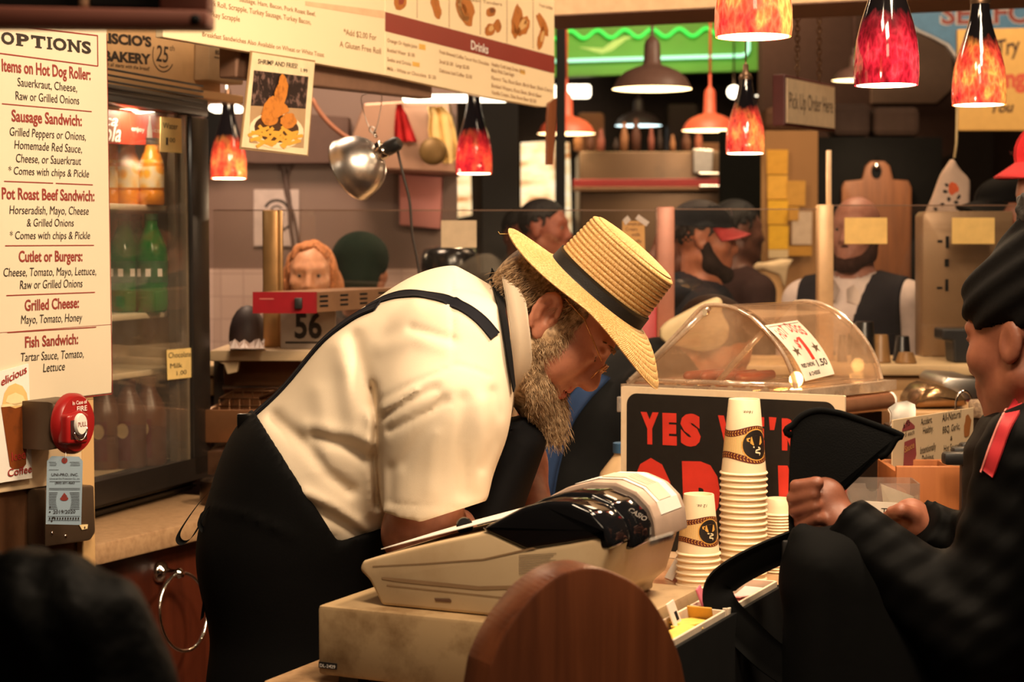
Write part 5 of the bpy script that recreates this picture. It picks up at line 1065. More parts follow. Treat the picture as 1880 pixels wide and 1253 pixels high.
    if hair: smesh('hair', lambda P: np.maximum(hair_sdf(hl(P), hair)-(.005*np.sin(P[:, 0]*70+P[:, 2]*40)*np.sin(P[:, 1]*80+P[:, 2]*25) if hair == 'bob' else 0), -(head_sdf(hl(P))+.001)), (-.2, -.13, 1.4), (.2, .13, 1.82), .008, hm, t)
    if beard:
        def bd(P):
            Q = hl(P); A = Q.copy(); A[:, 1] = np.abs(Q[:, 1]); d = rcs(A, [(.008, .068, -.02), (.03, .055, -.075), (.085, .014, -.108)], [.02, .024, .03], .03); d = su(d, rc(A, (.104, .004, -.044), (.088, .03, -.062), .009, .008), .01); return ss(d, ell(Q, (.11, 0, -.066), (.02, .018, .008)), .006)
        smesh('beard', bd, (-.2, -.13, 1.4), (.2, .13, 1.72), .006, mat('hair_%d_%d' % beard[:2], srgb(*beard), .8, var=.3, sc=90, bump=.3, bsc=300), t)
    if cap: cap_parts(t, HT, mat('cloth_%d_%d_%d' % cap[0], srgb(*cap[0]), .8), mat('cloth_%d_%d_%d' % cap[1], srgb(*cap[1]), .7))
    if extra: extra(t, HT, hl, tors, arms)
    a = math.radians(face); t.scale = (s, s, s); t.rotation_euler = (0, 0, a); t.location = Vector((e.x, e.y, 0))-Matrix.Rotation(a, 3, 'Z') @ Vector((stoop*s, 0, 0)); return t
def capman(t, HT, hl, tors, arms):
    b = B(); b.poly([(.098, -.012, .09), (.098, .012, .09), (.088, .012, .112), (.088, -.012, .112)], T=HT); b.build('cap_emblem', mat('emblem_grey', srgb(150, 130, 135), .6), t)
    smesh('hood', lambda P: np.maximum(ell(P, (-.05, 0, 1.46), (.1, .14, .07)), -ell(P, (.02, 0, 1.5), (.085, .09, .1))), (-.2, -.2, 1.36), (.1, .2, 1.56), .008, mat('cloth_navy_hood', srgb(22, 24, 32), .8), t)
person('person', 'bearded person in a navy cap with red brim, in profile behind the glass', 1287, 442, 5.6, 0, sk=(150, 92, 66), jacket=(20, 22, 30), hair='short', hairc=(28, 18, 14), cap=((17, 18, 22), (150, 36, 36)), beard=(34, 22, 18), pitch=.06, h=.008, extra=capman, build=1.1)
def hoodie(t, HT, hl, tors, arms):
    smesh('hood', lambda P: np.maximum(ell(P, (-.05, 0, 1.47), (.11, .15, .09)), -ell(P, (.03, 0, 1.52), (.085, .09, .1))), (-.2, -.2, 1.36), (.1, .2, 1.6), .008, mat('cloth_grey_hood', srgb(84, 66, 52), .85), t)
person('person', 'dark haired person in a brown grey hoodie behind the reddish glass guard post', 1251, 458, 6.25, 182, sk=(112, 66, 48), jacket=(66, 52, 42), hair='short', hairc=(16, 13, 12), extra=hoodie)
person('person', 'person with short black hair and dark jacket beyond the capped bearded person', 1352, 428, 6.9, 20, sk=(96, 60, 46), jacket=(52, 34, 32), hair='short', hairc=(15, 12, 11))
def vest(t, HT, hl, tors, arms):
    smesh('vest', lambda P: np.maximum(np.maximum(tors(P, .018), 1.0-P[:, 2]), np.maximum(-(np.linalg.norm((P-np.array([.03, 0, 1.5]))*[1, 1, .7], axis=1)-.082), np.maximum(np.abs(P[:, 1])-.185, -(np.maximum(np.abs(P[:, 1])-(P[:, 2]-1.16)*.24, .02-P[:, 0]))))), (-.2, -.24, .97), (.22, .24, 1.52), .008, mat('cloth_navy_vest', srgb(36, 34, 40), .8), t)
    b = B()
    for s in (1, -1): b.sheet([[(.06, .062*s, 1.475), (.075, .045*s, 1.47)], [(.095, .07*s, 1.43), (.115, .012*s, 1.44)], [(.118, .06*s, 1.385), (.132, .02*s, 1.40)]], thick=.006)
    b.build('collar', mat('cloth_white_shirt', srgb(220, 200, 190), .8), t, True)
person('person', 'bald bearded person in a dark vest over a white shirt behind the glass guard', 1572, 428, 5.9, -122, sk=(176, 122, 104), jacket=(222, 204, 198), beard=(58, 36, 30), h=.008, extra=vest, build=1.02)
person('person', 'red haired person facing the camera behind the red heat lamp', 571, 512, 5.5, -88, sk=(214, 158, 122), jacket=(46, 34, 34), hair='bob', hairc=(190, 122, 74), h=.008)
def knit(t, HT, hl, tors, arms):
    smesh('knit_cap', lambda P: np.maximum(su(ell(hl(P), (-.01, 0, .05), (.12, .1, .1)), ell(hl(P), (-.07, -.02, -.04), (.07, .075, .09)), .04), -ell(hl(P), (.07, 0, -.05), (.1, .08, .1))), (-.2, -.14, 1.45), (.2, .14, 1.82), .008, mat('cloth_green_knit', srgb(18, 32, 24), .9, bump=.4, bsc=120), t)
person('person', 'person in a dark green knit cap turned away beside the red haired person', 664, 500, 5.75, 65, sk=(150, 100, 76), jacket=(30, 28, 28), extra=knit)
def sequin(t, HT, hl, tors, arms):
    q = N('black_sequins'); bs = q.bsdf(.2); bs.inputs['Base Color'].default_value = (.006, .005, .005, 1); v = q.tex('Voronoi', 90); q.bump(bs, v.outputs['Color'], .9, .01)
    b = B(); b.lathe([(.11, .02), (.112, .05), (.108, .1), (.095, .125), (.05, .135), (0, .137)], 32, T=HT); b.build('sequined_hat', q.m, t, True)
person('person', 'person in a black sequined hat behind the bent man in the straw hat', 826, 518, 5.8, 80, sk=(140, 92, 70), jacket=(20, 18, 18), extra=sequin)
person('person', 'distant dark haired person above the back of the straw hat, left of another', 958, 436, 7.6, -60, sk=(130, 76, 56), jacket=(36, 26, 24), hair='short', hairc=(20, 14, 12))
person('person', 'distant dark haired person in dark red facing right above the straw hat brim', 998, 424, 7.2, -20, sk=(156, 88, 66), jacket=(104, 30, 30), hair='short', hairc=(20, 14, 12))
person('person', 'person in a glossy black cap at the right edge below the red cap', 1846, 398, 5.62, 190, sk=(150, 92, 66), jacket=(24, 22, 24), cap=((14, 13, 13), (14, 13, 13)))
def swoosh(t, HT, hl, tors, arms):
    b = B(); b.poly([(.075, -.062, .072), (.085, -.052, .064), (.095, -.042, .068), (.1, -.03, .08), (.09, -.046, .073)], T=HT); b.build('cap_mark', INK, t)
person('person', 'person in a bright red cap at the right edge, face outside the picture', 1950, 312, 4.4, 190, sk=(130, 84, 62), jacket=(26, 24, 26), cap=((196, 40, 44), (200, 44, 46)), pitch=.3, extra=swoosh)
# person leaning behind the hot dog machine, mostly hidden by the sign and the bent man
LP = thing('person', 'person in black and blue leaning behind the hot dog machine, face behind the acrylic hood', 'person', (.3, 4.5, 0))
def lp(px, py, dy=0.0): return tuple(at(px, py, 4.5+dy))
LH = np.array(lp(1300, 640)); LR = np.array([[.75, -.3, -.6], [.33, .94, -.05], [.57, -.16, .8]]); q_, _ = np.linalg.qr(LR.T); LRm = q_*np.sign(np.sum(q_*LR.T, 0))
def ltor(P, g=0): return rcs(P, [lp(1040, 1100), lp(1090, 900), lp(1140, 780), lp(1215, 710)], [.17+g, .17+g, .165+g, .12+g], .05, 1.25)
def larm(P, g=0): return np.minimum(rcs(P, [lp(1195, 720, -.2), lp(1180, 880, -.22), lp(1300, 900, -.2)], [.065+g, .055+g, .04+g], .03), rcs(P, [lp(1195, 720, .2), lp(1180, 880, .22), lp(1300, 900, .2)], [.065+g, .055+g, .04+g], .03))
def lleg(P, g=0): x = lp(1030, 0)[0]; return np.minimum(rcs(P, [(x, 4.4, .85), (x, 4.4, .06)], [.1+g, .06+g], .02), rcs(P, [(x, 4.6, .85), (x, 4.6, .06)], [.1+g, .06+g], .02))
smesh('body', lambda P: su(su(su(head_sdf((P-LH)@LRm), rc(P, tuple(LH+LRm[:, 2]*-.05), lp(1215, 715), .052, .06), .03), ltor(P, -.015), .04), np.minimum(larm(P, -.012), lleg(P, -.01)), .02), (-.2, 4.15, -.02), (.66, 4.8, 1.45), .01, skin('skin_lean', (196, 120, 84)), LP)
smesh('black_jacket', lambda P: np.maximum(np.maximum(su(ltor(P, .006), larm(P, .006), .04), .85-P[:, 2]), -rc(P, tuple(LH), lp(1225, 705), .1, .068)), (-.2, 4.15, .8), (.66, 4.85, 1.4), .012, MATTE, LP)
smesh('trousers', lambda P: np.maximum(lleg(P, .006), .05-P[:, 2]), (-.2, 4.2, 0), (.4, 4.8, 1.0), .014, MATTE, LP)
b = B(); strap(b, lambda P: su(ltor(P, .008), larm(P, .008), .04), [(1105, 690), (1075, 720), (1045, 760), (1025, 810), (1008, 870), (998, 940), (990, 1000)], .06, 3.8, 4.8, .006, .004, 12); b.build('blue_apron_strap', mat('blue_cloth', srgb(44, 64, 100), .8), LP, True)
smesh('hair', lambda P: np.maximum(hair_sdf((P-LH)@LRm, 'short'), -(head_sdf((P-LH)@LRm)+.001)), (.1, 4.2, 1.0), (.75, 4.8, 1.5), .008, mat('hair_60_40', srgb(50, 34, 26), .8), LP)
# ================================================================ cash register on its drawer
A_ = onz(583, 1240, CT+.012); DF = FR((A_.x, A_.y, 0), d2)
RC = dirty('register_cream', (206, 180, 142), (190, 160, 122), .4, 8)
DRM = dirty('worn_drawer_paint', (176, 148, 110), (104, 72, 38), .45, 7, .5, .72)
dzt = pl(DF, 590, 1112)[1]
S = thing('till_box', 'worn beige cash drawer under the register with a DL-2429 plate', 'cash drawer', tuple(DF @ Vector((.2, .17, CT))))
b = B(DF); b.box((.215, .175, (CT+.012+dzt)/2), (.43, .35, dzt-CT-.012), .006); b.build('case', DRM, S, 40)
for x, y in ((.03, .03), (.4, .03), (.03, .32), (.4, .32)): b = B(DF); b.box((x+.01, y, CT+.006), (.03, .03, .012)); b.build('foot', BLACK, S)
b = B(); px_prism(b, DF, [(586, 1226), (619, 1230), (619, 1219), (586, 1215)], -.0015, 0); pt_ = b.build('plate', BLACK, S)
b = B(); ptxt(b, DF, 'DL-2429', (588.5, 1224.6), (617, 1228), 6, .01, 0, -.002); flush(b, DF).build('lettering', WHITE, pt_)
S = thing('cash_register', 'cream cash register with black display hump and receipt taped on top', 'cash register', tuple(DF @ Vector((.2, .17, dzt))))
yn, yf = .03, .3
L = lambda px, py, y=yn: pl(DF, px, py, y)
zb_ = dzt+.001
tr_ = L(1255, 941, yf); br_ = L(1200, 1082, yf)
body = [(L(700, 1105)[0], zb_), L(678, 1067), L(659, 1047), L(664, 1031), L(720, 1016), L(800, 997), L(895, 977), L(965, 1010), L(1099, 988), (tr_[0]-.004, tr_[1]-.012), tr_, (br_[0]+.02, br_[1]), (br_[0], zb_+.012), (br_[0], zb_)]
body = [body[0]]+body[1:9]+[tr_, (br_[0]+.02, zb_+.03), (br_[0], zb_+.012), (br_[0], zb_)]
b = B(DF); b.prism(body, yn, yf, .005, seg=3, onlyfront=False); b.build('body', RC, S, 40)
for (p0, p1, w) in (((668, 1066), (1095, 1052), 5), ((690, 1082), (1000, 1110), 2)):
    b = B(); pline(b, DF, p0, (p0[0]+(p1[0]-p0[0])*.9, p1[1]+2), w, yn-.0006) if w < 3 else ppoly(b, DF, [(680, 1067), (720, 1070), (860, 1084), (1020, 1081), (1095, 1072), (1095, 1077), (1020, 1087), (860, 1091), (720, 1077), (682, 1071)], yn-.0006)
    flush(b, DF).build('side_groove', mat('groove_tan', srgb(150, 120, 88), .5), S)
b = B(); ppoly(b, DF, [(664, 1046), (760, 1041), (868, 1033), (960, 1012), (968, 1014), (868, 1036), (760, 1043), (664, 1048)], yn-.0006); flush(b, DF).build('side_seam', mat('groove_tan', srgb(150, 120, 88), .5), S)
b = B(); ppoly(b, DF, [(778, 1106), (781, 1112), (810, 1114), (810, 1110), (807, 1107)], yn-.0008); ppoly(b, DF, [(781, 1107), (782, 1110), (807, 1112), (805, 1108.5)], yn-.0010); flush(b, DF).build('latch_print', mat('latch_brown', srgb(110, 80, 60), .5), S)
b = B()
for i in range(9): pline(b, DF, (935, 1027+i*4.2), (1004-(i % 3)*5, 1023+i*4.2), 1.4, yn-.0007)
flush(b, DF).build('rating_label', mat('label_grey', srgb(150, 128, 104), .6), S)
# keyboard paper
pp = [L(685, 1017), L(800, 990, yn+.1), L(990, 948, yf-.02)]
b = B(DF); k0 = L(668, 1024); k1 = L(893, 972)
b.sheet([[(k0[0]+.01, yn+.03, k0[1]+.008), (k1[0], yn+.03, k1[1]+.009)], [(k0[0]+.02, yf-.02, k0[1]+.012), (k1[0]+.01, yf-.02, k1[1]+.014)]], thick=.001); b.build('paper_cover', WHITE, S)
p = at(853, 966, 2.52); b = B(); b.lathe([(0, .009), (.008, .009), (.011, .006), (.012, 0), (.012, -.004), (.006, -.02), (0, -.02)], 20, T=axis(p, (-.1, -.8, .5))); kb = b.build('key_knob', mat('knob_black', (.01, .01, .01), .15), S, 40)
b = B(); b.lathe([(0, .0098), (.0036, .0098), (.0036, .0085)], 14, T=axis(p+Vector((.002, 0, -.003)), (-.1, -.8, .5))); b.build('key_dot', mat('knob_ring', srgb(190, 150, 110), .4), kb)
# black hump
BG = N('gloss_black'); bs = BG.bsdf(.06); bs.inputs['Base Color'].default_value = (.006, .006, .007, 1); BG = BG.m
def smooth_poly(P, n=5, closed=True):
    P = [Vector((p[0], 0, p[1])) for p in P]; m = len(P); out = []
    for i in range(m):
        a, b_, c, d = P[i-1], P[i], P[(i+1) % m], P[(i+2) % m]
        for k in range(n):
            t = k/n; v = .5*((2*b_)+(c-a)*t+(2*a-5*b_+4*c-d)*t*t+(3*b_-a-3*c+d)*t**3); out.append((v.x, v.z))
    return out
bar = [(.2, 1.137), (.236, 1.146), (.262, 1.16), (.295, 1.178), (.33, 1.188), (.365, 1.189), (.395, 1.178), (.414, 1.16), (.421, 1.143)]
dip = [(.421, 1.13), (.404, 1.128), L(1099, 989), L(1040, 1001), L(966, 1012), L(892, 978)]
b = B(DF); b.prism(bar[1:]+dip, yn-.002, .1, .008, seg=4); b.build('black_cover', BG, S, 60)
grow = lambda P, k, d: [(x+(x-.33)*k, z+d) for x, z in P]
b = B(DF); b.prism([(.23, 1.12)]+grow(bar[1:], .0, .003)+[(.424, 1.12)], .096, .186, .006, seg=3); ds = b.build('display_window', BG, S, 60)
b = B(DF); b.prism([(.22, 1.12)]+grow(bar[1:], .02, .008)+[(.427, 1.12)], .18, yf+.002, .004, seg=2); b.build('rear_housing', mat('housing_rose', srgb(190, 164, 146), .4), S, 40)
E2 = FR(DF @ Vector((.4275, .18, 0)), DF.to_3x3() @ Vector((0, 1, 0)))     # plane of the customer end
E3 = FR(DF @ Vector((.407, .0, 0)), (DF.to_3x3() @ Vector((0, 1, 0))), tuple(DF.to_3x3() @ Vector((.22, 0, 1))))
b = B(DF); tl = grow(bar[3:], .02, .0095); b.sheet([[(x, y, z) for x, z in tl] for y in np.linspace(.205, .285, 5)], thick=.0006); b.build('taped_receipt', WHITE, S)
b = B(DF); tl = grow(bar[4:8], .02, .0108); b.sheet([[(x, y, z) for x, z in tl] for y in np.linspace(.215, .262, 5)], thick=.0006); o = b.build('paper_note', mat('note_white', srgb(214, 196, 170), .6), S)
b = B(DF)
for y in (.225, .234, .243, .252): b.sheet([[(x, yy, z+.0006) for x, z in tl[1:3]] for yy in (y, y+.0016)])
b.build('handwriting', mat('faint_ink', srgb(150, 124, 110), .6), o)
b = B(DF); txt(b, 'CASIO', (.395, 1.17), (.413, 1.155), .006, .02, y=0, wrap=lambda x, z, y: (x+.012, .12+(x-.395)*.9, z-.002+(.395-x)*.0)); b.build('lettering', mat('print_grey', srgb(200, 190, 180), .5), ds)
b = B()
px_prism(b, E3, [(1190, 1002), (1233, 988), (1233, 978), (1190, 991)], -.002, -.001); st = b.build('sticker', WHITE, S)
b = B()
for x in (1206, 1212, 1217, 1222): ppoly(b, E3, [(x, 996-(x-1206)*.32), (x+3.6, 995-(x-1206)*.32), (x+3.6, 988-(x-1206)*.32), (x, 989-(x-1206)*.32)], -.0026)
flush(b, E3).build('print', INKR, st)
# ================================================================ paper cups
PRINT = {}
def cup_thing(name, label, rt, rb, h, group, printed=True):
    """upside down paper cup, rim at the bottom"""
    t = thing(name, label, 'cup', (0, 0, 0), group); PAPER = mat('paper_cup_cream', srgb(240, 220, 184), .45, var=.03)
    R_ = lambda z: rb+(rt-rb)*z/h
    b = B(); b.lathe([(rb-.002, .002), (rb+.0015, .0), (rb+.0028, .0018), (rb+.0015, .004), (R_(.004), .0045), (R_(h*.5), h*.5), (rt, h-.001), (rt-.0006, h), (rt-.003, h-.0006), (rt-.004, h-.006), (0, h-.006)], 40); b.build('cup_body', PAPER, t, 50)
    if not printed: return t
    def cone(a, z, off=.0003): r = R_(z)+off; return (r*math.sin(a), -r*math.cos(a), z)
    def band(f0, f1, m, nm, off, a0=-PI, a1=PI, n=72):
        b = B(); rows = []
        for a in np.linspace(a0, a1, n):
            z0_, z1_ = f0(a), f1(a); rows.append([cone(a, z0_+(z1_-z0_)*k/4, off) for k in range(5)])
        b.sheet(rows); return b.build(nm, m, t, True)
    ac = .55; up = lambda a: h*.41+h*.165*(1-.42*(1+math.cos((a-ac)*2+PI))/1.0*.5)+.0; lo = lambda a: h*.41-h*.165*(1-.42*(1+math.cos((a-ac)*2+PI))*.5)
    TANS = PRINT.get('t')
    if not TANS:
        q = N('striped_tan_print'); bs = q.bsdf(.5); tc = q.n('TexCoord'); sx = q.n('SeparateXYZ'); q.l(tc.outputs['Object'], sx.inputs[0]); at2 = q.n('Math'); at2.operation = 'ARCTAN2'; q.l(sx.outputs[0], at2.inputs[0]); q.l(sx.outputs[1], at2.inputs[1]); ml = q.n('Math'); ml.operation = 'MULTIPLY'; q.l(at2.outputs[0], ml.inputs[0]); ml.inputs[1].default_value = 90; sn = q.n('Math'); sn.operation = 'SINE'; q.l(ml.outputs[0], sn.inputs[0])
        r = q.ramp(sn.outputs[0], [(.35, srgb(206, 164, 96)), (.6, srgb(240, 216, 164))]); q.l(r.outputs[0], bs.inputs['Base Color']); TANS = PRINT['t'] = q.m
    band(lo, up, TANS, 'striped_band', .0003)
    MR = mat('print_maroon', srgb(92, 34, 28), .5); GO = mat('print_gold', srgb(216, 160, 74), .5); BK = mat('print_black', srgb(30, 22, 18), .5)
    bw = h*.085
    band(up, lambda a: up(a)+bw, MR, 'garland_band', .0005); band(lambda a: lo(a)-bw, lo, MR, 'garland_band', .0005)
    for f, sgn, nm in ((up, .5, 'garland_leaves'), (lo, -.5, 'garland_leaves')):
        b = B()
        for i in range(40):
            a = -PI+2*PI*i/40; z = f(a)+bw*sgn
            for s_ in (1, -1): b.poly([cone(a, z, .0008), cone(a+.05, z+s_*bw*.12, .0008), cone(a+.1, z+s_*bw*.36, .0008), cone(a+.04, z+s_*bw*.34, .0008)])
        b.build(nm, GO, t)
    def disc(rx, off, m, nm, n=28): b = B(); b.poly([cone(ac+rx*math.cos(u)/R_(h*.41), h*.41+rx*math.sin(u), off) for u in np.linspace(0, 2*PI, n+1)[:-1]]); return b
    # a convex polygon on a cone would dip inside it, so the disc is a fan of rings
    def rings(rx, off, m, nm):
        b = B(); rows = [[cone(ac+rx*k/5*math.cos(u)/R_(h*.41), h*.41+rx*k/5*math.sin(u), off) for u in np.linspace(0, 2*PI, 33)] for k in range(6)]; b.sheet(rows); return b.build(nm, m, t)
    R0_ = h*.195; rings(R0_*1.08, .0008, GO, 'logo_ring'); rings(R0_, .0010, BK, 'logo_disc')
    def lg(pts, m, nm): b = B(); b.poly([cone(ac+x*R0_/R_(h*.41), h*.41+z*R0_, .0014) for x, z in pts]); b.build(nm, m, t)
    lg([(-.5, .12), (-.42, .55), (.0, .62), (.42, .55), (.5, .12), (.3, -.02), (-.3, -.02)], GO, 'logo_mug'); lg([(-.5, .2), (-.72, .25), (-.74, .45), (-.48, .5), (-.5, .42), (-.62, .38), (-.6, .3)], GO, 'logo_handle')
    b = B(); zz = [(-.3, -.14), (.2, -.2), (.3, -.3), (-.1, -.38), (-.15, -.5), (.25, -.58), (.15, -.72)]
    for i in range(len(zz)-1):
        (xa, za), (xb, zb__) = zz[i], zz[i+1]; b.poly([cone(ac+x*R0_/R_(h*.41), h*.41+z*R0_, .0014) for x, z in ((xa, za-.05), (xb, zb__-.05), (xb, zb__+.05), (xa, za+.05))])
    b.build('logo_steam', mat('print_pale', srgb(238, 220, 180), .5), t)
    b = B(); st = '16oz.' if h > .12 else '12 oz.'
    txt(b, st, (.012, h*.86), (-.006, h*.86), .0048, .0, .2, wrap=lambda x, z, y: cone(x/R_(z), z, .0006)); b.build('size_print', INK, t)
    return t
def stack(name, labs, px, py, Y, rt, rb, h, pitch, n, group, printed=True):
    c = at(px, py, Y); root = cup_thing(name, labs[0], rt, rb, h, group, printed); plain = cup_thing(name, labs[1], rt, rb, h, group, False)
    root.location = (c.x, c.y, CT+.001+pitch*(n-1)); plain.location = (c.x, c.y, CT+.001)
    for i in range(1, n-1):
        k = n-1-i
        lab = {1: 'second cup from the top of the %s', 2: 'third cup from the top of the %s', 3: 'fourth cup from the top of the %s'}.get(i, None)
        lab = (lab % labs[2]) if lab else 'cup showing only its rim in the middle of the %s' % labs[2]
        if k == 1: lab = 'second cup from the bottom of the %s' % labs[2]
        dup(plain, (c.x, c.y, CT+.001+pitch*k), lab, group+(' middle' if 'only its rim' in lab else ''))
stack('paper_cup', ('upside down printed paper cup topping the tall stack, marked 16oz', 'lowest cup of the tall paper cup stack on the counter', 'tall 16oz cup stack'), 1364, 1066, 3.2, .0278, .0405, .134, .0112, 18, 'tall stack of paper cups')
stack('paper_cup', ('upside down printed paper cup topping the short stack, marked 12 oz', 'lowest cup of the short paper cup stack beside the register', 'short 12oz cup stack'), 1282, 1068, 3.14, .0268, .0372, .106, .0112, 6, 'short stack of paper cups')
stack('coffee_lid', ('topmost white lid of the stack right of the tall cups', 'lowest white lid of the stack right of the tall cups', 'white lid stack'), 1428, 1060, 3.28, .0225, .0285, .03, .0055, 20, 'stack of white lids', False)
for o in list(bpy.data.objects):
    if o.name.startswith('coffee_lid'): o['category'] = 'lid'; o['label'] = o['label'].replace('cup ', 'lid ', 1)
b = B(); p = onz(1255, 1068, CT); b.sheet([[(p.x-.03, p.y+.03, CT+.001), (p.x-.005, p.y+.02, CT+.05), (p.x+.005, p.y+.05, CT+.08)], [(p.x-.02, p.y-.0, CT+.001), (p.x+.0, p.y-.0, CT+.03), (p.x+.015, p.y+.03, CT+.07)]], thick=.002); solo(b, 'paper_slip', WHITE, 'white crumpled paper wedged between the register and the short cup stack', 'paper')
# ================================================================ YES WE'RE OPEN sign
YF = FP(at(1137, 450, 3.47), at(1550, 450, 3.25)); YF = FR((YF.translation.x, YF.translation.y, 0), YF.to_3x3() @ Vector((1, 0, 0)))
zt9 = pl(YF, 1340, 718)[1]; xL = pl(YF, 1140, 800)[0]; xR = pl(YF, 1551, 760)[0]
S = thing('open_sign', "black YES WE'RE OPEN sign with red letters and cream border behind the cups", 'sign', tuple(YF @ Vector(((xL+xR)/2, 0, CT))))
def rrect(x0, z0, x1, z1, r, n=6):
    P = []
    for cx_, cz_, a in ((x1-r, z1-r, 0), (x0+r, z1-r, PI/2), (x0+r, z0+r, PI), (x1-r, z0+r, 1.5*PI)):
        for k in range(n+1): P.append((cx_+r*math.cos(a+PI/2*k/n), cz_+r*math.sin(a+PI/2*k/n)))
    return P
b = B(YF); b.prism(rrect(xL, CT+.001, xR, zt9, .003), 0, .006); b.build('board', dirty('sign_cream_board', (226, 204, 172), (206, 176, 138), .5, 9), S)
m1 = .0125; b = B(YF); b.poly([(x, -.0006, z) for x, z in rrect(xL+m1, CT+.014, xR-m1*1.3, zt9-m1, .022, 8)]); b.build('black_field', mat('sign_black', srgb(24, 22, 20), .45, var=.2, sc=60), S)
b = B()
yb1 = lambda x: 816+(x-1186)*.045
for ch_, xa, xb in (('Y', 1177, 1210), ('E', 1217, 1243), ('S', 1250, 1287), ('W', 1319, 1372), ('E', 1380, 1404), ("'", 1412, 1420), ('R', 1436, 1466), ('E', 1474, 1500)):
    if ch_ == "'": ppoly(b, YF, [(1412, 766), (1426, 767), (1422, 790), (1414, 790)], -.0011); continue
    ptxt(b, YF, ch_, (xa, yb1(xa)), (xb, yb1(xb)), 59, .075, 0, -.0011)
yb2 = lambda x: 1012+(x-1186)*.045
for ch_, xa, xb in (('O', 1163, 1240), ('P', 1258, 1326), ('E', 1346, 1412), ('N', 1434, 1508)): ptxt(b, YF, ch_, (xa, yb2(xa)), (xb, yb2(xb)), 168, .075, 0, -.0011)
flush(b, YF).build('red_lettering', mat('open_red', srgb(206, 54, 40), .45), S)
b = B(YF); b.box((xL-.003, .0, zt9-.035), (.008, .012, .03), .002); b.build('clip', pane('clip_clear', (.85, .75, .65), .1, haze=.3), S)
# ================================================================ hot dog machine with acrylic hood
e1 = at(1462, 714, 3.48); sv = Vector(d2); zH = e1.z; wI = .355
RO = Vector((e1.x-sv.x*wI, e1.y-sv.y*wI, 0)); RFm = FR(RO, sv); AX = Vector((.66, .75, 0)); LA = .33
def hp(px, py): return pl(RFm, px, py)
arc = [hp(*p) for p in ((1152, 706), (1205, 652), (1250, 606), (1285, 568), (1300, 561), (1325, 561), (1352, 568), (1382, 585), (1410, 612), (1435, 645), (1452, 680), (1461, 714))]
arc[0] = (arc[0][0], zH); arc[-1] = (arc[-1][0], zH)
arcP = [(v.x, v.z) for v in smooth_path([(x, 0, z) for x, z in arc], 5)]
ACR = pane('acrylic_hood', (.97, .9, .82), .1, .06, haze=.2, hcol=(.75, .5, .32)); ACE = pane('acrylic_edge', (.85, .7, .55), .25, .08, haze=.5, hcol=(.8, .62, .45))
HS = thing('hot_dog_machine', 'hot dog roller machine with scratched clear acrylic hood behind the open sign', 'hot dog machine', tuple(RFm @ Vector((wI/2, .15, CT))))
def hw(x, z, t=0.0): return RFm @ Vector((x, 0, z))+AX*t
b = B(); rows = [[hw(x, z, LA*k/10) for x, z in arcP] for k in range(11)]; b.sheet(rows, thick=.004); hood = b.build('acrylic_hood', ACR, HS, True)
b = B(); b.poly([hw(x, z, .002) for x, z in arcP]); b.build('end_panel', ACR, hood); b = B(); b.poly([hw(x, z, LA-.002) for x, z in arcP]); b.build('end_panel', ACR, hood)
b = B(); b.tube([hw(x, z, 0) for x, z in arcP], .0045, 8); b.build('edge_rim', ACE, hood, True); b = B(); b.tube([hw(x, z, LA) for x, z in arcP], .004, 8); b.build('edge_rim', ACE, hood, True)
xm, zm = hp(1400, 605); xn, zn = hp(1312, 695)
b = B(); b.tube([hw(xm, zm, .01), hw(xn, zH+.006, .01)], .006, 8); b.tube([hw(.004, zH+.006, .004), hw(wI, zH+.006, .004)], .005, 8); b.tube([hw(arc[0][0]+.004, zH, .004), hw(arc[4][0], arc[4][1]-.003, .004)], .007, 8); b.build('brace', ACE, hood, True)
b = B(); x, z = hp(1292, 570); b.lathe([(0, -.004), (.007, -.004), (.008, 0), (.007, .004), (0, .004)], 14, T=axis(hw(x+.004, z-.004, 0), AX)); b.build('hinge_pin', CHROME, hood, 40)
b = B()
P = [hw(-.0, 0, 0), hw(wI, 0, 0), hw(wI, 0, LA), hw(0, 0, LA)]
def slabq(b, P, z0, z1):
    V = [Vector((p.x, p.y, z0)) for p in P]+[Vector((p.x, p.y, z1)) for p in P]; b.add(V, [(3, 2, 1, 0), (4, 5, 6, 7), (0, 1, 5, 4), (1, 2, 6, 5), (2, 3, 7, 6), (3, 0, 4, 7)])
slabq(b, P, CT+.02, zH-.06); b.build('base', mat('roller_dark', srgb(44, 32, 26), .4, .4), HS)
b = B(); Pt = [p-Vector((0, 0, 0)) for p in (hw(-.005, 0, -.01), hw(wI+.02, 0, -.01), hw(wI+.02, 0, LA+.02), hw(-.005, 0, LA+.02))]
slabq(b, Pt, zH-.022, zH-.002); b.build('tray_lip', ACE, HS)
b = B(); slabq(b, [hw(.01, 0, .01), hw(wI-.01, 0, .01), hw(wI-.01, 0, LA-.01), hw(.01, 0, LA-.01)], zH-.058, zH-.03); b.build('steel_deck', STEEL, HS)
for i in range(7):
    x = .07+i*.036; b = B(); b.tube([hw(x, zH-.012, .012), hw(x, zH-.012, LA-.012)], .012, 14); b.build('roller', CHROME, HS, 60)
b = B(); x, z = wI-.03, zH-.045; b.tube([hw(x+.04, z, .03), hw(x+.04, z, LA+.0)], .02, 16); b.build('tube', mat('tube_rose', srgb(170, 120, 90), .2, .6), HS, 60)
b = B(); b.lathe([(.015, -.004), (.021, -.004), (.021, .004), (.015, .004), (.015, -.004)], 20, T=axis(hw(x+.04, z, LA+.004), AX)); b.build('white_collar', WHITE, HS, True)
for x, t in ((.02, .02), (wI-.02, .02), (.02, LA-.02), (wI-.02, LA-.02)): b = B(); p = hw(x, 0, t); b.lathe([(0, 0), (.012, 0), (.012, .02), (0, .02)], 12, T=Matrix.Translation((p.x, p.y, CT))); b.build('foot', BLACK, HS)
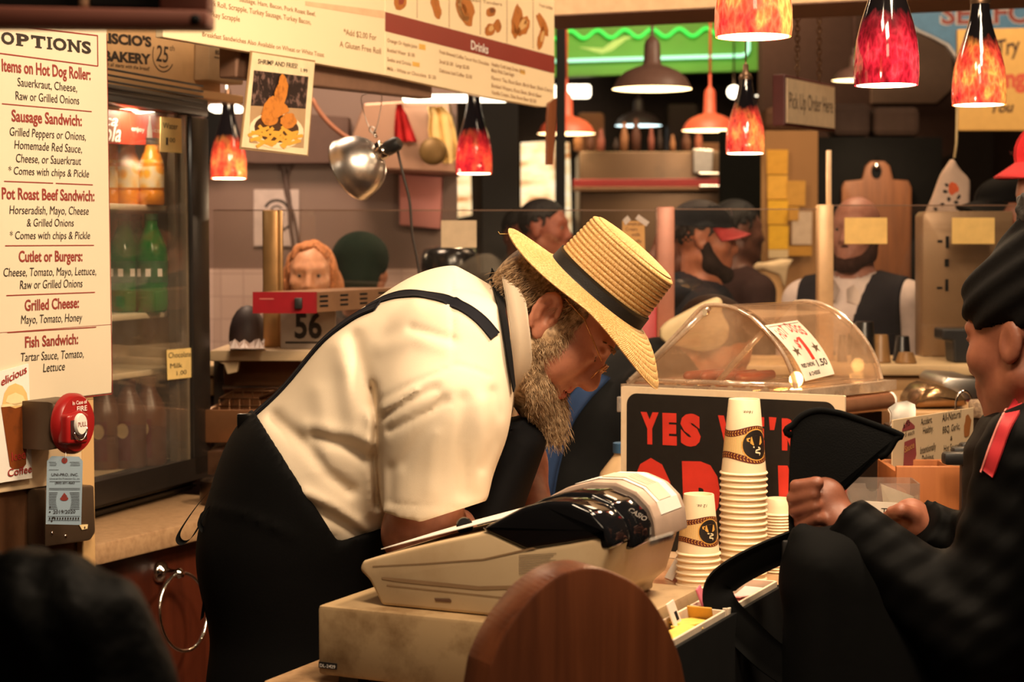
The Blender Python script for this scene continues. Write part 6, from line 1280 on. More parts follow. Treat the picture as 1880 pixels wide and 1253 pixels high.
b = B(); b.ball(hw(wI-.045, zH+.012, .08), (.014, .014, .016), 14); b.build('hood_bulb', emit('warm_bulb', srgb(255, 200, 120), 25), HS, True)
for i in range(4):
    x = .088+i*.036; b = B(); c0, c1 = hw(x, zH+.012, .06), hw(x, zH+.012, .2); b.tube([c0, c0+(c1-c0)*.06, c0+(c1-c0)*.5, c0+(c1-c0)*.94, c1], [.004, .01, .011, .01, .004], 12); b.tube
    solo(b, 'hot_dog', mat('sausage', srgb(150, 66, 40), .35), ['hot dog at the back of the rollers, farthest left', 'second hot dog from the left on the rollers', 'third hot dog from the left on the rollers', 'hot dog nearest the glowing bulb on the rollers'][i], 'hot dog', 'hot dogs on the rollers', True)
# price card stuck on the curved front
ts = np.linspace(0, 1, 60); an = len(arcP); PR = np.array([[proj(hw(x, z, LA*t)) for (x, z) in arcP] for t in ts])
def inv(px, py):
    D = (PR[:, an//2:, 0]-px)**2+(PR[:, an//2:, 1]-py)**2; i, j = np.unravel_index(np.argmin(D), D.shape); return ts[i], float(j+an//2)
cq = [inv(*p) for p in ((1403, 598), (1461, 593), (1528, 686), (1476, 700))]
tA = min(c[0] for c in cq); 
def arc_at(s):
    s = min(max(s, 0), an-1.001); i = int(s); f = s-i; return (arcP[i][0]*(1-f)+arcP[i+1][0]*f, arcP[i][1]*(1-f)+arcP[i+1][1]*f)
def cardp(u, v, off):       # u across, v down, 0..1
    t = (cq[0][0]*(1-u)+cq[1][0]*u)*(1-v)+(cq[3][0]*(1-u)+cq[2][0]*u)*v; s = (cq[0][1]*(1-u)+cq[1][1]*u)*(1-v)+(cq[3][1]*(1-u)+cq[2][1]*u)*v
    x, z = arc_at(s); x2, z2 = arc_at(s+.5); n = Vector((-(z2-z), 0, x2-x)).normalized(); n = RFm.to_3x3() @ n; return hw(x, z, LA*t)+n*(.002+off)
S = thing('hot_dog_card', 'white HOT DOGS $1 card stuck on the curved acrylic hood', 'sign', tuple(cardp(.5, 1, 0)))
b = B(); b.sheet([[cardp(u, v, .001) for u in np.linspace(0, 1, 8)] for v in np.linspace(0, 1, 20)], thick=.0006); b.build('card', mat('card_white', srgb(236, 222, 205), .5), S)
wr = lambda x, z, y: cardp(x, 1-z, .0018)
b = B(); 
for i, ch_ in enumerate('HOT DOGS'):
    if ch_ == ' ': continue
    xx = .1+i*.102; k = .78+.05*math.cos((i-3.5)*.8); txt(b, ch_, (xx, k-.03), (xx+.09, k-.03), .19, .03, wrap=wr)
b.sheet([[wr(u, z, 0) for u in (.5, .55, .6)] for z in np.linspace(.3, .7, 14)]); b.sheet([[wr(.42, .6+.02*k, 0), wr(.5, .66+.02*k, 0)] for k in range(3)]);  txt(b, '$', (.34, .52), (.43, .52), .15, .03, wrap=wr); b.build('red_lettering', mat('open_red', srgb(206, 54, 40), .45), S)
b = B()
def star(cx_, cz_, r): b.poly([wr(cx_+(r if k % 2 == 0 else r*.4)*math.sin(k*PI/5)*.9, cz_+(r*.8 if k % 2 == 0 else r*.32)*math.cos(k*PI/5), 0) for k in range(10)])
star(.2, .48, .13); star(.82, .48, .13); b.build('stars', mat('star_brown', srgb(96, 74, 54), .6), S)
b = B(); txt(b, 'FRIED ONIONS', (.08, .2), (.5, .2), .07, .04, wrap=wr); txt(b, '1.50', (.58, .17), (.92, .17), .12, .03, wrap=wr); txt(b, '& CHEESE', (.2, .06), (.56, .06), .06, .03, wrap=wr)
for z in (.95,): b.sheet([[wr(u, z, 0) for u in np.linspace(.04, .96, 8)], [wr(u, z+.012, 0) for u in np.linspace(.04, .96, 8)]])
b.build('black_lettering', INK, S)
# cream board raised behind the hood, red cooler, milk jug
b = B(); fr = FR((0, 4.4, 0), (1, 0, 0)); px_prism(b, fr, [(1212, 604), (1226, 590), (1290, 556), (1318, 545), (1328, 552), (1326, 575), (1340, 600), (1338, 622), (1322, 640), (1290, 648), (1255, 640), (1224, 632), (1212, 622)], 0, .03, .008); solo(b, 'cream_board', mat('board_cream', srgb(214, 190, 146), .5, var=.04), 'cream rounded board raised behind the acrylic hood', 'board', smooth=40)
b = B(); p = at(1182, 600, 4.755); b.box((p.x, 4.755, (1.36)/2), (.065, .05, 1.36), .004); solo(b, 'red_cabinet', mat('cabinet_red', srgb(170, 22, 30), .4), 'narrow red cabinet side behind the straw hat brim', 'cabinet', smooth=40)
JG = bottle('milk_jug', 'cream plastic jug with blue cap behind the open sign', 'jug', [(.05, 0), (.055, .008), (.055, .1), (.045, .14), (.022, .17), (.018, .175), (.018, .182)], mat('jug_cream', srgb(214, 180, 136), .4), (.18, .2, .02, mat('cap_blue', srgb(70, 110, 150), .4)), None)
p = at(1143, 900, 3.6); JG.location = (p.x, p.y, CT)
zj = at(1130, 813, 3.6).z; JG.scale = (1, 1, (zj-CT)/.2)
# ================================================================ sugar caddy
CA = DF @ Vector((.505, .055, 0)); CF = FR((CA.x, CA.y, 0), DF.to_3x3() @ Vector((0, 1, 0)))
S = thing('sugar_caddy', 'black caddy holding two white bins of sweetener packets at the counter edge', 'caddy', tuple(CF @ Vector((.2, .06, CT))))
b = B(CF); zc = .962
for c, d in (((.215, .003, .905), (.476, .006, .21)), ((.215, .067, .966), (.476, .004, .088)), ((-.02, .035, .966), (.006, .062, .088)), ((.45, .035, .966), (.006, .062, .088)), ((.215, .035, .925), (.464, .06, .006))): b.box(c, d, .001)
b.build('holder', MATTE, S)
BIN = mat('bin_white', srgb(226, 206, 182), .45)
def bin_(x0, x1, label):
    t = thing('packet_bin', label, 'bin', tuple(CF @ Vector(((x0+x1)/2, .035, .93)))); b = B(CF); y0_, y1_, z0_, z1_ = .0085, .0625, .93, 1.018
    for c, d in ((((x0+x1)/2, y0_, (z0_+z1_)/2), (x1-x0, .004, z1_-z0_)), (((x0+x1)/2, y1_, (z0_+z1_)/2), (x1-x0, .004, z1_-z0_)), ((x0, .0355, (z0_+z1_)/2), (.004, .052, z1_-z0_)), ((x1, .0355, (z0_+z1_)/2), (.004, .052, z1_-z0_)), (((x0+x1)/2, .0355, z0_+.002), (x1-x0, .052, .004))): b.box(c, d, .001)
    b.build('walls', BIN, t)
bin_(-.014, .2, 'white bin of yellow and white packets nearest the wooden arch'); bin_(.215, .44, 'white bin of pink packets nearest the paper cups')
def packet(x, y, z, rz, rx, m, lab, grp, mark=None, w=.036, h=.058):
    T = CF @ Matrix.Translation((x, y, z)) @ Matrix.Rotation(rz, 4, 'Z') @ Matrix.Rotation(rx, 4, 'X'); b = B(); b.box((0, 0, 0), (w, h, .003), .0012, T=T); b.m = 1
    if mark: b.box((.004, .008, .0018), (.012, .012, .0006), T=T)
    return solo(b, 'sweetener_packet', [m, mark or m], lab, 'packet', grp)
PY_ = mat('packet_yellow', srgb(236, 196, 92), .5, var=.12, sc=60); PWt = mat('packet_white', srgb(232, 214, 200), .5); PPk = mat('packet_pink', srgb(236, 180, 176), .5)
rr = random.Random(4)
for i in range(9): packet(.02+.016*i, .028+rr.uniform(0, .014), .99+.003*(i % 5)+.0012*i, PI/2+rr.uniform(-.35, .35), rr.uniform(-.3, .3), PY_, 'yellow sweetener packet lying in the bin nearest the wooden arch', 'yellow packets')
packet(.186, .036, .998, PI/2, 1.2, mat('packet_gold', srgb(206, 156, 60), .5), 'upright gold packet at the right end of the yellow packets', None)
for i, lab in enumerate(('white packet with a dark mark behind the yellow packets', 'white packet lying left among the yellow packets')): packet(.125-.085*i, .05, 1.012-.004*i, .1, 1.2, PWt, lab, None, MATTE if i == 0 else None)
for i in range(6): packet(.25+.03*i, .03+rr.uniform(0, .012), 1.0+.0036*(i % 4), PI/2+rr.uniform(-.35, .35), rr.uniform(-.2, .2), PPk, 'pale pink sweetener packet lying in the bin nearest the cups', 'pink packets')
packet(.226, .045, 1.015, .2, 1.2, mat('packet_rose', srgb(214, 110, 130), .5), 'deeper pink packet with a dark mark by the caddy divider', None, MATTE)
# ================================================================ right side of the counter
WF = FR((0, 3.2, 0), (1, -.03, 0))
S = thing('wooden_box', 'plain orange brown wooden box on the counter below the sauces sign', 'box', tuple(at(1710, 950, 3.25)))
b = B(); x0, zt10 = pl(WF, 1646, 857); x1, _ = pl(WF, 1773, 857)
b.T = WF; b.box(((x0+x1)/2, .007, (zt10+CT)/2), (x1-x0, .014, zt10-CT), .002); b.build('front_board', wood('box_wood', (176, 108, 58), (146, 84, 44), .5, 3), S, 40)
for c, d in (((x0+.006, .1, (zt10+CT)/2-.005), (.012, .17, zt10-CT-.01)), ((x1-.006, .1, (zt10+CT)/2-.005), (.012, .17, zt10-CT-.01)), (((x0+x1)/2, .19, (zt10+CT)/2-.005), (x1-x0, .012, zt10-CT-.01))): b = B(WF); b.box(c, d, .002); b.build('side_board', wood('box_wood', (176, 108, 58), (146, 84, 44), .5, 3), S, 40)
AF = FP(at(1643, 450, 3.3), at(1788, 450, 3.55)); AF = FR((AF.translation.x, AF.translation.y, 0), AF.to_3x3() @ Vector((1, 0, 0)))
S = thing('sauces_sign', 'laminated All-Natural hot sauces sign with stained corner behind the wooden box', 'sign', tuple(AF @ Vector((pl(AF, 1715, 880)[0], 0, CT+.06))))
x1 = pl(AF, 1787, 800)[0]; zt11 = pl(AF, 1650, 770)[1]
b = B(AF); b.prism([(0, CT+.002), (x1, CT+.002), (x1, zt11), (0, zt11)], 0, .003, .0008); b.build('card', mat('lam_cream', srgb(206, 182, 148), .3, var=.06, sc=14), S)
b = B()
for st, a, c, h in (('Accident.', (1690, 781), (1711, 776), 12), ('Healthy.', (1694, 797), (1713, 792), 12), ('Intentionally', (1689, 834), (1718, 825), 13), ('Delicious.', (1692, 850), (1714, 844), 13), ('All-Natural', (1729, 775), (1764, 766), 14), ('BBQ, Garlic,', (1730, 796), (1762, 788), 12), ('&', (1744, 809), (1748, 808), 8), ('Hot Sauces', (1732, 830), (1760, 824), 12)): ptxt(b, AF, st, a, c, h, .004, .1)
flush(b, AF).build('black_lettering', INK, S)
b = B(); ppoly(b, AF, [(1658, 856), (1660, 812), (1680, 804), (1682, 835), (1676, 858)]); ppoly(b, AF, [(1656, 788), (1666, 770), (1679, 782), (1679, 787), (1656, 793)], -.0005); flush(b, AF).build('rose_print', mat('print_berry', srgb(140, 66, 66), .5), S)
b = B(); ptxt(b, AF, '6.95', (1658, 787), (1670, 780), 10, 0, .1, -.001); ptxt(b, AF, '1.5 each', (1657, 803), (1678, 797), 8, 0, .1, -.001); flush(b, AF).build('handwriting', INK, S)
b = B(); pblob(b, AF, (1776, 782), 6, 24, -.0007, 16, .05, .4, 4); flush(b, AF).build('stain', mat('stain_rust', srgb(150, 92, 44), .6), S)
b = B(); ptxt(b, AF, 'Sauce', (1660, 832), (1678, 822), 12, .01, .2, -.001); flush(b, AF).build('gold_lettering', mat('print_gold2', srgb(190, 140, 80), .5), S)
b = B(); p = at(1655, 778, 3.42); b.box((p.x, p.y, (p.z+CT)/2), (.06, .05, p.z-CT), .004); nd = thing('napkin_dispenser', 'dark dispenser with white folded napkins sticking out left of the sauces sign', 'napkin dispenser', (p.x, p.y, CT)); b.build('case', mat('dispenser_dark', srgb(60, 46, 38), .3, .5), nd, 40)
b = B(); rows = [[at(1626+k*18, y, 3.40+.03*k)+Vector((0, .01*math.sin(k+j), 0)) for k in range(4)] for j, y in enumerate((748, 736, 752, 782))]
rows[0] = [at(1630, 752, 3.4), at(1645, 742, 3.42), at(1662, 738, 3.44), at(1677, 745, 3.46)]; rows[1] = [at(1634, 760, 3.39), at(1648, 750, 3.41), at(1664, 750, 3.43), at(1678, 752, 3.45)]; rows[2] = [at(1634, 772, 3.39), at(1650, 766, 3.41), at(1664, 768, 3.43), at(1678, 768, 3.45)]; rows[3] = [at(1632, 783, 3.4), at(1650, 780, 3.41), at(1664, 780, 3.43), at(1676, 778, 3.45)]
b.sheet(rows, thick=.004); b.build('napkins', WHITE, nd, True)
TFm = FR((0, 3.04, 0), (1, -.05, 0)); TC_ = pane('tip_acrylic', (.95, .92, .88), .08, haze=.1)
x0, zt12 = pl(TFm, 1556, 888); x1, _ = pl(TFm, 1688, 892); zb12 = CT+.002
S = thing('tip_box', 'clear acrylic tip box with a handwritten TIPS card', 'tip box', tuple(TFm @ Vector(((x0+x1)/2, .04, CT))))
b = B(TFm); cn = 10; top = [(x1, zt12)]+[((x0+x1)/2+.012*math.cos(a)-.018, zt12-.014*math.sin(a)) for a in np.linspace(0, PI, cn)]+[(x0, zt12)]
b.prism([(x0, zb12), (x1, zb12)]+top, 0, .003); b.build('front_wall', TC_, S)
b = B(TFm); b.prism([(x0, zb12), (x1, zb12), (x1, zt12), (x0, zt12)], .08, .083); b.build('back_wall', TC_, S)
for x in (x0, x1): b = B(TFm); b.box((x, .0415, (zb12+zt12)/2), (.003, .08, zt12-zb12)); b.build('side_wall', TC_, S)
b = B(); px_prism(b, TFm, [(1584, 990), (1676, 992), (1678, 926), (1586, 920)], -.002, -.0008); cd = b.build('card', mat('card_white', srgb(236, 222, 205), .5), S)
b = B(); ptxt(b, TFm, 'TIPS', (1617, 945), (1652, 946), 12, .0, 0, -.0026); ptxt(b, TFm, 'THANK YOU', (1600, 962), (1660, 963), 8, .0, 0, -.0026); flush(b, TFm).build('handwriting', INK, cd)
b = B(TFm); b.sheet([[(x0+.05, .04, CT+.01), (x0+.075, .05, CT+.1), (x0+.065, .06, CT+.19)], [(x0+.1, .03, CT+.01), (x0+.11, .04, CT+.1), (x0+.12, .05, CT+.17)]], thick=.0006); solo(b, 'banknote', mat('note_paper_grey', srgb(170, 160, 140), .7), 'folded paper note standing in the clear tip box', 'banknote')
# steel inserts, scoop, stone shaker, tongs
b = B(); p = at(1700, 752, 4.1); px_ = FR((0, 4.1, 0), (1, 0, 0)); px_prism(b, px_, [(1676, 752), (1700, 712), (1730, 708), (1770, 724), (1785, 748)], 0, .2, .02); solo(b, 'foil_tray', mat('foil_bronze', srgb(150, 118, 84), .25, .8, bump=.6, bsc=40), 'crinkled bronze foil tray behind the sauces sign', 'tray', smooth=60)
b = B(); px_ = FR((0, 4.34, 0), (1, 0, 0)); px_prism(b, px_, [(1728, 704), (1740, 692), (1800, 696), (1808, 724), (1790, 735), (1742, 735)], 0, .25, .006); solo(b, 'steel_pan', STEEL, 'bright steel pan behind the foil tray', 'pan', smooth=40)
b = B(); px_ = FR((0, 3.75, 0), (1, 0, 0)); c = at(1770, 748, 3.75); b.tube([c+Vector((.018*math.cos(a), .004*math.sin(a), .034*math.sin(a))) for a in np.linspace(0, PI, 16)]+[Vector((c.x-.018, c.y, CT))], .0025, 8); b.m = 0; solo(b, 'wire_loop', CHROME, 'shiny looped metal handle standing above the sauces sign', 'handle', smooth=True)
b = B(); p = at(1808, 766, 3.6); b.lathe([(0, 0), (.03, 0), (.032, .003), (.032, .03), (.029, .034), (0, .034)], 24, T=Matrix.Translation((p.x, 3.6, p.z))); ST = dirty('speckled_stone', (150, 128, 104), (110, 90, 74), .5, 120, .4, .6); sh = solo(b, 'stone_lid', ST, 'speckled stone round lid right of the sauces sign', 'lid', smooth=40)
b = B(); b.lathe([(0, CT), (.026, CT), (.026, p.z), (0, p.z)], 20, T=Matrix.Translation((p.x, 3.6, 0))); solo(b, 'sauce_jar', mat('jar_dark', (.03, .022, .018), .3), 'dark jar under the speckled stone lid', 'jar', smooth=40)
for i, (px, py, Y, lab) in enumerate(((1762, 842, 3.12, 'black ribbed handle nearest the wooden box'), (1778, 832, 3.2, 'black ribbed handle in the middle behind the wooden box'), (1792, 824, 3.28, 'black ribbed handle farthest back behind the wooden box'))):
    p = at(px, py, Y); b = B(); b.box((p.x, p.y, p.z), (.06, .03, .022), .006); b.box((p.x+.012, p.y, (p.z+CT)/2), (.02, .02, p.z-CT), .002); solo(b, 'utensil_handle', BLACK, lab, 'handle', 'black handles on the counter', 40)
b = B(); zp = at(1700, 753, 4.1).z; b.box((.98, 4.36, zp/2), (.24, .58, zp), .004); solo(b, 'pass_counter', mat('rail_tan', srgb(190, 150, 104), .4), 'tan topped pass counter behind the sauces sign', 'counter')
# ================================================================ woman at the right with her bag
WS = skin('skin_woman', (140, 86, 64)); WY = 2.6
K_ = F/WY
def wp(px, py, dy=0.0): return tuple(at(px, py, WY+dy))
PUF = N('black_puffer'); bs = PUF.bsdf(.6, 0, **{'Specular IOR Level': .06}); bs.inputs['Base Color'].default_value = (.0018, .0017, .0017, 1)
w1 = PUF.tex('Wave', 9, rot=(.5, .6, .3), bands_direction='Z', Distortion=3.0, Detail=2.0); PUF.bump(bs, w1.outputs[1], .2, .01); PUF = PUF.m
WM_ = thing('person', 'woman in a black headwrap and black quilted jacket with red lanyard at right', 'person', (.78, 2.65, 0))
hc = np.array(at(1840, 630, WY)); fdir = np.array([-.669, .743, -.2]); fdir /= np.linalg.norm(fdir); sdir = np.cross([0, 0, 1.0], fdir); sdir /= np.linalg.norm(sdir); udir = np.cross(fdir, sdir); WR = np.stack([fdir, sdir, udir], 1); ws = .93
ear_off = hc-sdir*0
def wl(P): return (P-(hc+sdir*(-.0)))@WR/ws
# the camera sees the side whose y is positive or negative; the ear pixel is on the near side, so shift the centre half a head deeper
near = 1 if sdir[1] < 0 else -1
hc = np.array([.770, 2.65, hc[2]])
WT = Matrix.Translation(Vector(hc)) @ Matrix([[*(WR[i]*ws), 0] for i in range(3)]+[[0, 0, 0, 1]])
sh_n = wp(1905, 850, -.12); el_n = wp(1790, 1175, -.16); wr_n = wp(1545, 962, -.07)
sh_f = wp(1900, 850, .26); el_f = wp(1860, 1090, .26); wr_f = wp(1690, 968, .2)
def w_arm_n(P, g=0): return rcs(P, [sh_n, el_n, wr_n], [.07+g, .062+g, .042+g], .03)
def w_arm_f(P, g=0): return rcs(P, [sh_f, el_f, wr_f], [.07+g, .06+g, .04+g], .03)
def w_tor(P, g=0):
    d = rc(P, wp(1925, 870, .07), wp(1930, 1050, .07), .115+g, .125+g, 1.3); d = su(d, rc(P, wp(1930, 1050, .07), wp(1925, 1450, .07), .125+g, .135+g, 1.3), .05)
    d = su(d, rc(P, sh_n, sh_f, .07+g, .07+g), .06); d = su(d, rc(P, wp(1935, 765, .07), wp(1925, 850, .07), .055+g, .088+g), .04); return d
def w_legs(P, g=0):
    x = at(1925, 1400, WY).x; return np.minimum(rcs(P, [(x, WY+.0, .8), (x, WY, .45), (x, WY, .06)], [.1+g, .07+g, .05+g], .02), rcs(P, [(x+.02, WY+.22, .8), (x, WY+.22, .45), (x, WY+.22, .06)], [.1+g, .07+g, .05+g], .02))
# hands: palm, four curled fingers, thumb
def hand(P, wrist, palm, ks, tips, thumb, r=.0095):
    d = rc(P, wrist, palm, .026, .026); d = su(d, ell(P, palm, (.03, .022, .036)), .02)
    for k, mid, tip in ks: d = su(d, rcs(P, [k, mid, tip], [r*1.12, r, r*.85], .004), .0045)
    return su(d, rcs(P, thumb, [.014, .0115, .0085], .006), .01)
def hn(P):
    # near hand: fist round the bag edge, knuckles toward the camera's left
    pal = wp(1512, 925, -.045); ks = []
    for i, (kx, ky, mx, my, tx, ty) in enumerate(((1500, 888, 1462, 893, 1462, 915), (1493, 908, 1456, 915, 1458, 936), (1496, 930, 1460, 938, 1466, 956), (1502, 952, 1470, 962, 1478, 978))): ks.append((wp(kx, ky, -.075), wp(mx, my, -.062+.004*i), wp(tx, ty, -.02)))
    return hand(P, wp(1548, 960, -.055), pal, ks, None, [wp(1528, 905, -.05), wp(1500, 884, -.03), wp(1468, 880, -.01)], .0092)
def hf(P):
    pal = wp(1672, 958, .22); ks = []
    for i in range(4): ks.append((wp(1662, 945+8*i, .2+.012*i), wp(1640, 943+9*i, .2+.012*i), wp(1626, 950+9*i, .21+.01*i)))
    return hand(P, wp(1700, 970, .25), pal, ks, None, [wp(1676, 946, .19), wp(1654, 938, .18), wp(1638, 940, .19)])
def wbody(P):
    d = head_sdf(wl_(P), 1.0, .96)*ws; nk = hc-udir*.16-fdir*.045
    d = su(d, rc(P, tuple(hc-udir*.06-fdir*.03), tuple(nk), .05, .058), .03); d = su(d, rc(P, tuple(nk), wp(1925, 860, .07), .052, .07), .03)
    d = su(d, w_tor(P, -.02), .04); d = su(d, w_arm_n(P, -.02), .03); d = su(d, w_arm_f(P, -.02), .03); d = np.minimum(d, w_legs(P, -.012)); d = su(d, hn(P), .015); return su(d, hf(P), .015)
wl_ = lambda P: (P-hc)@WR/ws
lo_b, hi_b = (.36, 2.3, -.01), (1.02, 3.05, 1.7)
smesh('body', wbody, lo_b, hi_b, .0036, WS, WM_)
def wj2(P):
    d = su(w_tor(P, .004), np.maximum(w_arm_n(P, .006), half(P, wr_n, np.array(wr_n)-np.array(el_n))-.004), .04); d = su(d, np.maximum(w_arm_f(P, .006), half(P, wr_f, np.array(wr_f)-np.array(el_f))-.004), .04)
    d = d-.0018*np.sin(P[:, 2]*110+P[:, 0]*55)
    d = np.maximum(d, -rc(P, tuple(hc-udir*.04), tuple(hc-udir*.165-fdir*.03), .072, .066)); return np.maximum(d, .72-P[:, 2])
smesh('quilted_jacket', wj2, lo_b, hi_b, .008, PUF, WM_)
smesh('trousers', lambda P: np.maximum(w_legs(P, .004), .07-P[:, 2]), lo_b, hi_b, .012, MATTE, WM_)
for dy in (0, .22): b = B(); x = at(1925, 1400, WY).x; b.ball((x-.05, WY+dy, .04), (.12, .045, .05), 14); b.build('shoe', BLACK, WM_, True)
b = B(); b.ball((.0835, .032, .0115), .0118, 14, T=WT); b.ball((.0835, -.032, .0115), .0118, 14, T=WT)
for s_ in (1, -1):
    b = B(); b.ball((.0835, .032*s_, .0115), .0118, 14, T=WT); b.m = 1; b.ball((.0925, .032*s_, .0095), (.0035, .006, .006), 10, T=WT); b.build('eye', [mat('eye_white', (.3, .24, .2), .3), mat('eye_dark', (.02, .012, .008), .2)], WM_, True)
    b = B(); b.tube([WT @ Vector((.098, .016*s_, .031)), WT @ Vector((.096, .032*s_, .037)), WT @ Vector((.084, .048*s_, .034))], [.003, .0035, .0015], 6); b.build('eyebrow', mat('brow_black', (.012, .008, .006), .8), WM_, True)
HWM = mat('black_headwrap', (.004, .0035, .0035), .85, bump=.4, bsc=90)
def wrapf(P):
    Q = wl_(P); d = ell(Q, (-.012, 0, .07), (.118, .094, .088)); d = su(d, ell(Q, (-.06, 0, .12), (.085, .08, .075)), .04); d = su(d, ell(Q, (-.085, 0, .165), (.06, .06, .05)), .03)
    d = np.maximum(d, half(Q, (.1, 0, .052), (.42, 0, -.9))); d = d-.0035*np.sin(Q[:, 2]*150+Q[:, 0]*60)
    return np.maximum(d, -(head_sdf(Q)+.0015))
smesh('headwrap', wrapf, (.55, 2.42, 1.25), (1.05, 3.0, 1.85), .005, HWM, WM_)
def wbun(P):
    Q = wl_(P); d = ell(Q, (-.075, 0, .2), (.06, .06, .045)); return d-.006*np.sin(Q[:, 0]*160)*np.sin(Q[:, 1]*160)*np.sin(Q[:, 2]*160)
smesh('curly_hair', wbun, (.55, 2.42, 1.25), (1.05, 3.0, 1.85), .005, mat('black_curls', (.01, .008, .007), .75, bump=.8, bsc=120), WM_)
def wnape(P): Q = wl_(P); return np.maximum(ell(Q, (-.062, 0, -.01), (.05, .07, .075)), -(head_sdf(Q)-.0005))
smesh('hair', wnape, (.55, 2.42, 1.25), (1.05, 3.0, 1.85), .006, mat('black_curls', (.01, .008, .007), .75, bump=.8, bsc=120), WM_)
b = B(); strap(b, wj2, [(1893, 700), (1868, 742), (1848, 780), (1830, 825), (1815, 870)], .024, 2.2, 3.0, .003, .002, 8); lan = b.build('lanyard', mat('lanyard_red', srgb(176, 34, 44), .5), WM_, True)
b = B(); strap(b, wj2, [(1880, 704), (1857, 742), (1838, 780), (1820, 825), (1806, 868)], .003, 2.2, 3.0, .0055, .001, 8); b.build('stitching', mat('lanyard_pale', srgb(220, 130, 120), .6), lan, True)
# bag: a tall soft tote, its open flap held up in the hand, a strap looping to the left
BGM = mat('bag_black', (.002, .002, .002), .85, bump=.15, bsc=60)
BAG = thing('tote_bag', 'soft black tote bag held open in the hand of the woman in the headwrap', 'bag', tuple(at(1560, 1400, 2.5)))
BY = 2.5
def bp(px, py, dy=0.0): return tuple(at(px, py, BY+dy))
def bagf(P):
    d = rc(P, bp(1500, 1040), bp(1500, 1500), .045, .055, 1.4); d = su(d, rc(P, bp(1470, 980), bp(1488, 1060), .014, .04), .03); d = su(d, rc(P, bp(1620, 1070, .04), bp(1650, 1500, .04), .07, .1, 1.2), .06); d = su(d, rc(P, bp(1560, 1010, .01), bp(1580, 1500, .02), .03, .09), .05)
    return np.maximum(d, .58-P[:, 2])
smesh('bag_body', bagf, (.25, 2.25, .5), (.8, 2.8, 1.3), .009, BGM, BAG)
fl = [(1452, 800), (1458, 778), (1475, 762), (1500, 754), (1530, 757), (1560, 765), (1648, 797), (1644, 806), (1600, 842), (1556, 888), (1535, 905), (1500, 925), (1462, 960), (1450, 1000), (1448, 900)]
b = B(); fr = FR((0, 2.53, 0), (1, .06, 0)); P2 = smooth_poly([pl(fr, *p) for p in fl], 4); b.prism(P2, -.004, .004, .002, T=fr); b.build('flap', mat('bag_mesh_black', (.005, .005, .005), .85, bump=.3, bsc=400), BAG, 50)
b = B(); b.tube([fr @ Vector((x, -.002, z)) for x, z in smooth_poly([pl(fr, *p) for p in fl[:9]], 6)[:-6]], .005, 8); b.build('flap_binding', BGM, BAG, True)
b = B(); pts = smooth_path([at(1452, 1000, 2.53), at(1400, 1022, 2.51), at(1345, 1052, 2.49), at(1318, 1080, 2.48), at(1324, 1118, 2.47), at(1362, 1160, 2.48), at(1410, 1205, 2.50), at(1462, 1240, 2.52)], 6)
rows = []
for i, p in enumerate(pts):
    t = (pts[min(i+1, len(pts)-1)]-pts[max(i-1, 0)]).normalized(); n = Vector((.0, -1, .0)); s_ = Vector((-t.z, .5, t.x)).normalized(); wd = .05
    rows.append([p-s_*wd*.5, p-s_*wd*.25+n*.002, p+n*.002, p+s_*wd*.25+n*.002, p+s_*wd*.5])
b.sheet(rows, thick=.005); b.build('strap', BGM, BAG, True)
b = B(); b.box(at(1450, 1012, 2.50), (.022, .008, .03), .003); b.build('buckle', BLACK, BAG, 40)
b = B(); b.ball(at(1447, 1025, 2.49), (.005, .004, .006), 10); b.build('brass_snap', mat('brass', srgb(214, 160, 80), .3, 1), BAG, True)
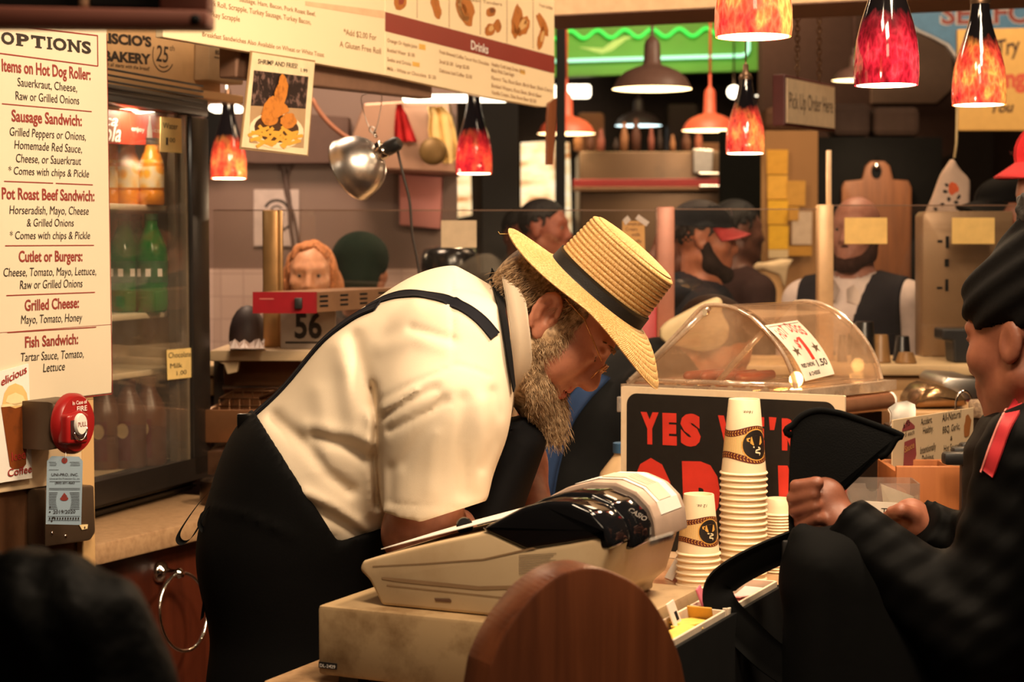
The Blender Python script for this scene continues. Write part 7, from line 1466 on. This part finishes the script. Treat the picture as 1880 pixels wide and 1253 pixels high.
# ================================================================ the bent man in the straw hat
MY = 2.88
MAN = thing('person', 'bearded man in a straw hat, white shirt and black suspenders bending over the cash register', 'person', (-.35, 2.88, 0))
def m(px, py, dy=0.0): return tuple(at(px, py, MY+dy))
MS = skin('skin_ruddy', (180, 120, 94), .12)
def projv(P):
    q = P-np.array([0, 0, CAMZ]); a = q[:, 1]*cp-q[:, 2]*sp; return CX+F*q[:, 0]/a, CY-F*(q[:, 1]*sp+q[:, 2]*cp)/a
def seg2(x, y, pts):
    d = None
    for (x0, y0), (x1, y1) in zip(pts[:-1], pts[1:]):
        dx, dy = x1-x0, y1-y0; t = np.clip(((x-x0)*dx+(y-y0)*dy)/(dx*dx+dy*dy), 0, 1); e = np.hypot(x-x0-t*dx, y-y0-t*dy); d = e if d is None else np.minimum(d, e)
    return d
FOLDS = [([(651, 621), (669, 698), (680, 740)], 15, -.007), ([(625, 640), (640, 720), (650, 790)], 18, .005), ([(683, 712), (691, 776), (688, 850), (694, 930)], 8, -.012), ([(578, 803), (633, 817), (680, 842)], 12, -.007), ([(560, 780), (630, 795), (680, 815)], 14, .004), ([(505, 768), (569, 826), (600, 870), (640, 900)], 13, -.008), ([(560, 905), (615, 930), (669, 975)], 11, .006), ([(565, 928), (633, 962), (670, 985)], 9, -.008), ([(510, 876), (533, 917), (578, 962)], 9, -.005), ([(697, 735), (751, 707), (831, 674)], 4, -.003), ([(703, 765), (769, 726), (800, 712)], 8, -.006), ([(716, 790), (792, 753), (815, 735)], 8, -.006), ([(706, 752), (765, 716)], 7, .004), ([(740, 850), (770, 800), (815, 735)], 13, -.004), ([(850, 735), (846, 820), (853, 900)], 14, -.006), ([(885, 740), (880, 820), (872, 890)], 14, .004), ([(905, 720), (912, 760), (905, 810), (886, 860)], 10, -.005), ([(829, 505), (833, 670)], 3, -.0025), ([(833, 669), (870, 678), (900, 690)], 3, -.002), ([(756, 603), (833, 626)], 8, -.004), ([(700, 640), (760, 620), (820, 640)], 16, .003), ([(699, 924), (780, 930), (874, 936)], 2.5, -.002), ([(760, 560), (700, 600), (640, 670)], 20, .003), ([(610, 985), (618, 1002)], 5, -.003), ([(720, 860), (716, 920)], 10, -.004), ([(585, 720), (600, 800), (590, 860)], 20, .004), ([(800, 800), (790, 900)], 14, .003)]
def folds(P):
    x, y = projv(P); f = np.zeros(len(P)); nearm = np.clip((2.95-P[:, 1])/.1, 0, 1)
    for pts, w, a in FOLDS: f += a*np.exp(-(seg2(x, y, pts)/w)**2)
    return f*nearm
def tor(P, g=0.0):
    d = rcs(P, [m(535, 1010), m(590, 890), m(735, 744), m(812, 658)], [.140+g, .138+g, .143+g, .133+g], .075, 1.38)
    d = su(d, rc(P, m(838, 668, -.16), m(838, 668, .16), .088+g, .088+g), .07); return su(d, rc(P, m(850, 612), m(905, 606), .1+g, .05+g, 1.1), .05)
def slv(P, g=0.0, sgn=-1):
    return rcs(P, [m(846, 668, .16*sgn), m(812, 760, .215*sgn), m(786, 960, .215*sgn)], [.098+g, .095+g, .079+g], .03) if sgn < 0 else rcs(P, [m(850, 668, .17), m(905, 800, .22), m(948, 880, .2)], [.095+g, .085+g, .07+g], .03)
VA, VB = (478, 782), (617, 1004)
def above_waist(P):       # >0 on the shirt side of the V shaped waist line
    x, y = projv(P); a = ((x-VA[0])*(VB[1]-VA[1])-(y-VA[1])*(VB[0]-VA[0]))/np.hypot(VB[0]-VA[0], VB[1]-VA[1]); c = ((x-617)*(958-1004)-(y-1004)*(760-617))/np.hypot(143, 46); return np.minimum(a, c)*.00087
CUF_P = np.array(m(786, 946, -.215)); CUF_N = np.array(m(783, 985, -.215))-np.array(m(792, 925, -.215)); CUF_N = CUF_N/np.linalg.norm(CUF_N)
def cuff(P): return (P-CUF_P) @ CUF_N
CF2_P = np.array(m(930, 850, .2)); CF2_N = np.array(m(948, 880, .2))-np.array(m(905, 800, .22)); CF2_N = CF2_N/np.linalg.norm(CF2_N)
cc = np.array(m(950, 612)); ca = np.array([.99, 0, .10]); ca /= np.linalg.norm(ca)
def shirt0(P):
    t = tor(P); s1 = np.maximum(slv(P), cuff(P)); s2 = np.maximum(slv(P, 0, 1), (P-CF2_P) @ CF2_N)
    d = su(t, s1, .035); d = su(d, s2, .035); return -su(-d, -((P-cc) @ ca+.014), .02)
def shirt(P):
    d = shirt0(P)-folds(P); d = np.maximum(d, -above_waist(P)-.004)
    return np.maximum(d, -rc(P, m(925, 606), m(1010, 640), .07, .07))
SHIRT = mat('shirt_cream_white', srgb(230, 212, 186), .75, var=.03, sc=8, bump=.12, bsc=900)
# body: head, neck, arms, torso and legs in one skin
hf_ = np.array([.66, -.14, -.74]); hf_ /= np.linalg.norm(hf_); hs_ = np.array([0, 1.0, 0]); hs_ -= hf_*(hs_ @ hf_); hs_ /= np.linalg.norm(hs_); hu_ = np.cross(hf_, hs_)
HS_ = .98; HCn = np.array(m(1010, 580, -.07))+hs_*.079*HS_; HRm = np.stack([hf_, hs_, hu_], 1)
hl = lambda P: (P-HCn)@HRm/HS_
HTm = Matrix.Translation(Vector(HCn)) @ Matrix([[*(HRm[i]*HS_), 0] for i in range(3)]+[[0, 0, 0, 1]])
el_n = m(772, 978, -.205); wr_n2 = m(930, 1000, .0); el_f = m(962, 900, .17); wr_f2 = m(988, 985, .1)
def arm1(P, g=0): return rcs(P, [m(846, 690, -.18), el_n, wr_n2], [.06+g, .052+g, .034+g], .03)
def arm2(P, g=0): return rcs(P, [m(852, 690, .18), m(945, 850, .2), wr_f2], [.06+g, .05+g, .034+g], .03)
def mhand(P, w, d0, side):
    w = np.array(w); d0 = np.array(d0)/np.linalg.norm(d0); up = np.array([0, 0, 1.0]); sx_ = np.cross(d0, up); sx_ /= np.linalg.norm(sx_); up = np.cross(sx_, d0)
    pal = w+d0*.05; d = rcs(P, [w, pal, w+d0*.08], [.03, .034, .03], .02)
    for i, L_ in enumerate((.07, .08, .075, .058)):
        k = w+d0*.085+sx_*(.03-.02*i); d = su(d, rcs(P, [k, k+d0*L_*.5-up*.006, k+d0*L_*.85-up*.03], [.0105, .0095, .008], .005), .008)
    return su(d, rcs(P, [w+d0*.03+sx_*.03*side, w+d0*.065+sx_*.052*side-up*.01, w+d0*.095+sx_*.05*side-up*.022], [.014, .012, .009], .006), .012)
def mleg(P, g=0):
    x0 = m(545, 1253)[0]; return np.minimum(rcs(P, [m(540, 1020, -.085), (x0, MY-.1, .82), (x0-.02, MY-.1, .45), (x0-.03, MY-.1, .07)], [.118+g, .11+g, .085+g, .07+g], .03), rcs(P, [m(540, 1020, .085), (x0, MY+.1, .82), (x0-.02, MY+.1, .45), (x0-.03, MY+.1, .07)], [.118+g, .11+g, .085+g, .07+g], .03))
NK0 = tuple(HCn-hu_*.05-hf_*.02)
hax = np.array([.64, -.13, .757]); hax /= np.linalg.norm(hax); hfx = np.array([.768, -.03, -.642]); hfx -= hax*(hfx @ hax); hfx /= np.linalg.norm(hfx); hsx = np.cross(hax, hfx)
hb0 = np.array(m(1093, 541, 0)); hb0[1] = HCn[1]-.0
def mhead(P):
    Q = hl(P); A = Q.copy(); A[:, 1] = np.abs(Q[:, 1]); d = head_sdf(Q, 1.1, 1.02, True)
    d = su(d, ell(A, (.055, .05, -.045), (.03, .022, .03)), .025)            # jowls
    d = su(d, ell(Q, (.113, 0, -.022), (.015, .017, .014)), .012)           # broad nose tip
    return np.maximum(d*HS_, (P-hb0) @ hax+.004)
def mbody(P):
    d = su(mhead(P), rc(P, NK0, m(925, 612), .056, .072), .03)
    A = hl(P); A[:, 1] = np.abs(A[:, 1]); q = A-np.array([-.006, .087, -.002]); ce, se = math.cos(.3), math.sin(.3); E_ = np.stack([q[:, 0]*ce+q[:, 2]*se, q[:, 1]-.25*(-(q[:, 0]*ce+q[:, 2]*se)), -q[:, 0]*se+q[:, 2]*ce], 1)
    e = ell(E_, (0, -.002, 0), (.022, .009, .036)); e = ss(e, ell(E_, (.004, .009, .001), (.013, .012, .022)), .004)
    e = su(e, rcs(E_, [(.012*math.cos(t_)*1.5-.001, .007, .033*math.sin(t_)) for t_ in np.linspace(.2, 4.2, 9)], [.0045]*9, .003), .004); e = su(e, rcs(E_, [(-.008, .005, -.014), (-.0105, .006, .004), (-.002, .006, .018)], [.0035, .004, .003], .003), .004)
    e = su(e, ell(E_, (.014, .003, -.006), (.005, .006, .007)), .004); e = su(e, ell(E_, (.004, .0, -.034), (.011, .007, .011)), .006); d = su(d, e*HS_, .004); d = su(d, tor(P, -.02), .03); d = su(d, arm1(P), .03); d = su(d, arm2(P), .03); d = su(d, mleg(P, -.02), .03)
    d = su(d, mhand(P, wr_n2, (.75, .1, -.5), 1), .012); return su(d, mhand(P, wr_f2, (.2, -.6, -.6), 1), .012)
LIP = mat('lip_red', srgb(170, 78, 60), .4)
def lipsel(C): Q = hl(C); return ((np.abs(Q[:, 1]) < .024) & (Q[:, 0] > .097) & (Q[:, 2] < -.052) & (Q[:, 2] > -.08)).astype(int)
smesh('body', lambda P: np.maximum(mbody(P), np.where(P[:, 2] > .3, -9, -9)), (-.62, 2.5, -.01), (.3, 3.3, 1.02), .012, MS, None) if False else None
# fine head and coarse rest would leave a seam, so the whole figure is cut at one step size
smesh('body', mbody, (-.58, 2.56, -.01), (.26, 3.2, 1.52), .0036, [MS, LIP], MAN, sel=lipsel)
smesh('shirt', shirt, (-.5, 2.5, .98), (.12, 3.25, 1.54), .0048, SHIRT, MAN)
TRM = mat('trouser_black', (.0028, .0026, .0026), .85, bump=.1, bsc=300)
def trous(P):
    t = np.maximum(tor(P, .008), above_waist(P)-.004); g = mleg(P, .012); x, y = projv(P); f = .004*np.exp(-(seg2(x, y, [(390, 935), (450, 945), (540, 985)])/6)**2)
    return np.maximum(np.maximum(su(t, np.maximum(g, above_waist(P)-.004), .05)-f, .06-P[:, 2]), above_waist(P)-.006)
smesh('trousers', trous, (-.62, 2.5, .03), (.05, 3.25, 1.45), .008, TRM, MAN)
for s_ in (-1, 1):
    b = B(); x0 = m(545, 1253)[0]; b.ball((x0+.03, MY+.1*s_, .045), (.14, .05, .055), 16); b.build('shoe', BLACK, MAN, True)
def apron(P):
    d = rc(P, m(962, 812), m(880, 960), .036, .06, 2.6); d = su(d, np.maximum(tor(P, .012), -half(P, m(905, 800), np.array(m(1000, 860))-np.array(m(905, 800)))), .03)
    d = np.maximum(d, half(P, m(944, 772), (-.35, 0, 1))); d = np.maximum(d, .8-P[:, 2]); return np.maximum(d, -slv(P, .004))
smesh('apron', apron, (-.3, 2.6, .78), (.16, 3.2, 1.3), .007, mat('apron_black', (.006, .006, .007), .85), MAN)
# collar round the neck
cy = np.array([0, 1.0, 0]); cz = np.cross(ca, cy)
b = B(); rows = []
for r0, r1, ax0 in ((.086, .086, .012), (.092, .094, .008), (.098, .104, -.004), (.103, .112, -.018)):
    rows.append([tuple(cc+ca*(ax0+.008*math.cos(a+PI)-.012*(ax0 < 0)*max(0, -math.sin(a)))+cz*r0*math.sin(a)*(1.06 if math.sin(a) < 0 else 1)+cy*r1*math.cos(a)) for a in np.linspace(-PI/2, 1.5*PI, 49)])
b.sheet(rows[::-1], thick=.003); b.build('collar', SHIRT, MAN, True)
b = B(); b.sheet([[m(992, 792, .02), m(984, 806, -.02)], [m(975, 812, .02), m(967, 826, -.02)], [m(957, 840, .02), m(952, 842, -.02)]], thick=.004); b.build('shirt_front', SHIRT, MAN)
# suspenders and apron neck strap
sd = lambda P: shirt0(P)-folds(P); SUS = mat('suspender_navy', (.008, .008, .012), .8)
b = B(); strap(b, sd, [(908, 618), (885, 590), (858, 569), (815, 549), (770, 541), (735, 541), (700, 551), (672, 567)], .021, 2.3, 3.0, .003, .002, 9); b.build('suspender', SUS, MAN, True)
b = B(); P_ = [at(*p) for p in ((690, 556, MY-.09), (660, 577, MY-.07), (622, 610, MY-.06), (585, 648, MY-.05), (547, 694, MY-.05), (512, 745, MY-.05), (478, 790, MY-.05))]; P_ = smooth_path(P_, 5)
rows = []
for i, p in enumerate(P_):
    g_ = grad(tor, p); d_ = float(tor(np.array([p]))[0]); q = p-g_*(d_-.005); n = grad(tor, q); t = (P_[min(i+1, len(P_)-1)]-P_[max(i-1, 0)]).normalized(); s_ = t.cross(n).normalized(); rows.append([q+s_*w_ for w_ in (-.0115, -.005, .005, .0115)])
b.sheet(rows, thick=.003); bk_ = b.build('suspender', SUS, MAN, True)
pe = Vector(np.array(rows[-1]).mean(0)); b = B(); b.box(pe+Vector((-.004, -.006, -.006)), (.024, .012, .03), .003); b.build('suspender_clip', mat('clip_dark', (.02, .018, .016), .25, .8), bk_, 40)
b = B(); strap(b, sd, [(902, 499), (910, 535), (918, 580), (926, 630), (933, 680), (938, 715)], .02, 2.3, 3.1, .006, .002, 9); b.build('neck_strap', mat('apron_black', (.006, .006, .007), .85), MAN, True)
for pts, w_ in (([(392, 895), (365, 925), (340, 960), (327, 985), (334, 997), (350, 990), (368, 962), (385, 930)], .012), ([(372, 940), (366, 962), (378, 978), (392, 984)], .01), ([(388, 960), (384, 1040), (376, 1100), (371, 1137)], .009), ([(396, 1000), (392, 1080), (388, 1168)], .007)):
    b = B(); P_ = smooth_path([at(x, y, MY-.12) for x, y in pts], 5); b.sheet([[p+Vector((-w_/2*.6, 0, -w_/2*.6)), p+Vector((w_/2*.6, 0, w_/2*.6))] for p in P_], thick=.0015); b.build('apron_string', MATTE, MAN, True)
# spectacles
GW = mat('gold_wire', srgb(190, 140, 90), .25, .9); b = B(); hp3 = lambda x, y, z: HTm @ Vector((x, y, z))
for s_ in (-1, 1):
    b.tube([hp3(-.012, .083*s_, .02), hp3(-.004, .084*s_, .036), hp3(.04, .083*s_, .037), hp3(.108, .066*s_, .013)], .0011, 6)
    b.tube([hp3(.116, .034*s_+.026*math.cos(a), -.002+.017*math.sin(a)) for a in np.linspace(0, 2*PI, 25)[:-1]], .0011, 6, closed=True)
b.tube([hp3(.117, -.009, .004), hp3(.122, 0, .007), hp3(.117, .009, .004)], .0011, 6); gl_ = b.build('spectacles', GW, MAN, True)
for s_ in (-1, 1): b = B(); b.poly([hp3(.116, .034*s_+.025*math.cos(a), -.002+.016*math.sin(a)) for a in np.linspace(0, 2*PI, 25)[:-1]]); b.build('lens', pane('spectacle_lens', (.97, .96, .95), .08), gl_)
for s_ in (1, -1):
    b = B(); b.ball((.084, .032*s_, .0105), .0118, 14, T=HTm); b.m = 1; b.ball((.0935, .032*s_, .0065), (.0035, .006, .006), 10, T=HTm); b.build('eye', [mat('eye_white', (.3, .24, .2), .3), mat('eye_dark', (.02, .012, .008), .2)], MAN, True)
    b = B(); b.tube([HTm @ Vector((.0965, .018*s_, .006)), HTm @ Vector((.0985, .031*s_, .0045)), HTm @ Vector((.091, .046*s_, .007))], [.0008, .0016, .0008], 5); b.build('eyelash', mat('lash_brown', srgb(60, 36, 24), .7), MAN, True)
# hair and beard: a soft volume under thousands of fine strands
HA = N('grey_blond_hair'); bs = HA.bsdf(.55); t_ = HA.tex('Noise', 130, (1, 1, 1), Detail=2.0); r_ = HA.ramp(t_.outputs[0], [(.3, srgb(96, 72, 48)), (.5, srgb(150, 118, 84)), (.7, srgb(198, 168, 130))]); HA.l(r_.outputs[0], bs.inputs['Base Color']); HA = HA.m
BE = N('grey_beard'); bs = BE.bsdf(.6); t_ = BE.tex('Noise', 110, (1, 1, 1), Detail=2.0); r_ = BE.ramp(t_.outputs[0], [(.3, srgb(120, 94, 68)), (.5, srgb(186, 154, 116)), (.7, srgb(228, 200, 162))]); BE.l(r_.outputs[0], bs.inputs['Base Color']); BE = BE.m
def hairv(P):
    Q = hl(P); A = Q.copy(); A[:, 1] = np.abs(Q[:, 1]); d = ell(Q, (-.012, 0, .034), (.106, .085, .086)); d = su(d, ell(Q, (-.07, 0, -.005), (.052, .072, .07)), .03)
    d = np.maximum(d, half(Q, (.036, 0, .03), (.9, 0, -.35))); d = np.maximum(d, (P-hb0) @ hax+.014); d = ss(d, ell(A, (.0, .088, -.006), (.034, .05, .048)), .008); return d*HS_
hb = smesh('hair', lambda P: np.maximum(hairv(P), -(mhead(P)+.0015)), (-.08, 2.7, 1.3), (.3, 3.12, 1.58), .0045, HA, MAN)
def beardv(P):
    Q = hl(P); A = Q.copy(); A[:, 1] = np.abs(Q[:, 1])
    d = rcs(A, [(.026, .07, .016), (.022, .066, -.022), (.012, .05, -.06), (.045, .044, -.088)], [.010, .018, .03, .034], .02)*HS_
    d = su(d, rcs(P, [tuple(HCn+HRm@np.array([.05, 0, -.1])*HS_), m(985, 722, .02), m(1004, 765, .015), m(1018, 795, .012)], [.036, .036, .027, .014], .03, 1.15), .03); return d
smesh('beard', beardv, (-.02, 2.66, 1.12), (.22, 3.12, 1.5), .0042, BE, MAN)
def strands(name, fn, pix, dirf, n, ln, rad, m_, y0=2.5, y1=3.2, curl=.004, lift=.0015, seed=1, wob=0.0):
    rr = random.Random(seed); b = B(); xs = [p[0] for p in pix]; ys = [p[1] for p in pix]; k = 0; tries = 0
    def inside(x, y):
        c = False; j = len(pix)-1
        for i in range(len(pix)):
            if (pix[i][1] > y) != (pix[j][1] > y) and x < (pix[j][0]-pix[i][0])*(y-pix[i][1])/(pix[j][1]-pix[i][1])+pix[i][0]: c = not c
            j = i
        return c
    pts = []
    while len(pts) < n:
        x, y = rr.uniform(min(xs), max(xs)), rr.uniform(min(ys), max(ys))
        if inside(x, y): pts.append((x, y))
    t = np.linspace(y0, y1, 140); D = np.array([A3(ray(x, y)) for x, y in pts]); Pall = np.array([0, 0, CAMZ])+(D/D[:, 1:2])[:, None, :]*t[None, :, None]
    v = np.stack([fn(Pall[i:i+60].reshape(-1, 3)).reshape(-1, len(t)) for i in range(0, n, 60)], 0) if n % 60 == 0 else None
    v = v.reshape(n, -1); ix = np.argmax(v < 0, 1); ok = v[np.arange(n), ix] < 0; roots = Pall[np.arange(n), ix]; e = .003
    g = np.stack([fn(roots+np.eye(3)[k]*e)-fn(roots-np.eye(3)[k]*e) for k in range(3)], 1); g /= np.linalg.norm(g, axis=1)[:, None]+1e-9
    for i in range(n):
        if not ok[i]: continue
        p = Vector(roots[i])+Vector(g[i])*lift; nv = Vector(g[i]); d = dirf(p, pts[i], rr); L_ = ln*rr.uniform(.6, 1.2); ph = rr.uniform(0, 6.3); c_ = curl*rr.uniform(.4, 1.3); path = []
        w_ = d.cross(nv); w_ = w_.normalized() if w_.length > 1e-6 else Vector((0, 1, 0))
        for j in range(6):
            s_ = j/5; path.append(p+d*(L_*s_)+nv*(lift*2*s_+c_*.5*math.sin(s_*4+ph))+w_*(c_*math.sin(s_*5+ph)))
        b.tube(path, [rad, rad, rad, rad*.9, rad*.7, rad*.25], 3, cap=False)
    return b.build(name, m_, hb if name == 'hair_strands' else None, True)
def hd(p, px, rr): v = Vector(-hu_)*.75+Vector(-hf_)*.25+Vector((rr.gauss(0, .1), rr.gauss(0, .1), -.25+rr.gauss(0, .12))); return v.normalized()
strands('hair_strands', hairv, [(934, 488), (985, 474), (1040, 515), (1085, 560), (1078, 598), (1056, 596), (1050, 560), (1030, 542), (1000, 540), (976, 560), (975, 592), (958, 560), (942, 520)], hd, 1500, .042, .00055, HA, curl=.003, seed=2)
bo = [o for o in MAN.children if o.name.startswith('beard')][0]
def bd(p, px, rr): v = Vector((.12+rr.gauss(0, .16), rr.gauss(0, .14)-.05, -1)); return v.normalized()
for nm, poly_, n_, l_, cu, sd_ in (('beard_strands', [(975, 690), (1032, 690), (1040, 760), (1030, 800), (1005, 795), (985, 760), (968, 735)], 1920, .03, .004, 3), ('beard_strands', [(1046, 596), (1066, 602), (1056, 640), (1030, 668), (1014, 700), (975, 730), (962, 680), (966, 640), (985, 618), (1022, 612)], 1320, .02, .003, 4)):
    o = strands(nm, beardv, poly_, bd, n_, l_, .0005, BE, curl=cu, seed=sd_); o.parent = bo
b = B()
for s_ in (1, -1):
    for i in range(26):
        u = i/25; p0 = HTm @ Vector((.103-.012*u*u-.008*(u > .8), s_*(.014+.036*u), .034+.006*math.sin(u*3))); b.tube([p0, p0+(HTm.to_3x3() @ Vector((.005, s_*.008, .001))), p0+(HTm.to_3x3() @ Vector((.005, s_*.014, -.001)))], [.0009, .0007, .0003], 4)
b.build('eyebrow', HA, MAN, True)
# ---- hat
def straw(name, brim):
    q = N(name); bs = q.bsdf(.5); tc = q.n('TexCoord'); sx = q.n('SeparateXYZ'); q.l(tc.outputs['Object'], sx.inputs[0])
    at_ = q.n('Math'); at_.operation = 'ARCTAN2'; q.l(sx.outputs[1], at_.inputs[0]); q.l(sx.outputs[0], at_.inputs[1])
    ln_ = q.n('VectorMath'); ln_.operation = 'LENGTH'; cx = q.n('CombineXYZ'); q.l(sx.outputs[0], cx.inputs[0]); q.l(sx.outputs[1], cx.inputs[1]); q.l(cx.outputs[0], ln_.inputs[0])
    cb = q.n('CombineXYZ'); q.l(at_.outputs[0], cb.inputs[0]); q.l((ln_.outputs['Value'] if brim else sx.outputs[2]), cb.inputs[1])
    mp = q.n('Mapping'); mp.inputs['Scale'].default_value = (26, 190, 1); mp.inputs['Rotation'].default_value = (0, 0, .0); q.l(cb.outputs[0], mp.inputs[0])
    nz = q.n('TexNoise'); nz.inputs['Scale'].default_value = 1.4; nz.inputs['Detail'].default_value = 3; q.l(mp.outputs[0], nz.inputs['Vector'])
    wv = q.n('TexWave'); wv.inputs['Scale'].default_value = .9; wv.bands_direction = 'DIAGONAL'; wv.inputs['Distortion'].default_value = 1.5; q.l(mp.outputs[0], wv.inputs['Vector'])
    r = q.ramp(nz.outputs[0], [(.3, srgb(176, 128, 70)), (.5, srgb(208, 164, 102)), (.7, srgb(228, 192, 136))]); q.l(r.outputs[0], bs.inputs['Base Color']); q.bump(bs, wv.outputs[1], .35, .0015); return q.m
HATT = Matrix([[hfx[i], hsx[i], hax[i], hb0[i]] for i in range(3)]+[[0, 0, 0, 1]])
def hatpart(b, name, mt, parent): o = b.build(name, mt, None, True); o.parent = parent; o.matrix_parent_inverse = WM(MAN).inverted() if parent == MAN else Matrix.Identity(4); o.matrix_basis = HATT if parent == MAN else Matrix.Identity(4); return o
HATE = bpy.data.objects.new('straw_hat', None); COL.objects.link(HATE); HATE.parent = MAN; HATE.matrix_parent_inverse = WM(MAN).inverted(); HATE.matrix_basis = HATT; HATE.empty_display_size = .05
CA_, CB_ = .0905, .079; hgt = .098
b = B(); rows = []; NZ = 132; nbr = 13
for i in range(NZ+1):
    z = hgt*i/NZ; s_ = z/hgt; rd = -.003*abs(math.sin(PI*nbr*s_))**.5+.003; k = 1-.075*s_; k2 = 1.0
    if s_ > .93: k -= (s_-.93)**2*14
    rows.append([((CA_*k-rd)*math.cos(a), (CB_*k-rd)*math.sin(a), z) for a in np.linspace(0, 2*PI, 73)])
for j in range(1, 40):
    q_ = 1-j/39; rows.append([((CA_*.857*q_)*math.cos(a), (CB_*.857*q_)*math.sin(a), hgt+.006*(1-q_**2)+.0012*abs(math.sin(PI*8*q_))) for a in np.linspace(0, 2*PI, 73)])
b.sheet(rows[::-1]); hatpart(b, 'crown', straw('straw_crown', False), HATE)
b = B(); rows = []; NR = 84; nbr = 9
def brimz(t, a):
    c = math.cos(a); fr_ = max(0, c); bk = max(0, -c); return -.004*t-.047*fr_**1.6*t**1.7-.03*bk**1.5*t+.022*bk**2.5*t**4-.006*math.sin(a)**2*t
for i in range(NR+1):
    t = i/NR; rd = .0022*abs(math.sin(PI*nbr*t))**.5; row = []
    for a in np.linspace(0, 2*PI, 97):
        c, s_ = math.cos(a), math.sin(a); wid = .082-.012*s_*s_; ra = CA_+wid*t; rb_ = CB_+wid*t; row.append((ra*c, rb_*s_, brimz(t, a)+rd))
    rows.append(row)
b.sheet(rows, thick=.0032); hatpart(b, 'brim', straw('straw_brim', True), HATE)
b = B(); b.sheet([[((CA_*(1-.075*z/hgt)+.0016)*math.cos(a), (CB_*(1-.075*z/hgt)+.0016)*math.sin(a), z) for a in np.linspace(0, 2*PI, 73)] for z in np.linspace(.026, .001, 5)], thick=.001); hatpart(b, 'hat_band', mat('band_black', (.008, .008, .009), .6, bump=.2, bsc=400), HATE)
b = B(); b.tube([(-CA_-.078, -.02, -.014), (-CA_-.088, -.028, -.022), (-CA_-.092, -.034, -.02)], .0005, 4); hatpart(b, 'loose_straw', mat('loose_straw', srgb(226, 180, 98), .5), HATE)
# ================================================================ foreground
WA = FR(Vector((at(1080, 450, 1.9).x, 1.9, 0)), (.88, .47, 0))
arch = [(900, 1215), (912, 1185), (930, 1150), (950, 1120), (976, 1088), (1000, 1066), (1026, 1048), (1052, 1038), (1080, 1033), (1108, 1036), (1136, 1047), (1160, 1059), (1185, 1078), (1206, 1105), (1224, 1135), (1240, 1170), (1253, 1210)]
P = [pl(WA, p[0], p[1]+9) for p in arch]
P = [(v.x, v.z) for v in smooth_path([(x, 0, z) for x, z in P], 3)]
xl, xr = P[0][0]-.012, P[-1][0]+.012
b = B(); b.prism([(xl, 0), (xr, 0), (xr, P[-1][1]-.05)]+P[::-1]+[(xl, P[0][1]-.06)], 0, .055, .004, T=WA, seg=2); solo(b, 'wooden_arch_panel', wood('arch_wood', (112, 62, 36), (74, 38, 22), .35, 3, (9, 9, .5)), 'round topped brown wooden panel standing in front of the cash register', 'panel', smooth=40)
# rail across the top left corner
RF_ = FR((0, 1.5, 0), (1, 0, 0)); RW = mat('rail_red_brown', srgb(122, 68, 54), .6, var=.1, sc=8)
S = thing('window_frame', 'blurred red brown wooden frame hanging across the top left corner', 'frame', tuple(at(180, 50, 1.5)))
b = B(); px_prism(b, RF_, [(-120, 45), (380, 49), (381, 18), (-120, 8)], 0, .04, .003); b.build('bottom_rail', RW, S, 40)
b = B(); px_prism(b, RF_, [(292, 19), (381, 19), (381, -420), (292, -420)], .002, .038, .003); b.build('side_stile', RW, S, 40)
for x0, x1 in ((-120, 142), (156, 290)): b = B(); px_prism(b, RF_, [(x0, 9), (x1, 12), (x1, -300), (x0, -300)], .012, .03, .002); b.build('dark_panel', MATTE, S)
b = B(); px_prism(b, RF_, [(142, 12), (156, 12), (156, -300), (142, -300)], .004, .036, .002); b.build('mullion', mat('mullion_tan', srgb(150, 112, 84), .6), S)
b = B(); b.ball(at(358, 36, 1.495), .0045, 12); b.build('screw', MATTE, S, True)
# dark draped shape in the bottom left corner
FY = 1.35
S = thing('draped_chair', 'blurred chair back draped with a black jacket in the bottom left corner', 'chair', (at(90, 1250, FY).x, FY, 0))
JB = N('black_leather'); bs = JB.bsdf(.55, 0, **{'Specular IOR Level': .05}); bs.inputs['Base Color'].default_value = (.0016, .0016, .0016, 1); t_ = JB.tex('Noise', 14, Detail=3.0); JB.bump(bs, t_.outputs[0], .8, .02); JB = JB.m
def fj(P):
    f = lambda px, py, dy=0.0: tuple(at(px, py, FY+dy))
    d = rcs(P, [f(-60, 1130), f(60, 1130), f(150, 1160), f(220, 1260), f(262, 1420)], [.042, .043, .043, .034, .03], .03); d = su(d, rcs(P, [f(-40, 1060, .05), f(60, 1058, .05), f(100, 1090, .05)], [.018, .018, .014], .02), .02)
    d = su(d, ell(P, f(60, 1420), (.09, .05, .12)), .04); return np.maximum(d, .72-P[:, 2])+.003*np.sin(P[:, 0]*160+P[:, 2]*60)
smesh('black_jacket', fj, (-.55, 1.2, .68), (-.2, 1.5, 1.34), .008, JB, S)
x = at(90, 1250, FY).x
for dx in (-.12, .1): b = B(); b.tube([(x+dx, FY, 0), (x+dx, FY, 1.1)], .016, 10); b.build('leg', BLACK, S, True)
